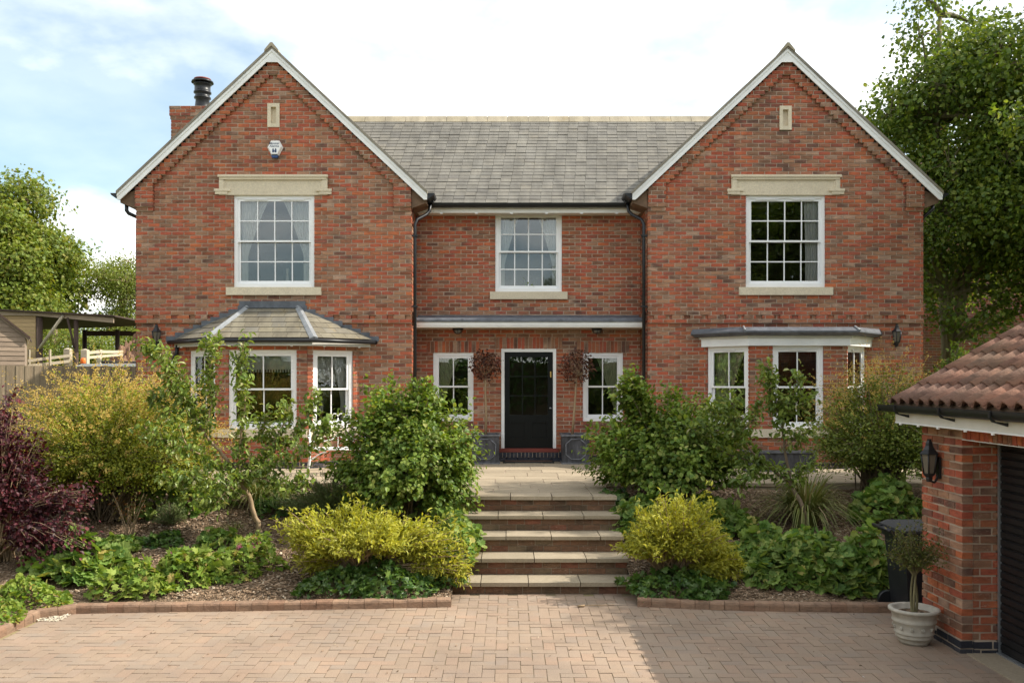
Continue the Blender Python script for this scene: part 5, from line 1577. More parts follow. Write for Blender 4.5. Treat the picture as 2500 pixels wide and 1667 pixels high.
mantle('rounded mound of lobed leaves right of the upper steps', 1555, 1290, 170, 0.36, 620, 0.075, dep=0.9)
mantle('lobed leaf mound below the shaded hazel bush', 1500, 1255, 140, 0.30, 380, 0.07, mat=L_IVY, dep=0.8)
mantle('large lobed leaf mound between the hazel and the strap leaved clump', 1745, 1290, 190, 0.36, 640, 0.095, dep=0.8)
mantle('broad carpet of lobed leaves along the right kerb', 1990, 1410, 340, 0.42, 1500, 0.088, dep=0.55)
mantle('leafy mound next to the wheeled bin', 2120, 1420, 150, 0.5, 520, 0.088, dep=0.8)
mantle('lobed leaf mound left of the right kerb carpet', 1870, 1370, 160, 0.34, 520, 0.08, dep=0.8)
mantle('dark leaves under the yellow shrub right of the steps', 1640, 1440, 260, 0.18, 520, 0.065, mat=L_IVY, name='ivy', dep=0.4)
mantle('leafy clump spilling over the right kerb', 1720, 1462, 90, 0.16, 200, 0.07, mat=L_IVY, name='ivy', dep=0.5)
mantle('lobed leaf mound under the shaded barberry', 2170, 1270, 200, 0.45, 620, 0.09, dep=0.8)
mound('low_herb', 'fine leaved green carpet beyond the kerb corner at the far left', 'ground cover', (-5.6, 9.35, 0.06), 0.52, 0.62, 0.22, 1900, 0.045, T_ROUND, L_GERAN, seed=77, zf=lambda x, y: 0.06 + 0 * x)
mound('low_herb', 'fine leaved green carpet between the smoke bush and the kerb corner', 'ground cover', (-5.35, 10.0, 0.07), 0.48, 0.35, 0.26, 1300, 0.05, T_ROUND, L_GERAN, seed=78)
blades('daylily', 'arching daylily clump under the apple tree', 'grass clump', on_bed(635, 1235), 260, 0.78, 0.020, L_BLADE, seed=41)
blades('daylily', 'large strap leaved daylily clump in the shaded right bed', 'grass clump', on_bed(1965, 1285), 520, 1.02, 0.021, L_BLADE, seed=42)
blades('feather_grass', 'small tuft of pale feather grass left of the apple trunk', 'grass clump', on_bed(567, 1295), 70, 0.22, 0.004, L_BLADE, seed=43)
# bare rose canes with a few leaves
rs_ = np.random.RandomState(5); rb = on_bed(315, 1312); pth = []
for i in range(13):
    a = rs_.uniform(0, 6.28); L_ = rs_.uniform(0.35, 0.62)
    e = np.array(rb) + np.array((math.cos(a) * L_ * 0.42, math.sin(a) * L_ * 0.25, L_))
    pth.append(bez(np.array(rb) + rs_.normal(size=3) * np.array((.03, .03, 0)), (np.array(rb) + e) / 2 + np.array((0, 0, .05)), e, 6))
Pp = np.concatenate([p[3:] for p in pth]); Pp = np.repeat(Pp, 5, 0) + rs_.normal(size=(len(Pp) * 5, 3)) * 0.035
ROSE = leaf_material('rose_leaf', [(0, (0.10, 0.13, 0.03)), (0.6, (0.16, 0.11, 0.035)), (1, (0.28, 0.10, 0.04))])
v_, t_ = leaves(Pp, rand_dirs(len(Pp), rs_), nrm(rand_dirs(len(Pp), rs_) + np.array((0, 0, .8))), 0.042 * rs_.uniform(.6, 1.3, len(Pp)), T_LEAF, rs_)
plant('rose_bush', 'thin rose bush of bare reddish canes and few leaves', 'bush', rb, v_, t_, ROSE, stems_mesh(pth, 0.009, 0.004, 5), BARKPALE)

# apple trees: limbs drawn out, spurs of leaves along them ---------------------------------
def spur_tree(name, label, base, limbs, per, size, mat, bark, seed, spread=0.062, cat='tree', r0=0.035, first=0.35):
    rs = np.random.RandomState(seed); mb = MB(); P = []; D = []
    for pts, ra, rb_ in limbs:
        q = [np.array(p, float) for p in pts]
        # smooth through the points
        dense = []
        for i in range(len(q) - 1):
            for t in np.linspace(0, 1, 6, endpoint=False): dense.append(q[i] * (1 - t) + q[i + 1] * t)
        dense.append(q[-1]); dense = np.array(dense)
        for _ in range(2): dense[1:-1] = (dense[:-2] + 2 * dense[1:-1] + dense[2:]) / 4
        dense[1:-1] += rs.normal(size=dense[1:-1].shape) * 0.008
        n = len(dense); mb.tube(dense.tolist(), [ra + (rb_ - ra) * i / (n - 1) for i in range(n)], 7, caps=False)
        L_ = np.linalg.norm(np.diff(dense, axis=0), axis=1).sum()
        if rb_ < 0.016:
            m = int(per * L_); t = rs.uniform(first if ra > 0.02 else 0.05, 1, m) * (n - 1)
            k_ = np.minimum(t.astype(int), n - 2); f = (t - k_)[:, None]
            c = dense[k_] * (1 - f) + dense[k_ + 1] * f
            P.append(c + rs.normal(size=(m, 3)) * spread); D.append(dense[k_ + 1] - dense[k_])
            for j in range(0, m, 14):
                e = c[j] + rand_dirs(1, rs)[0] * spread * 1.6
                mb.tube([c[j].tolist(), e.tolist()], [0.004, 0.002], 3, caps=False)
    P = np.concatenate(P); D = nrm(np.concatenate(D)); n = len(P)
    Dv = nrm(rand_dirs(n, rs) * 0.9 + D * 0.3 + np.array((0, 0, -0.35)))
    N = nrm(rand_dirs(n, rs) * 0.7 + np.array((0, 0, 0.8)))
    V, T = leaves(P, Dv, N, size * rs.uniform(.55, 1.3, n), T_LONG2, rs)
    root = empty(name, base, label, cat)
    link_mesh('crown', mesh_np('crown', V - np.array(base), T), mat, root, base)
    mb.build('trunk', bark, root, origin=Vector(base))
    return root
T_LONG2 = tpl_leaf(0.50, 0.12, 0.22)
def at(px, py, Y): return tuple(ray(px, py, Y))
Ya = 11.95
bs = on_bed(640, 1312)
fork = at(588, 1165, Ya)
limbs = [([bs, at(622, 1255, Ya), fork], 0.036, 0.030),
         ([fork, at(545, 1110, Ya), at(500, 1060, 11.8), at(465, 1000, 11.8), at(448, 930, 11.7), at(400, 870, 11.6), at(345, 838, 11.5)], 0.024, 0.006),
         ([at(500, 1060, 11.8), at(520, 980, 11.9), at(505, 920, 12.0), at(525, 850, 12.0), at(512, 828, 12.0)], 0.016, 0.005),
         ([fork, at(585, 1080, 11.9), at(600, 990, 11.9), at(588, 900, 12.0), at(596, 833, 12.0)], 0.020, 0.005),
         ([fork, at(650, 1110, 12.0), at(690, 1040, 12.1), at(700, 985, 12.1)], 0.018, 0.005),
         ([at(650, 1110, 12.0), at(720, 1070, 12.1), at(755, 1010, 12.2), at(770, 960, 12.2)], 0.014, 0.004),
         ([fork, at(660, 1135, 11.8), at(730, 1110, 11.7), at(790, 1050, 11.7), at(800, 1030, 11.7)], 0.016, 0.005),
         ([fork, at(530, 1130, 11.8), at(460, 1095, 11.6), at(400, 1075, 11.5), at(352, 1040, 11.4)], 0.018, 0.005),
         ([at(460, 1095, 11.6), at(430, 1030, 11.6), at(390, 980, 11.6), at(372, 955, 11.6)], 0.013, 0.004),
         ([fork, at(535, 1170, 11.6), at(480, 1160, 11.4), at(430, 1180, 11.4), at(395, 1150, 11.3)], 0.014, 0.005),
         ([fork, at(560, 1190, 11.6), at(530, 1230, 11.5), at(480, 1215, 11.4)], 0.012, 0.005),
         ([fork, at(650, 1170, 11.7), at(700, 1190, 11.6), at(745, 1165, 11.6)], 0.012, 0.004),
         ([at(465, 1000, 11.8), at(430, 960, 11.6), at(412, 915, 11.5), at(395, 850, 11.4)], 0.012, 0.004),
         ([at(650, 1110, 12.0), at(640, 1060, 12.1), at(648, 1010, 12.1)], 0.010, 0.004)]
spur_tree('apple_tree', 'leaning young apple tree with spreading leafy limbs before the left bay', bs, limbs, 300, 0.090, L_APPLE, BARKPALE, 51)
bs = on_bed(1968, 1308)
Yb = 12.1
limbs = [([bs, at(1962, 1240, 11.95), at(1930, 1180, Yb)], 0.032, 0.026),
         ([at(1930, 1180, Yb), at(1915, 1090, Yb), at(1905, 1010, Yb), at(1880, 950, Yb), at(1872, 890, Yb)], 0.022, 0.005),
         ([at(1905, 1010, Yb), at(1935, 970, Yb), at(1955, 905, 12.0)], 0.012, 0.004),
         ([at(1905, 1010, Yb), at(1960, 985, 12.0), at(1985, 965, 11.9)], 0.012, 0.004),
         ([at(1930, 1180, Yb), at(1860, 1130, Yb), at(1800, 1060, Yb), at(1760, 1010, Yb), at(1720, 985, Yb)], 0.018, 0.005),
         ([at(1800, 1060, Yb), at(1790, 1010, Yb), at(1785, 965, Yb)], 0.012, 0.004),
         ([at(1860, 1130, Yb), at(1780, 1110, 12.2), at(1720, 1080, 12.3), at(1690, 1040, 12.3)], 0.014, 0.004),
         ([at(1915, 1090, Yb), at(1960, 1060, 12.0), at(1990, 1040, 12.0)], 0.012, 0.004),
         ([at(1930, 1180, Yb), at(1960, 1140, 12.0), at(1990, 1125, 12.0)], 0.010, 0.004),
         ([at(1860, 1130, Yb), at(1840, 1160, 12.0), at(1790, 1170, 11.9)], 0.010, 0.004),
         ([at(1800, 1060, Yb), at(1845, 1020, Yb), at(1850, 985, Yb)], 0.010, 0.004)]
spur_tree('apple_tree', 'young apple tree in shade in front of the right bay window', bs, limbs, 290, 0.092, L_APPLE, BARK, 52)
MB().lathe([(0.042, 0.0), (0.042, 0.28), (0.040, 0.28), (0.038, 0.0)], (bs[0], bs[1], bs[2] - 0.02), 12).build('tree_guard', BLACKP, None, 'black plastic guard round the shaded apple trunk', 'tree guard')
bs2 = on_bed(640, 1312)
MB().lathe([(0.046, 0.0), (0.046, 0.10), (0.044, 0.10), (0.042, 0.0)], (bs2[0], bs2[1], bs2[2] - 0.02), 12).build('tree_guard', BLACKP, None, 'short black guard at the foot of the leaning apple trunk', 'tree guard')

# tall trees ---------------------------------------------------------------------------------
def tall_tree(name, label, base, trunk, lobes, per, clump, size, tpl, mat, bark, seed, group=None, droop=0.35, spread=0.28, limb_r=0.09):
    rs = np.random.RandomState(seed); mb = MB()
    P = []; O = []
    top = np.array(trunk[-1][:3], float)
    mb.tube([t[:3] for t in trunk], [t[3] for t in trunk], 10)
    for (cx, cy, cz, rx, ry, rz) in lobes:
        c = np.array((cx, cy, cz), float)
        j = min(range(len(trunk)), key=lambda i: abs(trunk[i][2] - (cz - rz * 1.3)))
        s = np.array(trunk[j][:3], float)
        p = bez(s, (s + c) / 2 + np.array((0, 0, 0.12 * np.linalg.norm(c - s))), c + rs.normal(size=3) * 0.1, 7)
        mb.tube(p.tolist(), [limb_r * (1 - 0.8 * i / 6) for i in range(7)], 6, caps=False)
        vol = max(6, int(per * (rx * ry * rz) ** (2 / 3)))
        d = rand_dirs(vol, rs)
        rr = rs.uniform(0.25, 1.0, vol) ** 0.5 * lump_dir(d, seed + cx, 0.16)
        q = c + d * np.array((rx, ry, rz)) * rr[:, None]
        for i in range(0, vol, 5):
            mb.tube(bez(c, (c + q[i]) / 2 + np.array((0, 0, .1)), q[i], 4).tolist(), [0.022, 0.015, 0.01, 0.004], 4, caps=False)
        k_ = np.repeat(q, clump, 0) + rs.normal(size=(vol * clump, 3)) * spread * np.array((1, 1, 0.7))
        P.append(k_); O.append(np.repeat(d, clump, 0))
    P = np.concatenate(P); O = np.concatenate(O); n = len(P)
    D = nrm(rand_dirs(n, rs) * 0.8 + O * 0.4 - np.array((0, 0, droop)))
    N = nrm(rand_dirs(n, rs) * 0.6 + O * 0.5 + np.array((0, 0, 0.6)))
    V, T = leaves(P, D, N, size * rs.uniform(.6, 1.35, n), tpl, rs)
    root = empty(name, base, label, 'tree', group)
    link_mesh('crown', mesh_np('crown', V - np.array(base), T), mat, root, base)
    mb.build('trunk', bark, root, origin=Vector(base))
    return root
def lobes_in(cx, cy, cz, rx, ry, rz, n, r, seed, zlow=-0.8):
    rs = np.random.RandomState(seed); out = []
    for i in range(n):
        d = rand_dirs(1, rs)[0]; d[2] = max(d[2], zlow)
        f = rs.uniform(0.35, 0.95)
        k_ = r * rs.uniform(0.7, 1.25)
        out.append((cx + d[0] * rx * f, cy + d[1] * ry * f, cz + d[2] * rz * f, k_ * 1.15, k_ * 1.15, k_ * 0.85))
    return out

# left: big sycamore, lighter trees behind the yard
tall_tree('sycamore_tree', 'big sunlit sycamore rising at the far left behind the shed', (-24.6, 43, 1.4), [(-24.6, 43, 1.2, .5), (-24.6, 43, 4, .42), (-24.5, 43, 7.5, .3), (-24.5, 43, 10, .15)],
          lobes_in(-24.4, 43, 7.6, 4.6, 4.0, 4.3, 60, 1.15, 61), 130, 13, 0.15, T_LOBED, L_TREE, BARK, 61, spread=0.30)
tall_tree('ash_tree', 'pale green slim tree between the big sycamore and the house', (-20.2, 47, 1.4), [(-20.2, 47, 1.2, .3), (-20.2, 47, 4, .22), (-20.1, 47, 8, .1)],
          lobes_in(-20.0, 47, 6.6, 2.4, 2.4, 3.2, 24, 0.8, 62), 120, 11, 0.125, T_LEAF, L_TREE2, BARKPALE, 62, spread=0.3)
tall_tree('ash_tree', 'second pale green tree next to the house corner', (-17.6, 49, 1.4), [(-17.6, 49, 1.2, .3), (-17.6, 49, 4, .22), (-17.6, 49, 8, .1)],
          lobes_in(-17.6, 49, 6.6, 2.2, 2.4, 3.0, 24, 0.8, 63), 120, 11, 0.125, T_LEAF, L_TREE2, BARKPALE, 63, spread=0.3)
tall_tree('thicket_tree', 'low leafy thicket tree behind the open barn', (-19.6, 39, 1.4), [(-19.6, 39, 1.2, .25), (-19.6, 39, 3, .18), (-19.6, 39, 5, .08)],
          lobes_in(-19.4, 39, 3.6, 3.4, 2.0, 2.4, 28, 0.8, 64), 120, 11, 0.12, T_LEAF, L_TREE, BARK, 64, spread=0.26)
tall_tree('thicket_tree', 'low leafy thicket tree behind the earth mound', (-15.6, 41, 1.4), [(-15.6, 41, 1.2, .25), (-15.6, 41, 3, .18), (-15.6, 41, 5, .08)],
          lobes_in(-15.6, 41, 3.6, 3.0, 2.0, 2.5, 26, 0.8, 65), 120, 11, 0.12, T_LEAF, L_TREE2, BARK, 65, spread=0.26)

# right: limes beside and behind the house
lime = tall_tree('lime_tree', 'tall dark lime tree with forked trunk behind the right wing', (10.9, 22.2, 0.9),
          [(10.9, 22.2, 0.8, .24), (10.9, 22.2, 3.4, .20), (10.75, 22.2, 4.6, .15), (10.5, 22.2, 6.4, .12), (10.5, 22.1, 9.0, .09), (10.6, 22.1, 11.5, .05)],
          lobes_in(11.7, 22.3, 7.8, 2.2, 2.2, 4.6, 46, 0.70, 71, -0.75) + [(8.75, 22, 8.3, .6, .6, .5), (8.9, 22, 7.5, .6, .6, .5), (9.3, 21.9, 9.1, .6, .6, .55), (9.4, 21.8, 8.2, .6, .6, .5), (9.9, 21.9, 9.9, .6, .6, .5), (9.6, 21.9, 6.9, .6, .6, .5), (11.6, 21.4, 4.5, .6, .6, .5), (12.3, 21.4, 4.1, .6, .6, .5), (12.9, 21.4, 4.7, .65, .6, .5), (11.0, 21.6, 5.5, .6, .6, .5), (12.0, 21.5, 5.6, .7, .6, .5), (11.3, 21.5, 6.4, .7, .7, .6), (10.4, 21.3, 4.1, .5, .5, .4), (11.2, 21.2, 3.9, .5, .5, .4), (9.9, 21.4, 6.0, .5, .5, .45), (9.5, 21.4, 5.6, .55, .55, .45), (9.9, 21.5, 4.7, .45, .45, .36), (10.0, 21.9, 10.9, .6, .6, .5), (10.3, 22, 12.0, .6, .6, .5), (10.2, 22, 7.9, .7, .7, .6), (10.1, 22, 9.1, .65, .65, .55)],
          110, 14, 0.105, T_OVAL, L_LIME, BARKGREEN, 71, spread=0.20)
tall_tree('lime_tree', 'large overhanging lime tree at the right edge of the picture', (14.2, 20.5, 0.9),
          [(14.2, 20.5, 0.8, .34), (14.2, 20.5, 4, .30), (14.1, 20.5, 8, .2), (14.1, 20.5, 12, .1)],
          lobes_in(13.8, 20.3, 8.0, 3.0, 2.6, 5.2, 60, 0.80, 72, -0.8), 105, 14, 0.115, T_OVAL, L_LIME, BARK, 72, spread=0.24)
MB().tube([(10.85, 22.15, 3.1), (11.1, 22.1, 4.4), (11.5, 22.1, 6.0), (11.8, 22.2, 8.0)], [.15, .12, .09, .05], 9).build('limb', BARKGREEN, lime)
# shrubs at the foot of the limes
for i, (x, y, w, h, lab) in enumerate(((9.6, 19.2, 1.0, 2.3, 'leafy evergreen bush by the right house corner'), (11.3, 19.0, 1.1, 2.1, 'leafy evergreen bush in front of the forked lime trunk'), (8.85, 17.6, 0.75, 1.75, 'low evergreen bush beside the right wing wall'))):
    shrub('laurel_bush', lab, 'bush', (x, y, 0.85), w, 0.8, h, 300, 30, 0.085, T_LEAF, L_HAZEL, seed=80 + i, amp=0.15, droop=0.2, spread=0.05, zc=0.6, stems_every=4)

def tree_copy(src, loc, rz, sc, label, name):
    r = src.copy(); r.name = name; COL.objects.link(r); r.location = loc; r.rotation_euler = (0, 0, rz); r.scale = (sc, sc, sc); r['label'] = label
    for ch in src.children:
        c = ch.copy(); COL.objects.link(c); c.parent = r
    return r
tree_copy(lime, (10.4, 13.2, 0.5), 1.9, 0.86, 'lime tree beyond the right edge whose shade falls across the steps', 'lime_tree')
tree_copy(lime, (11.9, 10.6, 0.2), 4.0, 0.84, 'lime tree beyond the garage, shading the right bed', 'lime_tree')
# trees across the lane, seen mirrored in the windows
tree_copy(lime, (10.5, -17.0, 0), 0.7, 1.4, 'tree across the lane mirrored in the right upper window', 'lime_tree')
tree_copy(lime, (16.0, -20.0, 0), 2.7, 1.6, 'tall tree across the lane, mirrored at the right of the right upper window', 'lime_tree')
tree_copy(lime, (4.0, -21.0, 0), 5.0, 0.95, 'tree across the lane mirrored in the middle window', 'lime_tree')
tree_copy(lime, (21.5, -17.0, 0), 3.9, 1.5, 'tree across the lane, farthest to the right', 'lime_tree')
rs_ = np.random.RandomState(99); nh = 16000
x = rs_.uniform(-26, 26, nh); z = rs_.uniform(0.1, 1, nh) ** 0.7 * (4.2 + 0.8 * np.sin(x * 0.7) + 0.4 * np.sin(x * 1.9)); y = -15.2 + rs_.normal(size=nh) * 0.35 + 0.3 * np.sin(x * 1.3 + z)
v_, t_ = leaves(np.stack([x, y, z], 1), nrm(rand_dirs(nh, rs_) + np.array((0, .5, -.2))), nrm(rand_dirs(nh, rs_) * .6 + np.array((0, .6, .6))), 0.28 * rs_.uniform(.6, 1.3, nh), T_LEAF, rs_)
hd = plant('hedge', 'tall hedge across the lane, mirrored in the ground floor windows', 'hedge', (0, -15.2, 0), v_, t_, L_IVY)
MB().box(-26, 26, -15.9, -15.5, -0.02, 3.6).build('branches', BARK, hd)
nh = 12000
y = rs_.uniform(-14, 17.5, nh); z = rs_.uniform(0.1, 1, nh) ** 0.7 * (6.0 + 0.9 * np.sin(y * 0.8) + 0.5 * np.sin(y * 2.1)); x = -14.0 + rs_.normal(size=nh) * 0.35
v_, t_ = leaves(np.stack([x, y, z], 1), nrm(rand_dirs(nh, rs_) + np.array((.5, 0, -.2))), nrm(rand_dirs(nh, rs_) * .6 + np.array((.6, 0, .6))), 0.30 * rs_.uniform(.6, 1.3, nh), T_LEAF, rs_)
hd = plant('hedge', 'high hedge along the left of the drive, mirrored in the slanted bay windows', 'hedge', (-14.0, -2.5, 0), v_, t_, L_HAZEL)
MB().box(-14.7, -14.3, -14, 17.5, -0.02, 5.2).build('branches', BARK, hd)
# ------------------------------------------------------------------ things on and around the house
def text_mesh(txt, size, name, mat, parent, loc, bold=0.0):
    cu = bpy.data.curves.new(name, 'FONT'); cu.body = txt; cu.size = size; cu.align_x = 'CENTER'; cu.extrude = 0.0008; cu.offset = bold
    ob = bpy.data.objects.new(name, cu); COL.objects.link(ob)
    dg = bpy.context.evaluated_depsgraph_get()
    me = bpy.data.meshes.new_from_object(ob.evaluated_get(dg))
    bpy.data.objects.remove(ob); bpy.data.curves.remove(cu)
    me.materials.clear(); me.materials.append(mat)
    o = link_mesh(name, me, None, parent, loc); o.rotation_euler = (R(90), 0, 0)
    return o
# alarm box
NAVY = simple('navy_print', (0.03, 0.055, 0.13), 0.5, var=0.05)
BLUEP = simple('blue_plastic', (0.012, 0.05, 0.16), 0.3, var=0.1)
ax, az = -4.363, 6.87
alarm = empty('alarm_box', (ax, YW - 0.02, 6.70), 'white six sided alarm box reading Minster Alarms high on the left gable', 'alarm box')
hx = [(-0.078, 7.035), (0.078, 7.035), (0.15, 6.90), (0.068, 6.745), (-0.068, 6.745), (-0.15, 6.90)]
m = MB(); n = 6
vo = [(ax + x, YW - 0.012, z) for x, z in hx]; vi = [(ax + x * 0.80, YW - 0.085, 6.895 + (z - 6.895) * 0.84) for x, z in hx]
m.add(vo + vi, [tuple(range(6, 12))[::-1], tuple(range(6))] + [(i, (i + 1) % 6, 6 + (i + 1) % 6, 6 + i) for i in range(6)])
m.build('cover', WHITE, alarm)
MB().prism([(ax - 0.066, 6.744), (ax + 0.066, 6.744), (ax + 0.048, 6.700), (ax - 0.048, 6.700)], 'y', YW - 0.078, YW - 0.012).build('strobe', BLUEP, alarm)
text_mesh('Minster', 0.062, 'lettering', NAVY, alarm, (ax, YW - 0.0862, 6.945), 0.0006)
text_mesh('Alarms', 0.062, 'lettering', NAVY, alarm, (ax, YW - 0.0862, 6.895), 0.0006)
m = MB()
for s in (-1, 1):
    c = ax + s * 0.024
    m.prism([(c - 0.015, 6.795), (c + 0.015, 6.795), (c + 0.015, 6.845), (c + 0.006, 6.872), (c - 0.006, 6.872), (c - 0.015, 6.845)][::-1], 'y', YW - 0.0872, YW - 0.0858)
m.box(ax - 0.009, ax + 0.009, YW - 0.0872, YW - 0.0858, 6.81, 6.832)
m.build('tower_emblem', NAVY, alarm)

# coach lanterns
LAMPGLASS = simple('lamp_glass', (0.13, 0.115, 0.09), 0.25, var=0.1)
def lantern(label, c, out, s=0.77):
    """c: centre of the lamp body, out: unit vector away from the wall."""
    root = empty('wall_lantern', c, label, 'lantern')
    cx, cy, cz = c
    def sc(pr): return [(r_ * s, z_ * s) for r_, z_ in pr]
    MB().lathe(sc([(0.012, .25), (0.02, .30), (0.032, .305), (0.03, .285), (0.045, .255), (0.05, .22), (0.075, .17), (0.12, .125), (0.122, .112)]), (cx, cy, cz), 6, smooth=False).build('cap', BLACKP, root)
    MB().lathe(sc([(0.102, .11), (0.068, -0.13)]), (cx, cy, cz), 6, smooth=False).build('glass', LAMPGLASS, root)
    m = MB()
    for k_ in range(6):
        a = math.pi / 3 * k_
        m.tube([(cx + s * 0.105 * math.cos(a), cy + s * 0.105 * math.sin(a), cz + s * .112), (cx + s * 0.07 * math.cos(a), cy + s * 0.07 * math.sin(a), cz - s * .13)], 0.008, 5)
    m.lathe(sc([(0.0, -.131), (0.082, -.128), (0.072, -.15), (0.04, -.18), (0.045, -.19), (0.036, -.235), (0.0, -.24)]), (cx, cy, cz), 6, smooth=False)
    m.build('cage', BLACKP, root)
    m = MB(); o = Vector(out); w = Vector(c) + o * -0.10
    m.tube([(cx, cy, cz - 0.17), tuple(Vector((cx, cy, cz - 0.19)) - o * 0.05), tuple(Vector((cx, cy, cz - 0.16)) - o * 0.07), tuple(w + Vector((0, 0, -0.1)))], 0.012, 6)
    F = Fr(tuple(w - Vector((0, 0, cz)) + o * 0.0), (-o.y, o.x, 0), out)
    m.box(-0.035, 0.035, 0.0, 0.02, cz - 0.15, cz + 0.06, F)
    m.build('bracket', BLACKP, root)
    return root
lantern('black coach lantern on the right wing beside the flat bay', (7.26, YW - 0.105, 3.36), (0, -1, 0))
lantern('black coach lantern on the left wing half hidden by apple leaves', (-6.56, YW - 0.105, 3.36), (0, -1, 0))
lantern('black coach lantern on the garage pillar', (GX - 0.105, 8.80, 1.73), (-1, 0, 0))

# porch ceiling lights
for i, x in enumerate((-0.97, 1.73)):
    root = empty('porch_light', (x, 17.5, 3.49), 'small black ceiling light under the porch, %s the door' % ('left of' if i == 0 else 'right of'), 'ceiling light')
    MB().lathe([(0.09, 3.553), (0.105, 3.55), (0.105, 3.53), (0.085, 3.515), (0.085, 3.553)], (x, 17.5, 0), 18).build('base', BLACKP, root)
    MB().lathe([(0.08, 3.52), (0.065, 3.475), (0.03, 3.455), (0.0, 3.452)], (x, 17.5, 0), 18).build('glass', LAMPGLASS, root)
    m = MB()
    for a in (0, math.pi / 2):
        m.tube([(x + 0.088 * math.cos(a + t), 17.5 + 0.0 + 0.088 * math.sin(a + t) * 1, 3.525 - 0.0) if False else (x + 0.088 * math.cos(a) * math.cos(t), 17.5 + 0.088 * math.sin(a) * math.cos(t), 3.52 - 0.075 * math.sin(t)) for t in np.linspace(0, math.pi, 9)], 0.006, 5)
    m.build('cage', BLACKP, root)

# square lead planters and the dried standards in them
def planter(x, y, label):
    root = empty('lead_planter', (x, y, 0.952), label, 'planter', 'lead planters beside the front door')
    z0, h, w = 0.952, 0.56, 0.255
    m = MB()
    m.box(x - w, x + w, y - w, y - w + 0.03, z0, z0 + h).box(x - w, x + w, y + w - 0.03, y + w, z0, z0 + h)
    m.box(x - w, x - w + 0.03, y - w + 0.03, y + w - 0.03, z0, z0 + h).box(x + w - 0.03, x + w, y - w + 0.03, y + w - 0.03, z0, z0 + h).box(x - w + .03, x + w - .03, y - w + .03, y + w - .03, z0, z0 + 0.04)
    m.build('body', PLANTER_LEAD, root)
    for (zz, e, t, nm) in ((z0 + h - 0.03, 0.028, 0.034, 'rim'), (z0 - 0.0, 0.02, 0.03, 'foot_moulding')):
        m = MB()
        for s in (-1, 1):
            m.box(x - w - e, x + w + e, y + s * (w + e / 2) - e / 2, y + s * (w + e / 2) + e / 2, zz, zz + t)
            m.box(x + s * (w + e / 2) - e / 2, x + s * (w + e / 2) + e / 2, y - w, y + w, zz + 0.001, zz + t - 0.001)
        m.build(nm, PLANTER_RIM, root)
    oc = [(0.09, 0.19), (0.19, 0.10), (0.19, -0.10), (0.09, -0.19), (-0.09, -0.19), (-0.19, -0.10), (-0.19, 0.10), (-0.09, 0.19), (0.09, 0.19)]
    MB().tube([(x + a, y - w - 0.004, z0 + h / 2 + b) for a, b in oc], 0.013, 6).build('octagon_moulding', PLANTER_RIM, root)
    MB().box(x - w + .03, x + w - .03, y - w + .03, y + w - .03, z0 + h - 0.09, z0 + h - 0.05).build('soil', SOIL, root)
    return root
PLX = ((-0.425, 17.40), (1.295, 17.40))
planter(PLX[0][0], PLX[0][1], 'square dark lead planter left of the front door')
planter(PLX[1][0], PLX[1][1], 'square dark lead planter right of the front door')
def standard(x, y, top, r, label, seed, lean=(0, 0)):
    rs = np.random.RandomState(seed); base = (x, y, 1.45)
    c = np.array((x + lean[0], y + lean[1], top))
    mb = MB(); mb.tube([base, (x + lean[0] * .3 + .01, y, 1.9), (x + lean[0] * .8 - .005, y, 2.3), (c[0], c[1], top - r * .6)], [.026, .023, .02, .016], 8)
    n = 640; d = rand_dirs(n, rs); P = c + d * r * rs.uniform(.25, 1, n)[:, None] ** 0.5 * lump_dir(d, seed, .14)[:, None]
    P = P + np.array((0.02, 0, 0)) * rs.normal(size=(n, 1))
    for i in range(0, n, 22): mb.tube([(c - np.array((0, 0, r * .6))).tolist(), P[i].tolist()], [.007, .002], 4, caps=False)
    V, T = leaves(P, nrm(rand_dirs(n, rs) + d * .3 - np.array((0, 0, .5))), nrm(rand_dirs(n, rs) + d), .06 * rs.uniform(.6, 1.3, n), T_LEAF, rs)
    root = empty('standard_tree', base, label, 'potted tree')
    link_mesh('crown', mesh_np('crown', V - np.array(base), T), L_DEAD, root, base)
    mb.build('trunk', BARKPALE, root, origin=Vector(base))
standard(-0.43, 17.40, 2.84, 0.30, 'brown dried ball headed standard tree left of the front door', 3, (0.0, 0))
standard(1.24, 17.40, 2.82, 0.335, 'brown dried ball headed standard tree right of the front door', 4, (0.09, 0))
# grass sprouting in the left planter
blades('planter_grass', 'few green sprouts in the left lead planter', 'plant', (-0.52, 17.3, 1.44), 26, 0.16, 0.008, L_MANTLE, seed=47)
# door mat
MATC = simple('coir', (0.12, 0.06, 0.04), 0.95, var=0.3, scale=40)
mt = empty('door_mat', (0.41, 17.5, 0.951), 'brown coir door mat before the front step', 'door mat')
MB().box(-0.06, 0.86, 17.36, 17.66, 0.954, 0.975).build('pile', MATC, mt)
MB().box(-0.09, 0.89, 17.345, 17.36, 0.953, 0.985).box(-0.09, 0.89, 17.66, 17.672, 0.953, 0.985).box(-0.09, -0.061, 17.36, 17.66, 0.953, 0.985).box(0.861, 0.89, 17.36, 17.66, 0.953, 0.985).build('edge_frame', BLACKP, mt)
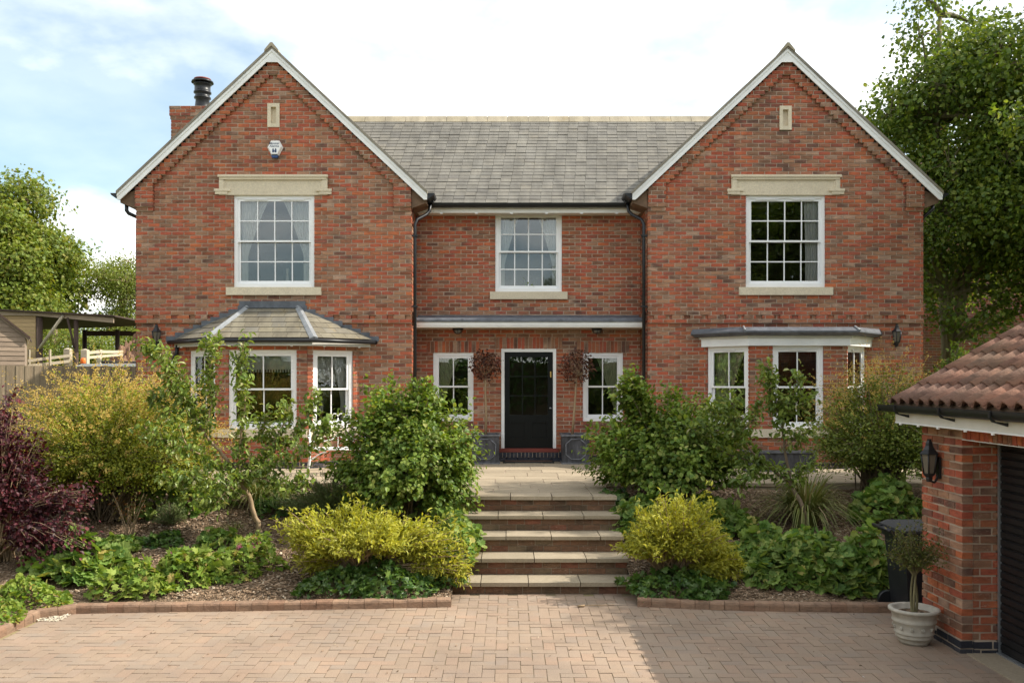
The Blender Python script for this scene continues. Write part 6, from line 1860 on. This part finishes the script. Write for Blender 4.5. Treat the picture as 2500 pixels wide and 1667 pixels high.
# low trough below the right bay
tr = empty('lead_trough', (4.4, 15.85, 0.952), 'long dark lead trough in front of the right bay', 'planter')
MB().box(4.15, 5.35, 15.66, 15.69, 0.952, 1.30).box(4.15, 5.35, 15.99, 16.02, 0.952, 1.30).box(4.15, 4.18, 15.69, 15.99, 0.952, 1.30).box(5.32, 5.35, 15.69, 15.99, 0.952, 1.30).box(4.18, 5.32, 15.69, 15.99, 0.952, 1.24).build('body', PLANTER_LEAD, tr)
MB().box(4.12, 5.38, 15.63, 15.659, 1.28, 1.32).box(4.12, 4.149, 15.66, 16.05, 1.28, 1.32).box(5.351, 5.38, 15.66, 16.05, 1.28, 1.32).build('rim', PLANTER_RIM, tr)
MB().box(4.12, 5.38, 15.63, 15.659, 0.952, 0.99).build('foot_moulding', PLANTER_RIM, tr)

# white wire garden bench
bench = empty('garden_bench', (-2.86, 15.2, 0.952), 'white scrolled wire garden bench beside the left bay', 'bench')
bc = Vector((-2.86, 15.2, 0.952)); ca, sa = math.cos(R(12)), math.sin(R(12))
def bp(x, y, z): return (bc.x + x * ca - y * sa, bc.y + x * sa + y * ca, bc.z + z)
def arc(cx, cz, r, a0, a1, y, n=10): return [bp(cx + r * math.cos(a0 + (a1 - a0) * k_ / n), y, cz + r * math.sin(a0 + (a1 - a0) * k_ / n)) for k_ in range(n + 1)]
for s in (-1, 1):
    MB().tube([bp(s * .52, -.24, 0), bp(s * .47, -.22, .2), bp(s * .46, -.2, .44), bp(s * .47, -.2, .62), bp(s * .50, -.1, .66), bp(s * .47, .18, .66)], 0.015, 7).build('leg', WHITE, bench)
    MB().tube([bp(s * .52, .30, 0), bp(s * .48, .26, .25), bp(s * .46, .22, .44), bp(s * .47, .25, .75)], 0.015, 7).build('leg', WHITE, bench)
    MB().tube([bp(s * .46, -.2, .26)] + [bp(s * (.46 - .26 * t), -.2, .26 + .14 * math.sin(t * 1.57)) for t in np.linspace(.1, 1, 6)], 0.011, 6).build('brace', WHITE, bench)
m = MB(); m.tube([bp(-.48, -.22, .44), bp(.48, -.22, .44), bp(.48, .22, .44), bp(-.48, .22, .44), bp(-.48, -.22, .44)], 0.015, 7)
for t in np.linspace(-.42, .42, 13): m.tube([bp(t, -.22, .445), bp(t, .22, .445)], 0.008, 5, caps=False)
m.build('seat', WHITE, bench)
m = MB(); yb = .25
m.tube([bp(-.47, yb, .75), bp(-.44, yb, .82), bp(-.3, yb, .90), bp(-.15, yb, .88), bp(-.05, yb, .83), bp(0, yb, .92)], 0.012, 6).tube([bp(.47, yb, .75), bp(.44, yb, .82), bp(.3, yb, .90), bp(.15, yb, .88), bp(.05, yb, .83), bp(0, yb, .92)], 0.012, 6)
m.tube([bp(0, yb, .44), bp(0, yb, .95)], 0.011, 6)
for s in (-1, 1):
    m.tube(arc(s * .055, .97, .05, math.pi if s > 0 else 0, -math.pi * .2 if s > 0 else math.pi * 1.2, yb), 0.010, 6)
    m.tube([bp(0, yb, .66), bp(s * .10, yb, .58), bp(s * .28, yb, .54), bp(s * .46, yb, .56)], 0.011, 6)
    m.tube(arc(s * .30, .68, .10, 0, math.pi * 1.6, yb, 14), 0.008, 5)
    m.tube([bp(s * .17, yb, .46), bp(s * .16, yb, .8), bp(s * .12, yb, .86)], 0.008, 5); m.tube([bp(s * .36, yb, .46), bp(s * .37, yb, .75), bp(s * .33, yb, .87)], 0.008, 5)
m.build('backrest', WHITE, bench)

# wheeled bin
bx, by = 4.43, 9.80
BINP = simple('bin_plastic', (0.017, 0.018, 0.021), 0.45, var=0.25, scale=4, bump=0.002)
BINLID = simple('bin_lid_plastic', (0.045, 0.046, 0.048), 0.6, var=0.3, scale=5, bump=0.002)
wb = empty('wheeled_bin', (bx, by, 0), 'black wheeled rubbish bin behind the garage pillar', 'bin')
m = MB(); lo = (0.21, 0.22, 0.05); hi = (0.275, 0.275, 0.98)
vs = [(bx + sx * a, by + sy * b_, z) for (a, b_, z) in (lo, (0.262, 0.265, 0.86), (0.285, 0.285, 0.87), (0.285, 0.285, 0.97)) for sx, sy in ((-1, -1), (1, -1), (1, 1), (-1, 1))]
fs = [(3, 2, 1, 0)] + [(4 * q + i, 4 * q + (i + 1) % 4, 4 * q + 4 + (i + 1) % 4, 4 * q + 4 + i) for q in range(3) for i in range(4)] + [(12, 13, 14, 15)]
m.add(vs, fs); m.build('body', BINP, wb)
m = MB(); L0 = [(bx + sx * .31, by + sy * .30, .975) for sx, sy in ((-1, -1), (1, -1), (1, 1), (-1, 1))]
L1 = [(bx + sx * .31, by + sy * .30, 1.0) for sx, sy in ((-1, -1), (1, -1), (1, 1), (-1, 1))]; L2 = [(bx + sx * .25, by + sy * .23, 1.045) for sx, sy in ((-1, -1), (1, -1), (1, 1), (-1, 1))]
m.add(L0 + L1 + L2, [(3, 2, 1, 0), (8, 9, 10, 11)] + [(4 * q + i, 4 * q + (i + 1) % 4, 4 * q + 4 + (i + 1) % 4, 4 * q + 4 + i) for q in range(2) for i in range(4)])
m.build('lid', BINLID, wb)
MB().tube([(bx - .40, by - .24, .985), (bx - .40, by + .24, .985)], 0.02, 8).box(bx - .40, bx - .285, by - .25, by - .20, .955, .99).box(bx - .40, bx - .285, by + .20, by + .25, .955, .99).box(bx - .385, bx - .285, by - .20, by + .20, .96, .975).build('handle', BINP, wb)
for s in (-1, 1):
    m = MB(); m.tube([(bx - .235, by + s * .225, .105), (bx - .235, by + s * .29, .105)], 0.105, 20)
    w_ = m.build('wheel', BLACKP, wb)
    MB().tube([(bx - .235, by + s * .2905, .105), (bx - .235, by + s * .297, .105)], 0.055, 14).build('hub', BINP, w_)
wb.location.x += 0.04; wb.scale = (1, 1, 0.95)
# urn with a small clipped tree
ux, uy = 3.93, 8.72
CAST = simple('cast_stone', (0.46, 0.42, 0.35), 0.85, var=0.16, scale=12, bump=0.006)
urn = empty('stone_pot', (ux, uy, 0), 'round cream cast stone pot in front of the garage pillar', 'pot')
prof = [(0.13, 0.0), (0.145, 0.03), (0.15, 0.055), (0.165, 0.06), (0.172, 0.075), (0.165, 0.09), (0.175, 0.10), (0.183, 0.11), (0.176, 0.122), (0.184, 0.16), (0.190, 0.205), (0.198, 0.212), (0.203, 0.225), (0.197, 0.238), (0.198, 0.27), (0.204, 0.275), (0.206, 0.30), (0.215, 0.305), (0.235, 0.318), (0.235, 0.338), (0.215, 0.345), (0.185, 0.338), (0.17, 0.29), (0.0, 0.288)]
MB().lathe(prof, (ux, uy, 0), 40).build('body', CAST, urn)
for k_ in range(12):
    a = 2 * math.pi * k_ / 12; c = Vector((ux + 0.187 * math.cos(a), uy + 0.187 * math.sin(a), 0.165)); o = Vector((math.cos(a), math.sin(a), 0)); t = Vector((-o.y, o.x, 0))
    m = MB()
    for q in range(5):
        b_ = 2 * math.pi * q / 5; p = c + (t * math.cos(b_) + Vector((0, 0, 1)) * math.sin(b_)) * 0.017
        m.tube([tuple(c + o * 0.003), tuple(p + o * 0.006)], [0.004, 0.007], 5)
    m.build('flower_relief', CAST, urn)
MB().lathe([(0.0, 0.30), (0.10, 0.297), (0.168, 0.292), (0.168, 0.285)], (ux, uy, 0), 20).build('soil', SOIL, urn)
rs_ = np.random.RandomState(8); ub = np.array((ux, uy, 0.29)); pt = []; P = []
for i in range(3):
    a = i * 2.1; pt.append(bez(ub + np.array((.02 * math.cos(a), .02 * math.sin(a), 0)), ub + np.array((.05 * math.cos(a), .05 * math.sin(a), .2)), ub + np.array((.02 * math.cos(a + 2), .02 * math.sin(a + 2), .40)), 8))
st_ = stems_mesh(pt, .013, .010, 7); br_paths = []
for i in range(130):
    d = rand_dirs(1, rs_)[0]; d[2] = abs(d[2]) * .8 + .25
    e = ub + np.array((0.0, 0, .38)) + d * np.array((.27, .24, .46)) * rs_.uniform(.5, 1.15)
    p = bez(ub + np.array((0, 0, .34)), ub + np.array((d[0] * .08, d[1] * .08, .5)), e, 6); br_paths.append(p)
    P.append(np.repeat(p[3:], 6, 0) + rs_.normal(size=(18, 3)) * .024)
for p in br_paths: st_.tube(p.tolist(), [.005, .004, .003, .003, .002, .0015], 4, caps=False)
P = np.concatenate(P); n = len(P)
v_, t_ = leaves(P, rand_dirs(n, rs_), rand_dirs(n, rs_), .028 * rs_.uniform(.6, 1.3, n), T_LEAF, rs_)
plant('potted_shrub', 'small twiggy box tree with twisted stems growing in the stone pot', 'potted tree', tuple(ub), v_, t_, L_BOX, st_, BARKGREEN)
# twig on the drive
MB().tube([(0.83, 10.12, 0.012), (0.95, 10.10, 0.02), (1.2, 10.16, 0.012)], [0.004, 0.006, 0.003], 5).tube([(0.78, 10.08, 0.015), (0.86, 10.10, 0.018)], 0.013, 5).build('twig', BARKPALE, None, 'thin dry twig lying on the drive below the bottom step', 'twig')
MB().lathe([(0.0, 0.0), (0.05, 0.0), (0.045, 0.02), (0.02, 0.03), (0.0, 0.03)], (-2.6, 11.85, bedz(-2.6, 11.85) + 0.005), 7).build('pale_stone', PETAL, None, 'pale flat stone lying on the bark near the apple trunk', 'stone')

# ------------------------------------------------------------------ inside the windows
def drape(F, a0, a1, z0, z1, side, label, mat, d=-0.150, tie=0.35, tail=0.28, folds=7):
    """A curtain gathered to one side; side -1 hangs at a0, +1 at a1."""
    K, M = 42, 18; V = []; W = a1 - a0
    for j in range(M + 1):
        t = j / M; z = z1 + (z0 - z1) * t
        full = 1.0 - (1 - tail) * min(1, t / (1 - tie)) ** 0.8 if t < 1 - tie else tail
        for i in range(K + 1):
            s = i / K * full * W
            a = a0 + s if side < 0 else a1 - s
            dd = d + 0.014 * math.sin(2 * math.pi * folds * i / K + 0.4 * math.sin(3 * t)) * (0.6 + 0.4 * t)
            V.append(F.p(a, dd, z))
    f = [(j * (K + 1) + i, j * (K + 1) + i + 1, (j + 1) * (K + 1) + i + 1, (j + 1) * (K + 1) + i) for j in range(M) for i in range(K)]
    MB().add(V, f, 0, True).build('curtain', mat, None, label, 'curtain')
def pair(F, o, w, what, mat, half=0.46, **k_):
    a0, a1 = w[0] - o + 0.07, w[1] - o - 0.07; ww = (a1 - a0) * half
    drape(F, a0, a0 + ww, w[2] + 0.05, w[3] - 0.05, -1, 'left %s curtain in %s' % what, mat, **k_)
    drape(F, a1 - ww, a1, w[2] + 0.05, w[3] - 0.05, 1, 'right %s curtain in %s' % what, mat, **k_)
pair(F_L, XL0, WL, ('cream', 'the left upper window'), CURTAIN, 0.42)
pair(F_C, XL1, WC, ('cream', 'the upper window over the porch'), CURTAIN, 0.36)
drape(F_R, WR[1] - XR0 - 0.36, WR[1] - XR0 - 0.07, WR[2] + .05, WR[3] - .05, 1, 'cream striped curtain at the right of the right upper window', CURTAIN, tail=0.9, folds=5)
drape(F_C, WG1[0] - XL1 + .07, WG1[0] - XL1 + .55, WG1[2] + .05, WG1[3] - .05, -1, 'sage curtain in the small window left of the door', GREENCURTAIN, tail=0.15, tie=0.1, folds=9)
drape(F_C, WG2[1] - XL1 - .55, WG2[1] - XL1 - .07, WG2[2] + .05, WG2[3] - .05, 1, 'sage curtain in the small window right of the door', GREENCURTAIN, tail=0.15, tie=0.1, folds=9)
F_, ln_, a0_, a1_ = RBW[0]
drape(F_, a0_ + 0.10, a1_ - 0.12, 1.72, 3.10, -1, 'sage curtain in the left pane of the flat roofed bay', GREENCURTAIN, tail=0.3, tie=0.1, folds=9)
F_, ln_, a0_, a1_ = RBW[2]
drape(F_, a1_ - 0.35, a1_ - 0.07, 1.72, 3.10, 1, 'sage curtain at the right end of the flat roofed bay', GREENCURTAIN, tail=0.8, folds=5)
F_, ln_, a0_, a1_ = LBW[2]
drape(F_, a1_ - 0.40, a1_ - 0.07, 1.72, 3.05, 1, 'cream curtain at the right of the left bay', CURTAIN, tail=0.35, folds=7)
F_, ln_, a0_, a1_ = LBW[0]
drape(F_, a0_ + 0.06, a0_ + 0.40, 1.72, 3.05, -1, 'cream curtain at the left of the left bay', CURTAIN, tail=0.8, folds=6)
for i, (lab, drop) in enumerate((('left', .22), ('front', .28), ('right', .46))):
    F_, ln_, a0_, a1_ = LBW[i]
    rb_ = empty('roller_blind', tuple(F_.p((a0_ + a1_) / 2, -0.2, 3.0 - drop)), 'cream blind half drawn in the %s window of the left bay' % lab, 'blind')
    MB().box(a0_ + .07, a1_ - .07, -0.205, -0.195, 3.02 - drop, 3.03, F_).build('cloth', BLIND, rb_)
    m = MB()
    for q in range(22):
        a = a0_ + .07 + (a1_ - a0_ - .14) * (q + .5) / 22; m.box(a - .012, a + .012, -0.204, -0.197, 3.02 - drop - 0.05, 3.02 - drop, F_)
    m.build('fringe', BLIND, rb_)
F_, ln_, a0_, a1_ = RBW[1]
VAL = fabric_material('dark_valance', (0.10, 0.06, 0.04), 0.1)
m = MB(); K = 24; V = []
for j in range(2):
    for i in range(K + 1):
        a = a0_ + .06 + (a1_ - a0_ - .12) * i / K; V.append(F_.p(a, -0.22 + .012 * math.sin(i * 1.9), 3.08 if j == 0 else 2.93 - 0.06 * abs(math.sin(math.pi * i / K * 2))))
m.add(V, [(i, i + 1, K + 2 + i, K + 1 + i) for i in range(K)], 0, True).build('valance', VAL, None, 'dark scalloped valance in the front window of the flat roofed bay', 'valance')
# candlestick on the sill of the left bay
cs = tuple(LBW[2][0].p(0.42, -0.30, 1.68))
cst = empty('candlestick', cs, 'turned wooden candlestick with cream candle inside the left bay', 'candlestick')
TURN = simple('turned_wood', (0.30, 0.16, 0.07), 0.45, var=0.2)
MB().lathe([(0.05, 0), (0.05, .015), (0.02, .03), (0.045, .075), (0.02, .12), (0.028, .13), (0.045, .17), (0.025, .21), (0.04, .23), (0.055, .245), (0.055, .255), (0, .256)], cs, 14).build('stick', TURN, cst)
MB().lathe([(0.042, .257), (0.042, .40), (0.0, .40)], cs, 14).build('candle', BLIND, cst)
# ornaments on sills upstairs
MB().lathe([(0.05, 0), (0.06, .03), (0.03, .06), (0.025, .2), (0.03, .3), (0.0, .3)], (-4.2, YW + 0.26, 4.37), 12).build('vase', CAST, None, 'slim vase on the sill of the left upper window', 'vase')
blades('window_orchid', 'potted orchid on the sill of the upper window over the porch', 'house plant', (0.42, YC + 0.26, 4.38), 16, 0.34, 0.02, L_MANTLE, seed=48)

# ------------------------------------------------------------------ behind the house, left: fence, shed, barn, van
FA, FB = Vector((-6.95, 24.2, 0)), Vector((-13.9, 20.5, 0))
fence = empty('board_fence', (-10, 21.3, 1.0), 'weathered close board fence running up to the left wing', 'fence')
F_F = Fr(FB, FA - FB, (FA.y - FB.y, -(FA.x - FB.x), 0)); fl = (FA - FB).length
a = 0.0; i = 0
while a < fl:
    tz = 2.90 + random.uniform(-.006, .006)
    MB().box(a, min(a + 0.104, fl), 0.0 if i % 2 else 0.013, 0.012 if i % 2 else 0.026, 1.0, tz, F_F).build('board', FENCEWOOD, fence)
    a += 0.099; i += 1
for z in (1.3, 2.0, 2.6): MB().box(0, fl, -0.05, -0.002, z, z + 0.08, F_F).build('rail', FENCEWOOD, fence)
for q in (0.2, 2.7, 5.2): MB().box(q, q + .1, -0.16, -0.051, 0.9, 2.80, F_F).build('post', FENCEWOOD, fence)
# shed gable
YS = 24.0
shed = empty('shed', (-12.86, YS, 1.2), 'weathered timber shed with overlapping boards at the far left', 'shed')
xs0, xs1, xa, ze, za = -15.3, -12.86, -14.08, 3.72, 4.75
z = 1.2
while z < za - .05:
    z1 = z + 0.125; hw = [ (xs0, xs1) if zz <= ze else (xa - (za - zz) / (za - ze) * (xa - xs0), xa + (za - zz) / (za - ze) * (xs1 - xa)) for zz in (z, min(z1, za - .01))]
    (l0, r0), (l1, r1) = hw
    vs = [(l0, YS - .016, z), (r0, YS - .016, z), (r1, YS, z1 + .01), (l1, YS, z1 + .01), (l0, YS + .02, z), (r0, YS + .02, z), (r1, YS + .02, z1 + .01), (l1, YS + .02, z1 + .01)]
    MB().add(vs, [(0, 1, 2, 3), (7, 6, 5, 4), (0, 4, 5, 1), (1, 5, 6, 2), (2, 6, 7, 3), (3, 7, 4, 0)]).build('weather_board', SHEDWOOD, shed)
    z = z1
MB().box(xs1 - .03, xs1, YS + .021, YS + 2.4, 1.2, ze).box(xs0, xs0 + .03, YS + .021, YS + 2.4, 1.2, ze).box(xs0, xs1, YS + 2.4, YS + 2.43, 1.2, ze).build('side_wall', SHEDWOOD, shed)
for s, xe in ((1, xs1 + .12), (-1, xs0 - .12)):
    zz = za - abs(xe - xa) * (za - ze) / (xs1 - xa)
    poly = [(xa, za + .03), (xe, zz + .03), (xe, zz + .09), (xa, za + .09)]
    MB().prism(poly[::-1] if s > 0 else poly, 'y', YS - .12, YS + 2.5).build('roof', DARKWOOD, shed)
    poly = [(xa, za + .028), (xe, zz + .028), (xe, zz - .03), (xa, za - .035)]
    MB().prism(poly if s > 0 else poly[::-1], 'y', YS - .05, YS - .03).build('barge', SHEDWOOD, shed)
shed.rotation_euler = (0, 0, R(27))
# open barn
YB = 30.0
barn = empty('open_barn', (-15, YB + 1.5, 1.3), 'open fronted timber barn with braced posts behind the shed', 'barn')
z = 1.3
while z < 4.72:
    MB().box(-17.4, -15.72, YB - .012, YB + .02, z + .004, z + .128).build('board', BARNWOOD, barn); z += .132
for x in (-15.62, -14.40): MB().tube([(x, YB + .05, 1.2), (x, YB + .05, 4.65)], .10 if x < -15 else .075, 12).build('post', DARKWOOD, barn)
for x in (-15.5, -14.3): MB().tube([(x, YB + 3.0, 1.2), (x, YB + 3.0, 4.4)], .08, 10).build('post', DARKWOOD, barn)
m = MB().prism([(-17.5, 4.85), (-15.7, 4.86), (-13.1, 4.62), (-13.1, 4.46), (-15.7, 4.70), (-17.5, 4.72)][::-1], 'y', YB - .08, YB - .02); m.build('front_beam', SHEDWOOD, barn)
m = MB(); V = [(-17.6, YB - .2, 4.90), (-13.0, YB - .2, 4.66), (-13.0, YB + 3.4, 4.60), (-17.6, YB + 3.4, 4.42)]
m.add(V + [(a, b, c + .05) for a, b, c in V], [(3, 2, 1, 0), (4, 5, 6, 7), (0, 1, 5, 4), (1, 2, 6, 5), (2, 3, 7, 6), (3, 0, 4, 7)]); m.build('roof', DARKWOOD, barn)
MB().box(-15.7, -13.1, YB + 3.3, YB + 3.4, 4.2, 4.38).build('rear_beam', DARKWOOD, barn)
MB().tube([(-15.55, YB - .1, 3.6), (-14.75, YB - .1, 4.72)], .055, 4).build('brace', PALEWOOD, barn)
MB().tube([(-14.62, YB - .1, 4.62), (-14.38, YB - .1, 3.62)], .04, 4).build('brace', DARKWOOD, barn)
# post and rail fence
YP = 27.0
rail = empty('post_and_rail_fence', (-13, YP, 1.3), 'pale post and rail fence with thick gateposts beyond the board fence', 'fence')
for px_, w_, tp in ((166, .09, 849), (208, .09, 851)):
    c = ray(px_, tp, YP); MB().box(c.x - w_, c.x + w_, YP - w_, YP + w_, 1.2, c.z - .04).add([(c.x - w_, YP - w_, c.z - .04), (c.x + w_, YP - w_, c.z - .04), (c.x + w_, YP + w_, c.z - .04), (c.x - w_, YP + w_, c.z - .04), (c.x, YP, c.z)], [(0, 1, 4), (1, 2, 4), (2, 3, 4), (3, 0, 4)]).build('gatepost', PALEWOOD, rail)
def slat(p, q, h, name='rail', t=.03):
    p, q = Vector(p), Vector(q); V = [p, q, q + Vector((0, 0, h)), p + Vector((0, 0, h))]; V2 = [v + Vector((0, t, 0)) for v in V]
    MB().add(V + V2, [(0, 1, 2, 3), (7, 6, 5, 4), (0, 4, 5, 1), (1, 5, 6, 2), (2, 6, 7, 3), (3, 7, 4, 0)]).build(name, PALEWOOD, rail)
slat(ray(68, 884, YP - .7), ray(174, 871, YP - .1), .085); slat(ray(68, 897, YP - .7), ray(172, 885, YP - .1), .085)
slat(ray(214, 865, YP), ray(250, 861, YP + 2), .09); slat(ray(246, 862, YP + 2), ray(300, 862, YP + 4), .09); slat(ray(214, 876, YP), ray(300, 868, YP + 4), .08)
for px_ in (68, 119): slat(ray(px_, 905, YP - .5), ray(px_ + 4, 905, YP - .5), .62, 'post', .05)
c = ray(242, 853, YP + 2); MB().box(c.x - .06, c.x + .06, YP + 1.94, YP + 2.06, 1.2, c.z).build('post', PALEWOOD, rail)
# heap of earth
rs_ = np.random.RandomState(12); N_ = 60; xs = np.linspace(-1, 1, N_); X, Y = np.meshgrid(xs, xs); r_ = np.sqrt(X ** 2 + Y ** 2)
Hh = np.clip(1 - r_, 0, 1) ** 0.8 * (1 + .28 * lumps(X * 4, Y * 4)) + .05 * rs_.normal(size=X.shape) * (r_ < .95)
c = ray(305, 846, 31.0)
V = np.stack([(X * 3.0).ravel() + c.x, (Y * 1.8).ravel() + 31.5, (Hh * (c.z - 1.25)).ravel() + 1.25], 1)
i_ = np.arange((N_ - 1) * N_).reshape(N_ - 1, N_)[:, :-1].ravel(); T = np.stack([i_, i_ + 1, i_ + N_ + 1, i_ + N_], 1)
o = np.array((c.x, 31.5, 1.25)); link_mesh('earth_mound', mesh_np('earth_mound', V - o, T), EARTH, None, o, 'heap of bare brown earth beyond the van', 'earth heap')
# white van behind the fence
van = empty('van', (-9.9, 25.0, 1.0), 'white van with orange roof beacon parked behind the fence', 'van')
VY0, VY1 = 24.1, 25.9; vx0, vx1 = -12.15, -7.7
GLSD = simple('dark_glass', (0.02, 0.025, 0.03), 0.1, var=0.1); ORANGE = simple('amber_plastic', (0.75, 0.16, 0.02), 0.25, var=0.08)
prof = [(vx0, 1.35), (vx0 + .02, 1.95), (vx0 + .12, 2.05), (vx0 + .35, 2.84), (vx0 + .75, 2.99), (vx1 - .12, 3.0), (vx1, 2.90), (vx1, 1.35)]
MB().prism(prof, 'y', VY0, VY1).build('body', WHITE, van)
MB().prism([(vx0 + .14, 2.1), (vx0 + .36, 2.76), (vx0 + .33, 2.78), (vx0 + .11, 2.11)], 'y', VY0 + .08, VY1 - .08).build('windscreen', GLSD, van)
for yy in (VY0 - .004, VY1 - .008): MB().prism([(vx0 + .45, 2.1), (vx0 + 1.3, 2.1), (vx0 + 1.3, 2.72), (vx0 + .62, 2.72)], 'y', yy, yy + .012).build('side_window', GLSD, van)
for xx in (vx0 + .8, vx1 - .9):
    for yy in (VY0 - .02, VY1 - .2):
        w_ = MB().tube([(xx, yy, 1.33), (xx, yy + .22, 1.33)], .33, 20).build('wheel', BLACKP, van)
        MB().tube([(xx, yy - .004, 1.33), (xx, yy + .224, 1.33)], .2, 14).build('rim', STEEL, w_)
MB().tube([(vx0 + .5, VY1 - .08, 3.07), (vx1, VY1 - .08, 3.07)], .03, 8).build('roof_bar', BLACKP, van)
bc_ = ray(203, 890, 25.2); 
MB().lathe([(0.075, 0), (0.075, .02), (0.06, .03)], (bc_.x, 25.2, 2.99), 14).build('beacon_base', BLACKP, van)
MB().lathe([(0.07, .03), (0.072, .12), (0.06, .18), (0.0, .195)], (bc_.x, 25.2, 2.99), 14).build('beacon', ORANGE, van)

# ------------------------------------------------------------------ brick house beyond the trees at the right
nb = empty('neighbour_house', (14.5, 28, 1.0), 'far red brick house behind the lime trees with a clay chimney pot', 'house')
MB().box(10.2, 19.5, 27.0, 33.0, 0.9, 6.0).build('wall', BRICKWORK, nb)
MB().box(11.55, 11.95, 26.9, 26.999, 0.9, 4.6).build('wall', BRICKWORK, nb)
MB().prism([(10.0, 6.0), (19.7, 6.0), (14.8, 9.6)], 'y', 26.8, 33.2).build('roof', PANTILE, nb)
MB().box(13.0, 13.9, 28.0, 28.7, 6.5, 9.75).build('chimney', BRICKWORK, nb)
for x in (13.2, 13.62):
    MB().lathe([(0.15, 9.75), (0.12, 9.85), (0.11, 10.5), (0.14, 10.53), (0.13, 10.6), (0.09, 10.6)], (x, 28.3, 0), 14).build('chimney_pot', simple('terracotta_' + str(int(x * 100)), (0.42, 0.15, 0.08), 0.8), nb)
for x in (15.5, 17.5):
    w_ = MB().box(x, x + 1.0, 26.97, 26.999, 3.8, 5.1).build('window', UPVC, nb); MB().box(x + .08, x + .92, 26.955, 26.969, 3.88, 5.02).build('pane', GLSD, w_)
# boundary wall linking the two houses
gw = MB().box(7.9, 18.5, 25.0, 25.25, 0.9, 4.3).build('garden_wall', BRICKWORK, None, 'high red brick wall behind the forked lime trunk', 'wall')
